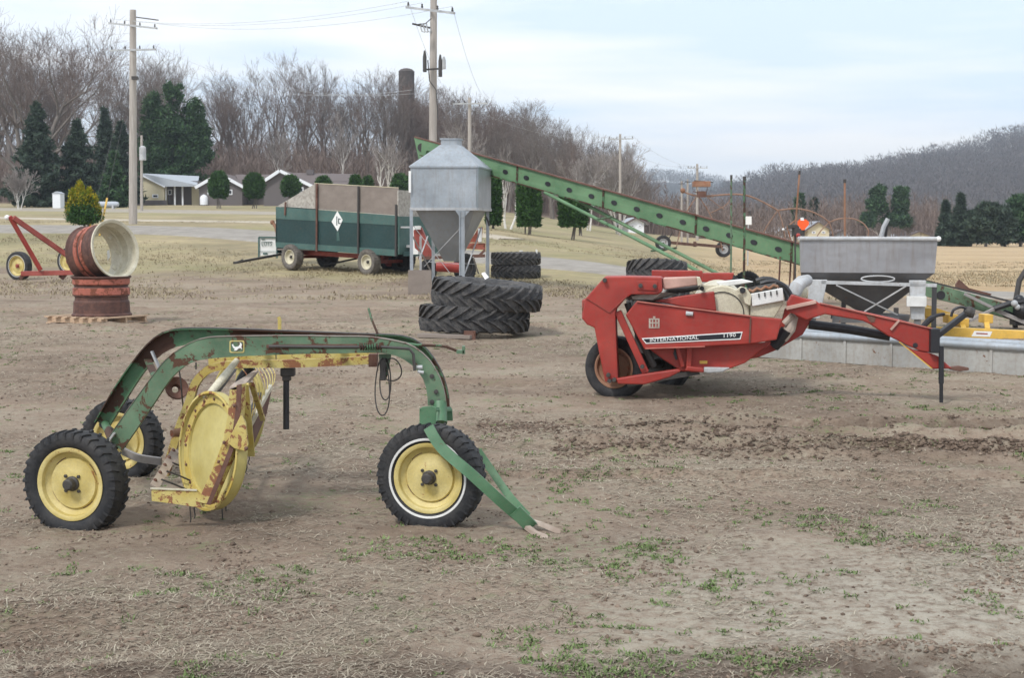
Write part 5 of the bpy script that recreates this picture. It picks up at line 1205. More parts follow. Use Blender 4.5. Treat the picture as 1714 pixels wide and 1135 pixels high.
# header body between near and far side (stands behind the panels)
def hb(name, px0, py0, px1, py1, d0, d1, mat, dz=0):
    """box whose near face spans the pixels, running back across the header"""
    a = S(px0, py1, d0); b = S(px1, py0, d0); mb = MB()
    q = [a, Vector((b.x, b.y, a.z)), b, Vector((a.x, a.y, b.z))]
    return mb.prism(q, hd * (d1 - d0) + Vector((0, 0, dz))).build(name, M[mat], mow, smooth=0, bevel=.01)
hb('inner_body', 1062, 512, 1250, 590, .20, 2.1, 'tankgrey')
hb('cutter_bar', 1140, 606, 1215, 618, .2, 2.1, 'iron')
hb('top_deck', 1050, 492, 1110, 500, .30, 2.3, 'plypale')
hb('rear_box_beam', 1015, 463, 1110, 482, .29, .5, 'red')
# box beam across the back top with bleached lid
mb = MB(); mb.prism([S(1110, 463.5, .05), S(1166, 461.5, .05), S(1168, 475, .05), S(1110, 483, .05)], hd * .25); mb.build('bleached_tube', M['pink'], mow, smooth=0, bevel=.012)
mb = MB(); mb.prism([S(1166, 462, .0), S(1172, 463, .0), S(1176, 473, .0), S(1168, 477, .0)], hd * .3); mb.build('tube_end', M['cream'], mow, smooth=0, bevel=.004)
MB().bar(S(1091, 457, 1.2), S(1176, 458, 1.2), .12, .09).build('upper_crossbar', M['red'], mow, smooth=0, bevel=.01)
MB().prism([S(a, b, 2.0) for a, b in [(1150, 455), (1229, 455), (1226, 466), (1200, 471), (1150, 470)]], hd * .12).build('far_side_plate', M['red'], mow, smooth=0, bevel=.01)
MB().tube([S(1118, 486, .35), S(1150, 483, .4), S(1172, 478, .4)], .03, 8).build('drive_shaft', M['iron'], mow)
mb = MB(); mb.prism([S(1056, 494, .05), S(1110, 487, .05), S(1132, 489, .3), S(1092, 500, .05), S(1060, 499, .05)], Vector((0, 0, -.02)) + hd * .2); mb.build('dusty_ledge', M['plypale'], mow, smooth=0)
# white roller housing
c = S(1208, 523, .18)
hs = MB(); hs.lathe(c, -hd, [(.001, .0), (.22, .0), (.225, .006), (.228, .0), (.27, .0), (.285, -.02), (.285, -1.7), (.001, -1.7)], 40); hs.build('roller_housing', M['cream'], mow)
MB().lathe(c, -hd, [(.214, .002), (.216, .012), (.224, .012), (.226, .002)], 40).build('housing_ring', M['iron'], mow)
mb = MB(); mb.prism([S(1257, 490, .14), S(1311, 486, .14), S(1312, 505, .14), S(1296, 531, .14), S(1256, 527, .14)], hd * 1.3); mb.build('front_housing', M['cream'], mow, smooth=0, bevel=.012)
mb = MB(); mb.prism([S(1257, 490, .10), S(1310, 480, .10), S(1312, 501, .10), S(1259, 511, .10)], hd * .05); mb.build('ribbed_cover', M['white'], mow, smooth=0, bevel=.006)
mb = MB()
for k in range(4):
    x = 1270 + k * 10; MB().bar(S(x, 489 - k * 1.6, .09), S(x + .5, 496 - k * 1.6, .09), .012, .012).build('cover_rib', M['iron'], mow, smooth=0)
mb = MB(); mb.prism([S(1231, 484, .08), S(1240, 477.5, .08), S(1249, 480, .08), S(1258, 492, .08), S(1256, 510, .08), S(1247, 506, .08), S(1243, 492, .08)], hd * .06); mb.build('link_plate', M['cream'], mow, smooth=0, bevel=.006)
MB().lathe(S(1243, 484, .07), -hd, [(.001, .02), (.03, .02), (.03, -.02)], 12).build('pivot_pin', M['black'], mow)
mb = MB(); mb.prism([S(1168, 481, .2), S(1176, 474, .2), S(1203, 475, .2), S(1205, 481, .2), S(1176, 486, .2)], hd * .05); mb.build('eye_link', M['cream'], mow, smooth=0, bevel=.008)
MB().lathe(S(1175, 481, .19), -hd, [(.001, .02), (.022, .02), (.022, -.02)], 12).build('pivot_pin', M['black'], mow)
mb = MB(); mb.prism([S(1199, 470, .25), S(1243, 465.5, .25), S(1262, 470, .25), S(1206, 479.5, .25)], hd * .14); mb.build('white_arm', M['white'], mow, smooth=0, bevel=.01)
MB().tube([S(1248, 487, .3), S(1266, 483, .3), S(1300, 477, .3)], .04, 10).build('roller_shaft', M['iron'], mow)
cc = [S(1253 + 7 * k, 485 - 1.3 * k, .2) for k in range(8)]
mb = MB(); mb.tube([p + Vector((0, 0, .012 * (-1) ** i)) for i, p in enumerate(cc)], .016, 6); mb.build('chain', M['rustlite'], mow)
# the round hoop guard
hoop = [S(1314 - 50 * math.cos(R(a)) * 1.0 + 0, 508 - 41 * math.sin(R(a)), .35) for a in range(38, 178, 7)][::-1]
hoop = [S(1273, 473, .35), S(1285, 469.5, .35), S(1300, 470.5, .35), S(1312, 476, .35), S(1320, 485, .35), S(1326, 497, .35), S(1328, 508, .35)]
hp = crom(hoop, 24)
MB().tube(hp, .024, 8).tube([p + hd * .9 for p in hp], .024, 8).build('hoop_guard', M['black'], mow)
# grey ducts to the right of the hoop
MB().tube([S(1329, 490, .7), S(1334, 478, .7), S(1342, 470, .8), S(1352, 467, .9)], [.07, .075, .07, .06], 14).build('grey_elbow', M['zinc'], mow)
MB().ball(S(1338, 487, .8), .09, 10).build('knuckle', M['cream'], mow)
# gear cluster behind nose
mb = MB(); mb.tube([S(1310, 566, .14), S(1322, 548, .14), S(1328, 530, .14), S(1322, 524, .14)], [.05, .06, .05, .03], 10); mb.tube([S(1312, 540, .1), S(1326, 526, .1)], .03, 8); mb.build('gearbox', M['dusty_tan'], mow)
mb = MB(); mb.tube([S(1295, 578, .16), S(1306, 566, .14), S(1316, 550, .12)], .06, 10); mb.build('gear_shroud', M['black'], mow)
# tongue
ton = sheet('tongue', [(1326, 491), (1345, 497), (1366, 501.5), (1372, 506), (1450, 521), (1508, 534), (1561.6, 549), (1556, 588), (1541, 586), (1527, 580), (1486, 560), (1457, 541), (1444, 535), (1381, 524), (1350, 534), (1318, 519), (1318, 505)], -.02, .14, 'red')
MB().bar(S(1372, 505, -.03), S(1561, 548, -.03), .02, .01).build('tongue_edge', M['redline'], ton, smooth=0)
MB().bar(S(1316, 514, -.04), S(1366, 503, -.04), .035, .035).build('tongue_rod', M['pink'], ton, smooth=0, bevel=.004)
MB().prism([S(a, b, -.028) for a, b in [(1448, 524), (1456, 525), (1466, 530), (1464, 537), (1458, 538)]], hd * .006).build('worn_spot', M['rust'], ton, smooth=0)
MB().bar(S(1491, 550, -.03), S(1505, 534, -.03), .03, .02).build('tongue_clip', M['pink'], ton, smooth=0)
MB().lathe(S(1532, 576, -.02), -hd, [(.025, 0), (.025, .004), (.001, .005)], 12).build('pin_hole', M['black'], ton)
sheet('hitch_skirt', [(1513, 576), (1530, 584), (1556, 589), (1570, 594), (1594, 615), (1562, 616)], -.01, .12, 'red')
MB().bar(S(1505, 570, -.02), S(1560, 615, -.02), .01, .01).build('skirt_edge', M['yel_imp'], mow, smooth=0)
MB().prism([S(a, b, 0) for a, b in [(1590, 613), (1606, 611), (1622, 614), (1622, 618), (1606, 620), (1590, 617)]], hd * .08).build('clevis', M['rust'], mow, smooth=0, bevel=.006)
MB().tube([S(1354, 541, .25), S(1420, 549, .25), S(1490, 561, .2)], .048, 14).build('drive_tube', M['black'], mow)
MB().box(S(1563, 568, -.02), (.09, .12, .24)).build('jack_bracket', M['black'], mow, smooth=0, bevel=.01)
jk = MB(); jk.tube([S(1575.5, 577, -.05), S(1575.5, 640, -.05)], .026, 12); jk.tube([S(1575.5, 640, -.05), S(1575.5, 672, -.05)], .019, 12); jk.build('jack_leg', M['black'], mow)
MB().bar(S(1566, 562, .0), S(1618, 522, .1), .07, .05).build('swivel_arm', M['black'], mow, smooth=0, bevel=.008)
MB().ball(S(1622, 520, .1), .055, 8).tube([S(1614, 519, .1), S(1630, 523, .1)], .05, 10).build('swivel_joint', M['iron'], mow)
mb = MB(); mb.tube(crom([S(1592, 528, .05), S(1596, 517, .05), S(1608, 512, .05), S(1618, 515, .08)], 14), .014, 6); mb.tube(crom([S(1545, 545, .05), S(1556, 533, .05), S(1568, 526, .05), S(1580, 524, .1)], 14), [.03] * 7 + [.018] * 7, 7); mb.build('hydraulic_hose', M['black'], mow)
mow.location.z = -.012
# ================================================================== STEEL TROUGH, HOPPER, YELLOW BEAM
tr = thing('feed_trough', (5.5, 17.8, 0), 'long grey galvanised trough lying on the ground behind the red tongue', 'trough')
TA = P(1240, 594, 19.2); TB = P(1900, 636, 15.6); TA.z = 0; TB.z = 0
d = (TB - TA).normalized(); pn = Vector((-d.y, d.x, 0)); zt = 0.30
mb = MB(); sec = lambda c: [c + pn * 0, c + pn * 0 + Vector((0, 0, zt)), c + pn * .02 + Vector((0, 0, zt)), c + pn * .10 + Vector((0, 0, .03)), c + pn * .45 + Vector((0, 0, .03)), c + pn * .53 + Vector((0, 0, zt)), c + pn * .55 + Vector((0, 0, zt)), c + pn * .55]
mb.loft([sec(TA), sec(TB)]); mb.build('trough_body', M['trough'], tr, smooth=0)
mb = MB(); mb.tube([TA + Vector((0, 0, zt + .03)), TB + Vector((0, 0, zt + .03))], .045, 14); mb.tube([TA + pn * .54 + Vector((0, 0, zt + .03)), TB + pn * .54 + Vector((0, 0, zt + .03))], .045, 14); mb.build('rim_tube', M['galv'], tr)
mb = MB()
for k in range(8):
    p = TA.lerp(TB, (k + .45) / 8) - pn * .008; mb.box(p + Vector((0, 0, zt / 2)), (.035, .02, zt), Matrix.Rotation(math.atan2(d.y, d.x), 3, 'Z'))
mb.build('side_rib', M['trough'], tr, smooth=0)
# hopper spreader
HY = 21.2; hp_ = thing('hopper', (P(1339, 400, HY).x, HY, 0), 'open-topped stainless steel hopper on grey legs behind the red tongue', 'hopper')
a = P(1339, 397, HY); b = P(1561, 402, HY); zr = (a.z + b.z) / 2; zl = P(1345, 455, HY).z; x0, x1 = a.x, b.x; dep = 1.5; zl = P(1345, 456, HY).z
def ringbox(x0, x1, y0, y1, z0, X0, X1, Y0, Y1, z1, th=.006):
    """thin funnel wall: lower ring -> upper ring"""
    mb = MB(); o = [Vector((x0, y0, z0)), Vector((x1, y0, z0)), Vector((x1, y1, z0)), Vector((x0, y1, z0))]; q = [Vector((X0, Y0, z1)), Vector((X1, Y0, z1)), Vector((X1, Y1, z1)), Vector((X0, Y1, z1))]
    co = (o[0] + o[2]) / 2; cq = (q[0] + q[2]) / 2
    oi = [v + (co - v).normalized() * th for v in o]; qi = [v + (cq - v).normalized() * th for v in q]
    mb.add(o + q + oi + qi, [(i, (i + 1) % 4, 4 + (i + 1) % 4, 4 + i) for i in range(4)] + [(8 + i, 12 + i, 12 + (i + 1) % 4, 8 + (i + 1) % 4) for i in range(4)] + [(4 + i, 4 + (i + 1) % 4, 12 + (i + 1) % 4, 12 + i) for i in range(4)] + [(i, 8 + i, 8 + (i + 1) % 4, (i + 1) % 4) for i in range(4)])
    return mb
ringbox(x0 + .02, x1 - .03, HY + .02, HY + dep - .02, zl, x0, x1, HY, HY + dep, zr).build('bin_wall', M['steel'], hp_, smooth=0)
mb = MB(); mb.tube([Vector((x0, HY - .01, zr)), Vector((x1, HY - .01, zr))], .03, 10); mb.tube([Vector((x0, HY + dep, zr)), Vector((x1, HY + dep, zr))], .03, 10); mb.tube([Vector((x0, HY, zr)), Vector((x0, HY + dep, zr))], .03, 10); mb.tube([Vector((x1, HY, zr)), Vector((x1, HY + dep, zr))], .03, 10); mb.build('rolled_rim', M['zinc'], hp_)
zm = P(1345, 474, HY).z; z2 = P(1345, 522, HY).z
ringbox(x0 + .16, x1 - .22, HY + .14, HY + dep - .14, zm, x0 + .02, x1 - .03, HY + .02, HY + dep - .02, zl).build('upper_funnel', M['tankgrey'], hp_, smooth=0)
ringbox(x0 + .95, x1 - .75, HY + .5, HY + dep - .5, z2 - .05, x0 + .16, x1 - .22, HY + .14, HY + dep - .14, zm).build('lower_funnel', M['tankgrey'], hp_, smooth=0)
mb = MB(); mb.bar(P(1375, 472, HY - .03), P(1560, 476, HY - .03), .04, .05); mb.bar(P(1350, 470, HY - .03), P(1350, 470, HY + dep), .04, .04); mb.build('cross_rail', M['zinc'], hp_, smooth=0)
oc = P(1466, 466, HY - .02); o_ = []
for k in range(25):
    t_ = 2 * math.pi * k / 24; o_.append(oc + Vector((.24 * math.cos(t_), 0, .045 * math.sin(t_))))
MB().tube(o_, .012, 6, caps=False).build('oval_grip', M['zinc'], hp_)
mb = MB(); mb.bar(P(1400, 477, HY - .06), P(1490, 525, HY + .3), .03, .02).bar(P(1512, 478, HY - .09), P(1440, 520, HY + .2), .03, .02); mb.build('cross_brace', M['zinc'], hp_, smooth=0)
for (pa, pb, qa, qb, yy) in ((1356, 1385, 1350, 1372, HY - .05), (1517, 1544, 1520, 1541, HY - .05)):
    A = P(pa, 468, yy); B = P(pb, 468, yy); C = P(qb, 533, yy); D_ = P(qa, 533, yy); mb = MB(); mb.prism([A, B, C, D_], (0, .12, 0)); mb.build('leg', M['zinc'], hp_, smooth=0, bevel=.01)
    mb = MB(); c_ = (C + D_) / 2; mb.bar(c_ + Vector((0, .06, .05)), Vector((c_.x, yy + .06, .0)), .09, .07); mb.build('leg_foot', M['tankgrey'], hp_, smooth=0)
for px in (1380, 1525):
    A = P(px, 476, HY + dep); mb = MB(); mb.bar(A, Vector((A.x, A.y, 0)), .07, .07); mb.build('rear_leg', M['tankgrey'], hp_, smooth=0)
A = P(1513, 494, HY - .07); B = P(1544, 511, HY - .07); MB().box(((A.x + B.x) / 2, HY - .10, (A.z + B.z) / 2), (B.x - A.x, .08, A.z - B.z)).build('white_plate', M['white'], hp_, smooth=0, bevel=.006)
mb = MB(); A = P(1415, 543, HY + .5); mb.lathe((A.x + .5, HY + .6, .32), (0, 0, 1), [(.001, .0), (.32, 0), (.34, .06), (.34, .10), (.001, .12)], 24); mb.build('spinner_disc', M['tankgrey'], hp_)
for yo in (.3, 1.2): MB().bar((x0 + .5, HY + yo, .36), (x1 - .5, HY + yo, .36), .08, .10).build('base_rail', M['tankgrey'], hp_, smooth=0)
mb = MB(); mb.tube([P(1455, 398, HY + .7), P(1460, 380, HY + .7), P(1467, 366, HY + .7)], .035, 8); mb.build('chute_arm', M['zinc'], hp_)
MB().tube([P(1460, 402, HY + .8), P(1465, 366, HY + .8)], .02, 6).build('rod', M['iron'], hp_)
MB().ball((x1 + .01, HY - .01, zr), .04, 8).build('corner_cap', M['text_white'], hp_)
hp_.rotation_euler.z = R(-11)
# yellow implement beam
yb = thing('yellow_implement', (7.4, 22.5, 0), 'ochre yellow beam implement with a white sticker behind the grey trough', 'implement')
YB = 22.3
bm_ = MB().prism([P(1545, 546, YB), P(1760, 556, YB), P(1760, 572, YB), P(1545, 562, YB)], (0, .16, 0)).build('main_beam', M['yel_imp'], yb, smooth=0, bevel=.008)
MB().prism([P(1631, 554, YB - .004), P(1661, 555, YB - .004), P(1657, 564, YB - .004), P(1626, 563, YB - .004)], (0, .003, 0)).build('sticker', M['text_white'], bm_, smooth=0)
MB().prism([P(1634, 557, YB - .007), P(1653, 558, YB - .007), P(1653, 560, YB - .007), P(1634, 559, YB - .007)], (0, .002, 0)).build('sticker_line', M['red_dk'], bm_, smooth=0)
for (x, y) in ((1552, 522), (1590, 533), (1610, 540), (1650, 533)):
    mb = MB(); mb.box(P(x, y, YB + .4), (.14, .3, .14)); mb.bar(P(x, y, YB + .4), P(x + 3, 552, YB + .1), .08, .06); mb.build('bracket', M['yel_imp'], yb, smooth=0, bevel=.008)
mb = MB(); mb.bar(P(1548, 515, YB + .8), P(1610, 535, YB + .8), .08, .1); mb.build('rear_beam', M['yel_imp'], yb, smooth=0)
mb = MB()
for x in (1560, 1700, 1755): p = P(x, 566, YB + .08); mb.bar(p, Vector((p.x, p.y, 0)), .06, .06)
mb.build('foot', M['iron'], yb, smooth=0)
# black gear on green frame at the far right
gi = thing('green_implement', (8.5, 24.5, 0), 'green frame with round holes, grey arms and black gear at the right edge', 'implement')
GY = 24.6
def gprism(pts, Y, t, mat, name, parent): return MB().prism([P(a, b, Y) for a, b in pts], (0, t, 0)).build(name, M[mat], parent, smooth=0, bevel=.008)
gprism([(1480, 452), (1548, 470), (1616, 489), (1680, 507), (1718, 520), (1718, 544), (1692, 535), (1650, 523), (1610, 511), (1545, 495), (1480, 478)], GY, .12, 'green', 'frame_beam', gi)
MB().lathe(P(1575, 494, GY), (0, -1, 0), [(.001, .006), (.075, .006), (.078, 0)], 16).build('round_hole', M['black'], gi)
mb = MB(); mb.bar(P(1546, 469, GY + .1), P(1705, 508, GY + .1), .10, .03); mb.build('top_rail', M['iron'], gi, smooth=0)
mb = MB(); mb.bar(P(1614, 492, GY - .12), P(1665, 517, GY - .12), .04, .05); mb.bar(P(1664, 518, GY - .10), P(1740, 550, GY - .3), .06, .07); mb.bar(P(1622, 537, GY - .3), P(1664, 517, GY - .2), .05, .05); mb.build('grey_arm', M['graybar'], gi, smooth=0, bevel=.006)
mb = MB(); mb.tube([P(1664, 517, GY - .2), P(1690, 508, GY - .25), P(1712, 505, GY - .25)], .05, 8); mb.ball(P(1706, 502, GY - .2), .09, 8); mb.ball(P(1712, 520, GY - .2), .16, 8); mb.box(P(1712, 527, GY), (.35, .3, .35)); mb.tube([P(1680, 523, GY - .1), P(1712, 538, GY - .1)], .06, 8); mb.build('black_gear', M['black'], gi)
mb = MB(); mb.ball(P(1698, 508, GY - .35), .06, 7); mb.ball(P(1703, 514, GY - .35), .05, 7); mb.build('coupling', M['zinc'], gi)
mb = MB(); mb.prism([P(1600, 476, GY + .8), P(1606, 468, GY + .8), P(1622, 482, GY + .8), P(1660, 492, GY + .8), P(1656, 497, GY + .8), P(1600, 482, GY + .8)], (0, .05, 0)); mb.build('rusty_blade', M['rust'], gi, smooth=0)
mb = MB(); mb.tube([P(1700, 505, GY + .3), P(1706, 470, GY + .3), P(1722, 445, GY + .3)], .05, 8); mb.build('upright', M['iron'], gi)
mb = MB()
for x in (1500, 1700): p = P(x, 515, GY + .06); mb.bar(p, Vector((p.x, p.y, 0)), .07, .07)
mb.build('stand', M['iron'], gi, smooth=0)
# ================================================================== BIG TYRES
def big_tyre(c, ax, Ro, w, ri, lab, mat='rubber_old', lugs=23, lug_h=.048, group=None, seg=72):
    o = tyre_mb(c, ax, Ro, w, ri, lugs, lug_h, 'chev', seg).build('tractor_tyre', M[mat], None, smooth=35, origin=c)
    return tag(o, lab, 'tyre', group)
c1 = P(794, 533, 22.9); tl = (.03, 0, 1)
big_tyre(P(794, 532, 22.9), (.015, .02, 1), .90, .42, .55, 'lower of the two big worn tractor tyres stacked flat in the middle of the yard')
big_tyre(P(815, 492, 22.9), (.085, -.03, 1), .90, .42, .55, 'upper of the two big worn tractor tyres, sitting askew with a white tag on top')
o = MB().prism([P(806, 458, 22.3), P(811, 456, 22.3), P(818, 464, 22.2), P(812, 468, 22.2)], (0, .01, .005)).build('paper_tag', M['text_white'], None, smooth=0, origin=P(812, 462, 22.3)); tag(o, 'small white paper tag on the upper big tyre', 'tag')
mb = MB(); A = P(702, 549, 22.3); B = P(790, 563, 21.9); A.z = .05; B.z = .05; mb.bar(A, B, .16, .06); o = mb.build('timber', M['greywood'], None, smooth=0, origin=A, bevel=.006); tag(o, 'grey weathered plank under the left edge of the big tyres', 'plank')
mb = MB(); mb.box((P(787, 563, 22.2).x, 22.5, .07), (.18, 1.2, .14)); o = mb.build('timber', M['rust'], None, smooth=0, origin=(P(787, 563, 22.2).x, 22.5, 0)); tag(o, 'short dark block under the middle of the lower big tyre', 'block')
for (py, off, lab) in ((454.5, 0, 'lower tyre of the small far stack right of the feed bin'), (432.5, -.01, 'upper tyre of the small far stack right of the feed bin')):
    big_tyre(P(863.5, py, 43), (off, .0, 1), .76, .38, .46, lab, lugs=24, lug_h=.04, mat='rubber_dusty' if 0 else 'rubber_old')
o = MB().box(P(898, 421, 42.7), (.05, .1, .12)).box(P(872, 420, 42.6), (.10, .08, .03)).build('paper_tag', M['text_white'], None, smooth=0, origin=P(898, 421, 42.7)); tag(o, 'white tag standing on the small far tyre stack', 'tag')
p = P(1101, 455, 27.5); big_tyre((p.x, 27.7, p.z - .02), (.03, .16, 1), .60, .42, .34, 'big tyre lying flat behind the red mower, topmost of the two there', lugs=20, lug_h=.045)
big_tyre((p.x + .03, 27.7, .33), (.0, .0, 1), .62, .64, .34, 'big tyre under another, mostly hidden by the red mower', lugs=20, lug_h=.045)
# ================================================================== WHEEL RIMS ON PALLET
pal = thing('pallet', (P(168, 530, 26.2).x, 26.2, 0), 'pale wooden pallet under the two rusty wheel rims', 'pallet')
pc = Vector((P(168, 530, 26.2).x, 26.0, 0)); rot = Matrix.Rotation(R(-28), 3, 'Z')
def pbox(mb, x, y, z, sx, sy, sz): mb.box(pc + rot @ Vector((x, y, z)), (sx, sy, sz), rot)
for k in range(3):
    mb = MB(); pbox(mb, 0, -.50 + .5 * k, .075, 1.42, .045, .09); mb.build('stringer', M['wood'], pal, smooth=0)
mb = MB()
for k in range(7): pbox(mb, -.66 + .22 * k, 0, .132, .12, 1.18, .022)
mb.build('deck_boards', M['wood'], pal, smooth=0)
mb = MB()
for k in range(3): pbox(mb, -.62 + .62 * k, 0, .018, .12, 1.18, .022)
mb.build('bottom_boards', M['wood'], pal, smooth=0)
Rr = .505
def rim(c, ax, matO, matI, lab, hw=.36):
    root = thing('wheel_rim', c, lab, 'wheel rim')
    pr = [(Rr + .03, -hw), (Rr + .035, -hw + .02), (Rr, -hw + .05), (Rr - .01, -hw * .3), (Rr - .035, -hw * .2), (Rr - .035, -hw * .05), (Rr - .01, .0), (Rr - .015, hw * .4), (Rr - .035, hw * .48), (Rr - .015, hw * .56), (Rr, hw - .05), (Rr + .035, hw - .02), (Rr + .03, hw)]
    inn = [(r_ - .012, h) for r_, h in pr][::-1]
    MB().lathe(c, ax, pr, 64).build('outer_band', matO, root, smooth=30)
    MB().lathe(c, ax, [(Rr + .03, hw)] + inn + [(Rr + .03, -hw)], 64).build('inner_face', matI, root, smooth=30)
    return root
def rimpaint():
    s = NT('rust_and_orange_rim'); tc = s.coord('Object'); n = s.noise(6, 7, .7); n2 = s.noise(20, 5)
    return s.out(s.mix(s.ramp(s.math('ADD', s.math('MULTIPLY', n, .7), s.math('MULTIPLY', n2, .3)), [(.46, 0), (.56, 1)]), (.075, .035, .028), (.12, .055, .040)), .75, 0, n2, .3, .004)
M['rimrust'] = rimpaint()
cA = P(170, 497, 26.0); cA.z = .145 + .36
r1 = rim(cA, (0, 0, 1), M['rimrust'], M['rimrust'], 'upright orange and brown rim standing on the pallet, lower of the two')
MB().lathe(cA, (0, 0, 1), [(Rr - .004, .02), (Rr + .006, .03), (Rr - .002, .14), (Rr - .012, .15)], 64).lathe(cA, (0, 0, 1), [(Rr - .02, .20), (Rr + .004, .22), (Rr + .004, .31), (Rr - .004, .32)], 64).build('orange_band', M['orange'], r1)
cB = P(171, 422, 26.0); axB = Vector((.80, -.52, .16)).normalized()
r2 = rim(cB, axB, M['rimrust'], M['cream'], 'cream-lined brown rim lying tilted on its side on top of the upright rim', .37)
MB().lathe(cB, axB, [(Rr - .012, -.20), (Rr + .004, -.19), (Rr + .004, -.11), (Rr - .03, -.10)], 64).lathe(cB, axB, [(Rr - .03, -.05), (Rr + .006, -.04), (Rr + .002, .02), (Rr - .004, .03)], 64).build('orange_band', M['orange'], r2)
MB().lathe(cB, axB, [(Rr - .02, .345), (Rr + .022, .372), (Rr + .036, .372), (Rr + .036, .34)], 64).build('cream_lip', M['cream'], r2)
_, u_, v_ = frame(axB); lg = MB()
for k in range(8):
    a = 2 * math.pi * k / 8; p = cB + (u_ * math.cos(a) + v_ * math.sin(a)) * (Rr - .06) - Vector(axB) * .05; lg.bar(p, p - (u_ * math.cos(a) + v_ * math.sin(a)) * .09, .07, .012, up=axB)
lg.build('mounting_lug', M['cream'], r2, smooth=0)
p = P(184, 424, 26.2); MB().prism([P(179, 420, 26.1), P(183, 418, 26.1), P(184, 430, 26.1), P(180, 436, 26.1)], (0, .01, 0)).build('valve_tag', M['text_white'], r2, smooth=0)
# ================================================================== RED TWO-WHEEL CART
cart = thing('two_wheel_cart', (P(70, 462, 42).x, 42, Gz(-13.8, 42)), 'dull red two-wheeled cart with its A-shaped drawbar raised, at the left edge', 'cart')
wx = Vector((-.42, -.90, 0)).normalized()
wheel(cart, P(32, 445, 42.3), wx, .43, .22, .29, M['rim_yellow'], lugs=0, hubmat='red_dk', stripe=True, tmat='rubber', seg=36)
wheel(cart, P(116, 437, 45.5), wx, .43, .22, .29, M['rim_yellow'], lugs=0, hubmat='red_dk', stripe=True, tmat='rubber', seg=36)
MB().bar(P(36, 458, 41.2), P(130, 456, 41.2), .14, .14).build('axle_beam', M['red_dk'], cart, smooth=0, bevel=.01)
MB().bar(P(34, 466, 41.2), P(44, 456, 41.2), .10, .10).bar(P(102, 466, 41.3), P(108, 458, 41.3), .09, .16).build('beam_foot', M['rust'], cart, smooth=0)
MB().bar(P(16, 362, 40.5), P(68, 452, 41.1), .11, .11).build('drawbar', M['red'], cart, smooth=0, bevel=.01)
MB().bar(P(22, 364, 40.5), P(122, 434, 41.6), .11, .14).build('drawbar', M['red_dk'], cart, smooth=0, bevel=.01)
MB().ball(P(12, 364, 40.5), .075, 8).build('pale_ball', M['text_white'], cart)
# ================================================================== GREEN WAGON
wg = thing('feed_wagon', (P(565, 450, 45).x, 45, Gz(P(565, 450, 45).x, 45)), 'dark teal feed wagon with grey plywood extensions and a white diamond badge', 'wagon')
A0 = P(462, 380, 46.3); B0 = P(665, 395, 43.6)           # near side line on the ground plane
sd = Vector((B0.x - A0.x, B0.y - A0.y, 0)); Ls = sd.length; sd.normalize(); sb = Vector((-sd.y, sd.x, 0)).normalized()   # sb points away
sb = sb if sb.y > 0 else -sb
PW = Plane((A0.x, A0.y, 0), sb)
def W(px, py, off=0.0): return PW.at(px, py, off)
def wsheet(name, pts, off, th, mat, parent=None, bevel=0): return MB().prism([W(a, b, off) for a, b in pts], sb * th).build(name, M[mat], parent or wg, smooth=0, bevel=bevel)
Wd = 2.05
wsheet('side_wall', [(462, 366), (664, 377), (664, 420), (461, 405)], 0, .05, 'blue_green')
wsheet('upper_band', [(462, 346), (666, 361), (664, 377), (462, 366)], -.015, .05, 'blue_green2')
wsheet('lower_band', [(461, 405), (664, 418), (664, 429), (462, 414)], -.03, .06, 'blue_green2')
wsheet('far_wall', [(462, 346), (666, 361), (664, 420), (462, 410)], Wd, .05, 'blue_green')
wsheet('plywood_side', [(527.5, 307), (666.6, 314.5), (666, 360), (527, 349)], .02, .03, 'greywood')
wsheet('sloped_plywood', [(527, 307.5), (527, 349.5), (464, 345)], .03, .03, 'plypale')
wsheet('far_plywood', [(527.5, 309), (667, 315.5), (666, 360), (464, 346)], Wd - .03, .03, 'plypale')
for x0, y0, y1 in ((530.5, 307, 421), (600, 311, 425), (663, 342, 429)):
    MB().bar(W(x0, y0, -.05), W(x0 - .5, y1, -.05), .055, .05, up=sb).build('wall_stake', M['rust'] if x0 < 540 else M['iron'], wg, smooth=0)
MB().bar(W(478, 338, -.05), W(477, 360, -.05), .05, .04, up=sb).build('short_stake', M['rust'], wg, smooth=0)
MB().bar(W(527, 306.5, .03), W(667, 314, .03), .05, .02).build('plywood_cap', M['siding_beige'], wg, smooth=0)
# end wall (right) and floor
e0 = W(664, 429); zb_ = W(664, 426).z
def eprism(z0, z1, x_off, mat, name, w0=0, w1=None):
    a = W(665, 380); a = Vector((a.x, a.y, 0)) + sd * x_off; w1 = Wd if w1 is None else w1
    MB().prism([a + sb * w0 + Vector((0, 0, z0)), a + sb * w1 + Vector((0, 0, z0)), a + sb * w1 + Vector((0, 0, z1)), a + sb * w0 + Vector((0, 0, z1))], sd * .05).build(name, M[mat], wg, smooth=0)
zt_ = W(665, 361).z; zp = W(666, 318).z
eprism(zt_ - .02, zp, 0, 'plypale', 'end_plywood'); eprism(zb_, zt_ - .02, .02, 'blue_green2', 'end_wall')
a = W(462, 380); a = Vector((a.x, a.y, 0))
MB().prism([a + Vector((0, 0, zb_)), a + sb * Wd + Vector((0, 0, zb_)), a + sb * Wd + Vector((0, 0, W(462, 346).z)), a + Vector((0, 0, W(462, 346).z))], sd * .05).build('front_wall', M['blue_green'], wg, smooth=0)
MB().prism([a + Vector((0, 0, zb_ + .1)), a + sd * (Ls - .05) + Vector((0, 0, zb_ + .1)), a + sd * (Ls - .05) + sb * Wd + Vector((0, 0, zb_ + .1)), a + sb * Wd + Vector((0, 0, zb_ + .1))], (0, 0, .05)).build('floor', M['greywood'], wg, smooth=0)
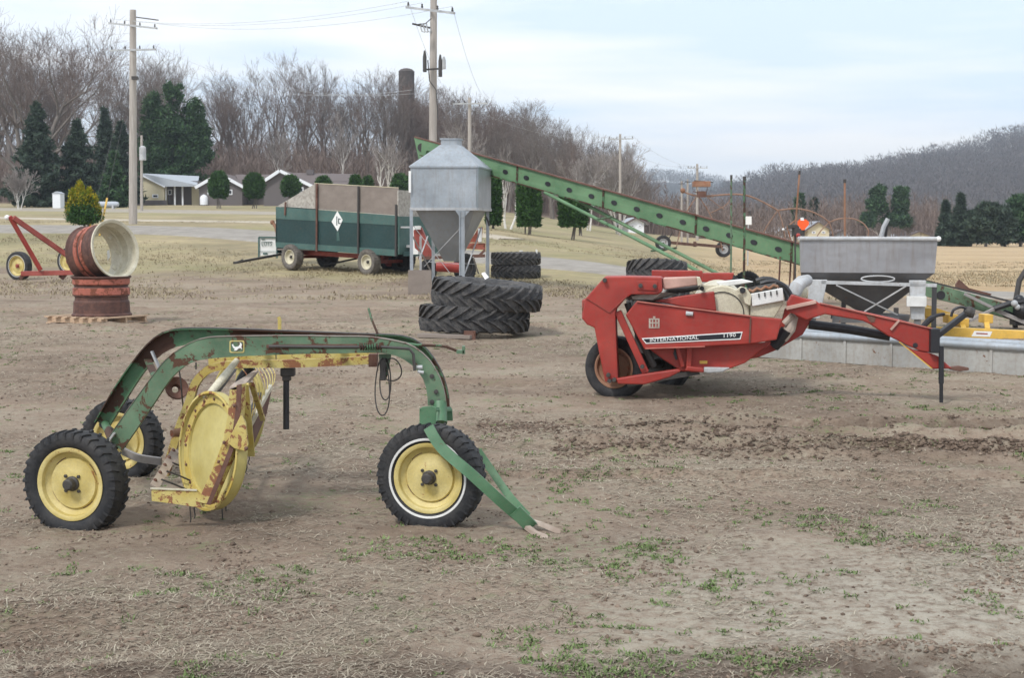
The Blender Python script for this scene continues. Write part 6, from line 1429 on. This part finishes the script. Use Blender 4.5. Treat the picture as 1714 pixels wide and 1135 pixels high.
MB().tube([W(457, 372, .1), W(462, 382, .1), W(464, 392, .1)], .05, 6).ball(W(456, 372, .1), .08, 6).build('front_latch', M['rustlite'], wg)
# rear beater hardware
mb = MB(); q = lambda x, z, w: Vector((W(665, 380).x, W(665, 380).y, 0)) + sd * x + sb * w + Vector((0, 0, z))
zz = W(665, 400).z
mb.bar(q(.05, zt_ - .35, .1), q(.75, zt_ - .35, .1), .06, .05).bar(q(.6, zt_ - .3, .3), q(.6, zb_, .3), .05, .06).bar(q(.05, zb_ + .25, .5), q(.6, zb_ + .25, .5), .3, .08).bar(q(.05, zb_ + .1, .9), q(.55, zb_ + .1, .9), .5, .08); mb.build('rear_gearing', M['zinc'], wg, smooth=0)
MB().box(q(.62, zt_ - .75, .1), (.16, .05, .85)).build('white_tag', M['text_white'], wg, smooth=0)
MB().box(q(.35, zb_ + .02, .6), (.9, .5, .14)).build('rear_sill', M['blue_green'], wg, smooth=0)
# diamond badge
dm = wsheet('diamond_badge', [(564.5, 353), (573.5, 368), (565, 387), (555, 371)], -.02, .004, 'text_white')
MB().prism([W(a_, b_, -.026) for a_, b_ in [(563, 362), (564.4, 362), (564.4, 377), (563, 377)]], sb * .003).prism([W(a_, b_, -.027) for a_, b_ in [(566, 365), (570, 366), (570, 367.5), (567.5, 367), (567.5, 373), (570, 373), (570, 374.6), (566, 374.4)]], sb * .003).build('badge_mark', M['blue_green'], dm, smooth=0)
MB().prism([W(563.5, 388, -.0045), W(567, 388, -.0045), W(568.5, 403, -.0045), W(563.5, 403, -.0045)], sb * .002).build('white_streak', M['blue_green2'], wg, smooth=0)
# wheels, axles, pole
wsz = .42
for (x, y, off, mt) in ((489.5, 430, .02, 'rubber_dusty'), (618, 438.5, .02, 'rubber_dusty')):
    wheel(wg, W(x, y, off), (-sb + sd * -.15), wsz if x < 500 else .41, .30, .23, M['cream'], tmat=mt, hubmat='iron', seg=36, dish=.05)
for (x, y, off) in ((489.5, 430, 1.75), (618, 438.5, 1.75)):
    c_ = W(x, y, .02) + sb * (off - .02); wheel(wg, c_, sb, wsz - .01, .28, .23, M['iron'], tmat='rubber', hubmat='iron', seg=30)
for (x, y) in ((489.5, 430), (618, 438.5)):
    c_ = W(x, y, .1); MB().bar(c_, c_ + sb * 1.65, .10, .10).build('axle', M['red_dk'], wg, smooth=0)
MB().bar(W(500, 422, .5), W(640, 431, .5), .12, .14).bar(W(500, 422, 1.3), W(640, 431, 1.3), .12, .14).build('chassis_rail', M['red_dk'], wg, smooth=0)
a_ = W(478, 424, .9); b_ = P(392, 440, 45.2); MB().bar(a_, b_, .10, .07).build('drawbar', M['iron'], wg, smooth=0); MB().bar(b_ + Vector((.05, 0, .0)), b_ + Vector((.28, 0, .10)), .14, .05).build('hitch', M['iron'], wg, smooth=0)
# second running gear behind
rg = thing('running_gear', (P(655, 445, 47.5).x, 47.5, Gz(-4, 47.5)), 'dark second wagon chassis whose drawbar pokes out between the teal wagon wheels', 'chassis')
for (x, y, Y) in ((655, 434, 46.6), (676, 431, 47.6)): wheel(rg, P(x, y, Y), (-.5, -.85, 0), .42, .28, .23, M['red_dk'], tmat='rubber', seg=30)
MB().bar(P(655, 441, 46.7), P(676, 438, 47.5), .1, .1).build('axle', M['red_dk'], rg, smooth=0)
MB().bar(P(542, 444, 46.6), P(600, 432, 46.7), .08, .06).bar(P(600, 432, 46.7), P(660, 438, 47), .08, .08).build('drawbar', M['iron'], rg, smooth=0)
# sign board
sg = thing('lawn_sign', (P(450, 426, 50).x, 50, Gz(P(450, 426, 50).x, 50)), 'white square lot sign behind the front end of the teal wagon', 'sign')
MB().prism([P(434, 397.5, 50), P(464, 398, 50), P(463, 427.5, 50), P(434, 428, 50)], (0, .03, 0)).build('board', M['text_white'], sg, smooth=0)
fr_ = MB(); fr_.bar(P(433.3, 397, 49.98), P(433.3, 432, 49.98), .05, .05).bar(P(463.7, 397, 49.98), P(463.7, 432, 49.98), .05, .05).bar(P(433, 397, 49.98), P(464, 397.3, 49.98), .05, .05); fr_.build('frame', M['blue_green2'], sg, smooth=0)
mb = MB(); text_mb(mb, 'LOTS', P(438, 411.5, 49.97), (1, 0, 0), (0, 0, 1), .15, .01, width=.36); mb.box(P(440.5, 400.5, 49.97), (.12, .01, .03)); mb.box(P(447, 405, 49.97), (.38, .01, .018)); mb.box(P(448, 421, 49.97), (.56, .01, .015)); mb.box(P(444, 424.5, 49.97), (.16, .01, .06)); mb.build('lettering', M['blue_green2'], sg, smooth=0)
# ================================================================== RED MACHINE BEHIND THE BIN
rm = thing('red_implement', (P(760, 450, 41).x, 41, Gz(-1.6, 41)), 'old red machine with a low red barrel, seen through the feed bin legs', 'implement')
RY = 41.0
MB().prism([P(692, 385, RY), P(705, 380, RY), P(722, 420, RY), P(724, 432, RY), P(712, 430, RY), P(694, 415, RY)], (0, .5, 0)).build('side_shield', M['red_dk'], rm, smooth=0, bevel=.02)
MB().prism([P(694, 378, RY - .1), P(704, 378, RY - .1), P(704, 384, RY - .1), P(694, 384, RY - .1)], (0, .3, 0)).build('white_panel', M['white'], rm, smooth=0)
MB().lathe(P(730, 446, 40), (1, 0, -.06), [(.001, 0), (.13, 0), (.14, .05), (.14, .65), (.001, .66)], 16).build('red_barrel', M['red'], rm)
MB().prism([P(778, 407, RY), P(812, 407, RY), P(812, 418, RY), P(778, 416, RY)], (0, .6, 0)).build('orange_deck', M['orange'], rm, smooth=0, bevel=.01)
MB().prism([P(786, 405, RY + .1), P(802, 380, RY + .1), P(808, 380, RY + .1), P(806, 406, RY + .1)], (0, .1, 0)).build('orange_upright', M['orange'], rm, smooth=0)
MB().prism([P(800, 382, RY - .05), P(807, 382, RY - .05), P(806, 405, RY - .05), P(800, 405, RY - .05)], (0, .05, 0)).build('white_tag', M['text_white'], rm, smooth=0)
wheel(rm, P(778, 448, RY - .2), (.75, -.65, 0), .42, .2, .24, M['iron'], tmat='rubber', seg=30); wheel(rm, P(717, 451, RY + .8), (.75, -.65, 0), .3, .2, .16, M['iron'], tmat='rubber', seg=24)
MB().bar(P(700, 432, RY), P(812, 428, RY), .09, .09).bar(P(800, 430, RY), P(812, 418, RY), .07, .07).build('frame', M['rust'], rm, smooth=0)
# ================================================================== FEED BIN
BY = 36.5; fb = thing('feed_bin', (P(754, 490, BY).x, BY + 1, 0), 'grey galvanised feed bin with hopper bottom on angle-iron legs', 'feed bin')
rz = R(7); sx = P(686, 330, BY).x; ex = P(800, 330, BY).x; w = (ex - sx); dpt = 2.0
o_ = Vector((sx, BY, 0)); bx = Vector((math.cos(rz), -math.sin(rz) * -.4, 0)).normalized(); by = Vector((.16, 1, 0)).normalized()
def B(u, v, z): return o_ + bx * (w * u) + by * (dpt * v) + Vector((0, 0, z))
zt1 = P(686, 279, BY).z; zb1 = P(686, 350, BY).z; zt0 = P(740, 243, BY + 1).z; zc = P(740, 236, BY + 1).z; zh = P(745, 437, BY + 1).z
def chamf(u0, v0, u1, v1, z, c=.08):
    return [B(u0 + c, v0, z), B(u1 - c, v0, z), B(u1, v0 + c, z), B(u1, v1 - c, z), B(u1 - c, v1, z), B(u0 + c, v1, z), B(u0, v1 - c, z), B(u0, v0 + c, z)]
MB().loft([chamf(0, 0, 1, 1, zb1, .03), chamf(0, 0, 1, 1, zt1, .03)]).build('bin_body', M['galv'], fb, smooth=0)
MB().loft([chamf(-.015, -.015, 1.015, 1.015, zt1 - .02, .03), chamf(-.015, -.015, 1.015, 1.015, zt1 + .02, .03), chamf(.36, .36, .64, .64, zt0, .01)]).build('roof', M['galv'], fb, smooth=0)
MB().loft([chamf(.365, .365, .635, .635, zt0 - .02, .03), chamf(.365, .365, .635, .635, zc + .03, .03)]).loft([chamf(.35, .35, .65, .65, zc + .03, .03), chamf(.35, .35, .65, .65, zc + .06, .03)]).build('lid', M['galv'], fb, smooth=0)
MB().loft([chamf(-.01, -.01, 1.01, 1.01, zb1 - .03, .03), chamf(-.01, -.01, 1.01, 1.01, zb1 + .04, .03)]).build('bottom_band', M['zinc'], fb, smooth=0)
MB().loft([chamf(.40, .38, .60, .62, zh, .02), chamf(.06, .05, .94, .95, zb1, .02)]).build('hopper_cone', M['galv_dark'], fb, smooth=0)
def legL(u, v, name='leg', z1=zb1 + .02, s=.085, zb=-.05):
    c = B(u, v, 0); mb = MB(); mb.bar(c + Vector((0, 0, zb)), c + Vector((0, 0, z1)), s, .012, up=(0, 1, 0)); mb.bar(c + Vector((0, .04, zb)), c + Vector((0, .04, z1)), .012, s, up=(0, 1, 0)); return mb.build(name, M['galv'], fb, smooth=0)
legL(.02, .0); legL(.10, .98); legL(.95, .96)
p = P(773, 352, BY - .06); mb = MB(); mb.bar(Vector((p.x, p.y, -.05)), p, .13, .02, up=(0, 1, 0)); mb.bar(Vector((p.x + .06, p.y - .03, -.05)), p + Vector((.06, -.03, 0)), .02, .06, up=(0, 1, 0)); mb.bar(Vector((p.x - .06, p.y - .03, -.05)), p + Vector((-.06, -.03, 0)), .02, .06, up=(0, 1, 0)); mb.prism([P(762, 352, BY - .08), P(786, 353, BY - .08), P(777, 364, BY - .08), P(770, 364, BY - .08)], (0, .01, 0)); mb.build('front_leg', M['galv'], fb, smooth=0)
br = MB()
def rod(a, b, Ya=BY - .02, Yb=BY - .02, r=.018): br.bar(P(a[0], a[1], Ya), P(b[0], b[1], Yb), r * 2, .012)
rod((692, 378), (753, 457)); rod((771, 381), (710, 446)); rod((688, 390), (720, 452), BY, BY + 1.9); rod((778, 458), (806, 380), BY, BY + 1.8); rod((792, 430), (801, 458), BY, BY + 1.8); rod((702, 434), (716, 395), BY, BY + 1.9)
rod((718, 438), (770, 442)); rod((776, 441), (808, 443), BY, BY + 1.8); rod((704, 395), (704, 455), BY + 1.9, BY + 1.9, .03)
br.build('brace_rod', M['zinc'], fb, smooth=0)
p = P(818, 378, BY + 1.6); MB().tube([P(819, 378, BY + 1), P(817, 370, BY + 1), P(813, 362, BY + 1)], .03, 6).build('hook', M['iron'], fb)
MB().bar(P(817, 378, BY + 1), P(816, 455, BY + 1), .04, .03).build('side_rail', M['galv'], fb, smooth=0)
MB().bar(P(686, 286, BY - .05), P(686, 322, BY - .05), .06, .04).build('white_sight_strip', M['text_white'], fb, smooth=0)
o = MB().prism([P(683, 452, BY - .15), P(722, 452, BY - .15), P(722, 497, BY - .15), P(683, 497, BY - .15)], (0, .03, 0)).build('plywood_panel', M['greywood'], None, smooth=0, origin=P(702, 497, BY - .15)); tag(o, 'weathered plywood sheet leaning by the left leg of the feed bin', 'board')
# ================================================================== ELEVATOR
el = thing('grain_elevator', (P(1100, 450, 36).x, 36, 0), 'long green elevator conveyor with round holes rising to the left behind the feed bin', 'elevator')
EA = (690, 242, 40.5); EB = (1420, 449, 31.5)
def E(px, dy=0, dY=0):
    u = (px - EA[0]) / (EB[0] - EA[0]); Y = EA[2] + (EB[2] - EA[2]) * u; Y = 1 / (1 / EA[2] + u * (1 / EB[2] - 1 / EA[2])); yc = EA[1] + (EB[1] - EA[1]) * u
    h = 14.0 * EA[2] / Y
    return P(px, yc + dy * h, Y + dY)
ew = .52
def eside(off, nm, mat):
    pr = [E(697, -1.0, off), E(1420, -1, off), E(1420, 1, off), E(800, 1, off), E(703, 1.0, off)]
    MB().prism(pr, (0, .03, 0)).build(nm, M[mat], el, smooth=0)
eside(0, 'near_side', 'el_green'); eside(ew, 'far_side', 'el_green')
mb = MB(); mb.bar(E(695, -1.03, -.02), E(1420, -1.03, -.02), .09, .035); mb.build('top_rail', M['rust'], el, smooth=0)
mb = MB(); mb.bar(E(703, .97, -.02), E(1420, .97, -.02), .06, .03); mb.build('bottom_rail', M['green_dk'], el, smooth=0)
MB().prism([E(700, .3, .04), E(1420, .3, .04), E(1420, .3, ew), E(700, .3, ew)], (0, 0, -.02)).build('trough_floor', M['green_dk'], el, smooth=0)
for px in (866, 1010, 1165, 1325):
    MB().bar(E(px, -.95, -.02), E(px - 1, .95, -.02), .05, .02, up=(0, 1, 0)).build('joint_strip', M['green_dk'], el, smooth=0)
hx = [846, 881, 917, 953, 990, 1028, 1066, 1104, 1143, 1182, 1221, 1262, 1303]
for px in hx:
    c = E(px, .08, 0); ed = (E(px + 5, .08) - E(px - 5, .08)).normalized(); en = Vector((-ed.y, ed.x, 0)).normalized(); en = en if en.y < 0 else -en; eu = ed.cross(en).normalized()
    MB().prism([c + en * .004 + ed * .095 * math.cos(R(a)) + eu * .06 * math.sin(R(a)) for a in range(0, 360, 20)], en * .004).build('round_hole', M['black'], el)
# head end
MB().prism([E(693, -.9, -.06), E(700, -1.1, -.06), E(738, -.95, -.06), E(730, .1, -.06), E(714, .2, -.06), E(710, 1.6, -.06), E(702, 1.9, -.06)], (0, .04, 0)).build('head_plate', M['el_green'], el, smooth=0)
MB().prism([E(693, -.9, ew), E(738, -.95, ew), E(710, 1.6, ew), E(702, 1.9, ew)], (0, .04, 0)).build('head_plate', M['green_dk'], el, smooth=0)
MB().tube([E(706, 0, -.05), E(706, 0, ew + .05)], .12, 14).build('head_roller', M['iron'], el)
# undercarriage
ax_a = E(912, .95, 0); ax_b = E(952, .98, ew)
g1 = P(1180, 453, 33.5); g1 = P(1200, 462, 33.2); g2 = P(1290, 500, 34.4)
MB().tube([P(912, 322, E(912).y - .02), P(1065, 400, 34.7), P(1215, 478, 32.8)], .045, 8).build('brace_tube', M['el_green'], el)
MB().tube([P(945, 324, E(945).y + .2), P(1110, 410, 35.0), P(1290, 505, 33.8)], .045, 8).build('brace_tube', M['el_green'], el)
for (a, b) in (((1000, 367), (1024, 363)), ((1090, 420), (1132, 415))): MB().tube([P(a[0], a[1], 35), P(b[0], b[1], 35.6)], .03, 6).build('cross_tube', M['green'], el)
for (px, Y) in ((1215, 33.0), (1250, 34.4)):
    p = P(px, 495, Y); wheel(el, (p.x, Y, .36), (-.25, -.96, 0), .36, .18, .2, M['iron'], seg=28)
MB().tube([(P(1215, 495, 33).x, 33, .36), (P(1250, 495, 34.4).x, 34.4, .36)], .04, 8).build('axle', M['green_dk'], el)
for px in (1306, 1324, 1332):
    a = P(px, 430, 32.6); MB().bar(a, Vector((a.x, a.y + .2, 0)), .035, .035).build('support_leg', M['rust'], el, smooth=0)
# ================================================================== POSTS, TRAILER, RUSTY PIPES, TRIANGLE
for (px, top, Y, mat, lab, tl_, rr) in ((1224, 300, 29.5, 'green', 'tall thin green steel post left of its twin, in front of the elevator', 0, .020), (1246, 302, 31, 'green_dk', 'tall thin green and brown steel post, right of its twin', 0, .027), (1338, 292, 33.5, 'rustlite', 'leaning thin rusty post behind the orange triangle sign', -8, .022), (1414, 306, 36, 'rustlite', 'upright thin rusty post rising behind the stainless hopper', 0, .027)):
    a = P(px, top, Y); b = P(px + tl_, 400, Y); s = thing('steel_post', (b.x, Y, 0), lab, 'post')
    MB().tube([(b.x, Y, -.1), (b.x, Y, b.z), a], rr, 8).build('shaft', M[mat], s)
    MB().tube([a, a + Vector((0, 0, .09))], rr * 1.3, 8).build('cap', M['iron'], s)
tlr = thing('low_trailer', (P(1160, 420, 78).x, 78, Gz(P(1160, 420, 78).x, 78)), 'low rusty two-wheeled trailer frame on the dry grass beyond the elevator', 'trailer')
wheel(tlr, P(1110, 407, 76), (.0, -1, 0), .43, .24, .24, M['zinc'], tmat='rubber', seg=28); wheel(tlr, P(1211, 417, 80), (.0, -1, 0), .46, .26, .25, M['zinc'], tmat='rubber', seg=28)
MB().bar(P(1112, 405, 76), P(1165, 410, 78), .17, .15).bar(P(1165, 409, 78), P(1208, 413, 80), .17, .15).bar(P(1163, 404, 78), P(1163, 413, 78), .15, .15).build('frame', M['rust'], tlr, smooth=0)
MB().tube([P(1118, 402, 76), P(1125, 390, 76)], .03, 6).build('lever', M['iron'], tlr)
AY = 75.0
ir = thing('irrigation_rig', (P(1280, 420, AY).x, AY, Gz(P(1280, 420, AY).x, AY)), 'tangle of rusty arched pipes with a rust-brown box on top, behind the elevator', 'irrigation rig')
def rp(pts, r=.035, Y=AY, nm='arched_pipe', mat='pipe_rust', n=20): MB().tube(crom([P(a, b, Y) for a, b in pts], n), r * .72 * Y / 52, 7).build(nm, M[mat], ir)
rp([(1143, 320), (1158, 326), (1180, 328), (1224, 325), (1250, 327), (1275, 337), (1302, 352)], .045)
rp([(1302, 352), (1330, 349), (1355, 353), (1375, 362), (1388, 372)], .04)
rp([(1388, 372), (1405, 366), (1428, 366), (1445, 374), (1454, 386)], .035)
rp([(1302, 352), (1292, 366), (1278, 390), (1272, 420)], .03, nm='strut'); rp([(1302, 352), (1310, 375), (1318, 420)], .03, nm='strut')
rp([(1388, 372), (1375, 385), (1366, 400), (1362, 424)], .03, nm='strut'); rp([(1388, 372), (1394, 392), (1398, 424)], .03, nm='strut'); rp([(1454, 386), (1450, 424)], .03, nm='strut')
rp([(1165, 330), (1150, 354), (1140, 380), (1132, 415)], .03, nm='strut'); rp([(1170, 330), (1185, 352), (1200, 385), (1210, 420)], .03, nm='strut'); rp([(1182, 328), (1200, 342), (1212, 350)], .022, nm='strut'); rp([(1190, 356), (1212, 345), (1222, 335)], .022, nm='strut')
MB().box(P(1174, 308, AY), (.89, .7, .29)).build('top_box', M['rustlite'], ir, smooth=0, bevel=.02)
MB().tube([P(1162, 302, AY), P(1194, 305, AY)], .03, 6).build('box_bar', M['iron'], ir)
mb = MB(); mb.box(P(1174, 325, AY), (.43, .4, .32)); mb.bar(P(1166, 312, AY), P(1168, 328, AY), .03, .03).bar(P(1184, 312, AY), P(1182, 328, AY), .03, .03).bar(P(1160, 320, AY), P(1190, 330, AY), .04, .04); mb.build('gear_head', M['rust'], ir, smooth=0)
MB().ball(P(1143, 319, AY), .14, 7).build('pipe_end', M['rustlite'], ir)
rp([(1335, 365), (1325, 374), (1318, 380), (1322, 395), (1328, 412)], .035, 34, 'bent_arm', 'rustlite')
tri = thing('warning_triangle', (P(1343, 376, 30).x, 30, 0), 'orange slow-moving triangle sign on the dark machine left of the hopper', 'sign')
TY = 30.0
MB().prism([P(a, b, TY) for a, b in [(1335, 370), (1339, 367), (1349, 367), (1354, 371), (1354, 376), (1346, 385), (1342, 385), (1335, 376)]], (0, .01, 0)).build('triangle_plate', M['fluor'], tri, smooth=0)
MB().prism([P(a, b, TY - .005) for a, b in [(1340, 364), (1345, 364), (1346, 369), (1340, 369)]], (0, .008, 0)).build('white_patch', M['text_white'], tri, smooth=0)
mb = MB(); mb.bar(P(1345, 380, TY + .05), Vector((P(1345, 380, TY).x, TY + .1, 0)), .05, .05); mb.build('stake', M['iron'], tri, smooth=0)
dk = thing('dark_machine', (P(1332, 390, 31).x, 31, 0), 'small dark blue-black machine part with a red lamp beside the hopper corner', 'machine')
mb = MB(); mb.box(P(1328, 379, 31), (.2, .3, .08)); mb.box(P(1334, 388, 31), (.17, .3, .16)); mb.bar(P(1331, 392, 31), Vector((P(1333, 392, 31).x, 31, 0)), .035, .035); mb.build('housing', M['iron'], dk, smooth=0, bevel=.01)
MB().ball(P(1336, 394, 30.5), .05, 7).build('red_lamp', M['red'], dk)
MB().ball(P(1311, 384, 31), .03, 7).build('lamp', M['text_white'], dk)
s = thing('road_sign', (P(1253, 405, 66).x, 66, 0), 'small white rectangular road sign beyond the green elevator', 'sign')
MB().prism([P(1247, 362, 66), P(1258, 362, 66), P(1258, 376, 66), P(1247, 376, 66)], (0, .03, 0)).build('board', M['text_white'], s, smooth=0); MB().bar(P(1252.5, 376, 66.04), Vector((P(1252.5, 376, 66).x, 66.04, 0)), .05, .05).build('post', M['zinc'], s, smooth=0)
for (px, py, lab) in ((815, 448, 'short white marker post between the feed bin and the small tyre stack'),):
    Y = 42; a = P(px, 433, Y); s = thing('marker_post', (a.x, Y, Gz(a.x, Y)), lab, 'post'); MB().tube([(a.x, Y, Gz(a.x, Y) - .1), a], .05, 10).lathe(a, (0, 0, 1), [(.055, 0), (.05, .04), (.001, .05)], 10).build('shaft', M['text_white'], s)
# ================================================================== HAZE, SKY, SUN, CAMERA
hz = MB().box((0, 1320, 70), (3600, 2760, 150)).build('haze', None and M['black'] or M['black'], None, smooth=0)
hm = bpy.data.materials.new('air_haze'); hm.use_nodes = True; nt_ = hm.node_tree; nt_.nodes.remove(nt_.nodes['Principled BSDF'])
pv = nt_.nodes.new('ShaderNodeVolumePrincipled'); pv.inputs['Color'].default_value = (.80, .88, 1, 1); pv.inputs['Density'].default_value = .00030; pv.inputs['Anisotropy'].default_value = .1
nt_.links.new(pv.outputs[0], nt_.nodes['Material Output'].inputs['Volume']); hz.data.materials.clear(); hz.data.materials.append(hm); tag(hz, kind='stuff')
EL, AZ = 50.0, 215.0     # sun from behind-left of the camera; azimuth measured clockwise from +Y
sun_dir = Vector((math.sin(R(AZ)) * math.cos(R(EL)), math.cos(R(AZ)) * math.cos(R(EL)), math.sin(R(EL))))
L = bpy.data.lights.new('sun', 'SUN'); L.energy = 1.9; L.angle = R(10); L.color = (1, .965, .92)
so = bpy.data.objects.new('sun', L); COL.objects.link(so); so.rotation_euler = (-sun_dir).to_track_quat('-Z', 'Y').to_euler(); so.location = (0, 0, 60)
w = bpy.data.worlds.new('World'); scene.world = w; w.use_nodes = True; nt_ = w.node_tree; bg = nt_.nodes['Background']
def wn(t, **k):
    n = nt_.nodes.new(t)
    for a, b in k.items():
        if a.startswith('_'): setattr(n, a[1:], b)
        else: n.inputs[a].default_value = b
    return n
sky = wn('ShaderNodeTexSky', _sky_type='NISHITA'); sky.sun_disc = False; sky.sun_elevation = R(EL); sky.sun_rotation = R(AZ); sky.air_density = 1.0; sky.dust_density = 1.5; sky.ozone_density = 1.5
tc = wn('ShaderNodeTexCoord'); mp = wn('ShaderNodeMapping'); mp.inputs['Scale'].default_value = (1.0, 1.0, 4.2); mp.inputs['Location'].default_value = (.35, .1, 0); mp.inputs['Rotation'].default_value = (0, R(4), 0)
nt_.links.new(tc.outputs['Generated'], mp.inputs[0])
n1 = wn('ShaderNodeTexNoise', Scale=2.1, Detail=6, Roughness=.52, Distortion=.5); nt_.links.new(mp.outputs[0], n1.inputs[0])
mp2 = wn('ShaderNodeMapping'); mp2.inputs['Scale'].default_value = (1.2, 1.2, 13); mp2.inputs['Rotation'].default_value = (0, R(7), 0); nt_.links.new(tc.outputs['Generated'], mp2.inputs[0])
n2 = wn('ShaderNodeTexNoise', Scale=3.2, Detail=5, Roughness=.5); nt_.links.new(mp2.outputs[0], n2.inputs[0])
mx = wn('ShaderNodeMath', _operation='MULTIPLY'); nt_.links.new(n1.outputs['Fac'], mx.inputs[0]); mx.inputs[1].default_value = .6
mx2 = wn('ShaderNodeMath', _operation='MULTIPLY_ADD'); nt_.links.new(n2.outputs['Fac'], mx2.inputs[0]); mx2.inputs[1].default_value = .4; nt_.links.new(mx.outputs[0], mx2.inputs[2])
cr = wn('ShaderNodeValToRGB'); cr.color_ramp.elements[0].position = .42; cr.color_ramp.elements[1].position = .57
cr.color_ramp.elements[0].color = (7.1, 8.4, 9.9, 1); cr.color_ramp.elements[1].color = (10.0, 10.1, 10.2, 1)
nt_.links.new(mx2.outputs[0], cr.inputs[0])
mxc = wn('ShaderNodeMix', _data_type='RGBA'); mxc.inputs[0].default_value = .90; nt_.links.new(sky.outputs[0], mxc.inputs[6]); nt_.links.new(cr.outputs[0], mxc.inputs[7])
nt_.links.new(mxc.outputs[2], bg.inputs[0]); bg.inputs[1].default_value = .096
cam = bpy.data.cameras.new('camera'); co = bpy.data.objects.new('camera', cam); COL.objects.link(co); scene.camera = co
co.location = (0, 0, EYE); co.rotation_euler = (math.pi / 2 - PITCH, 0, 0)
cam.sensor_width = 36; cam.sensor_fit = 'HORIZONTAL'; cam.lens = 36 * F / 1714; cam.clip_start = .1; cam.clip_end = 9000
cam.dof.use_dof = True; cam.dof.focus_distance = 11.5; cam.dof.aperture_fstop = 9
scene.view_settings.view_transform = 'Standard'; scene.view_settings.look = 'None'; scene.view_settings.exposure = .42; scene.view_settings.gamma = 1
scene.render.film_transparent = False
cy = scene.cycles; cy.use_denoising = True; cy.max_bounces = 6; cy.diffuse_bounces = 3; cy.volume_bounces = 0; cy.use_adaptive_sampling = True; cy.adaptive_threshold = .015
cy.sample_clamp_indirect = 6
bpy.context.view_layer.update()
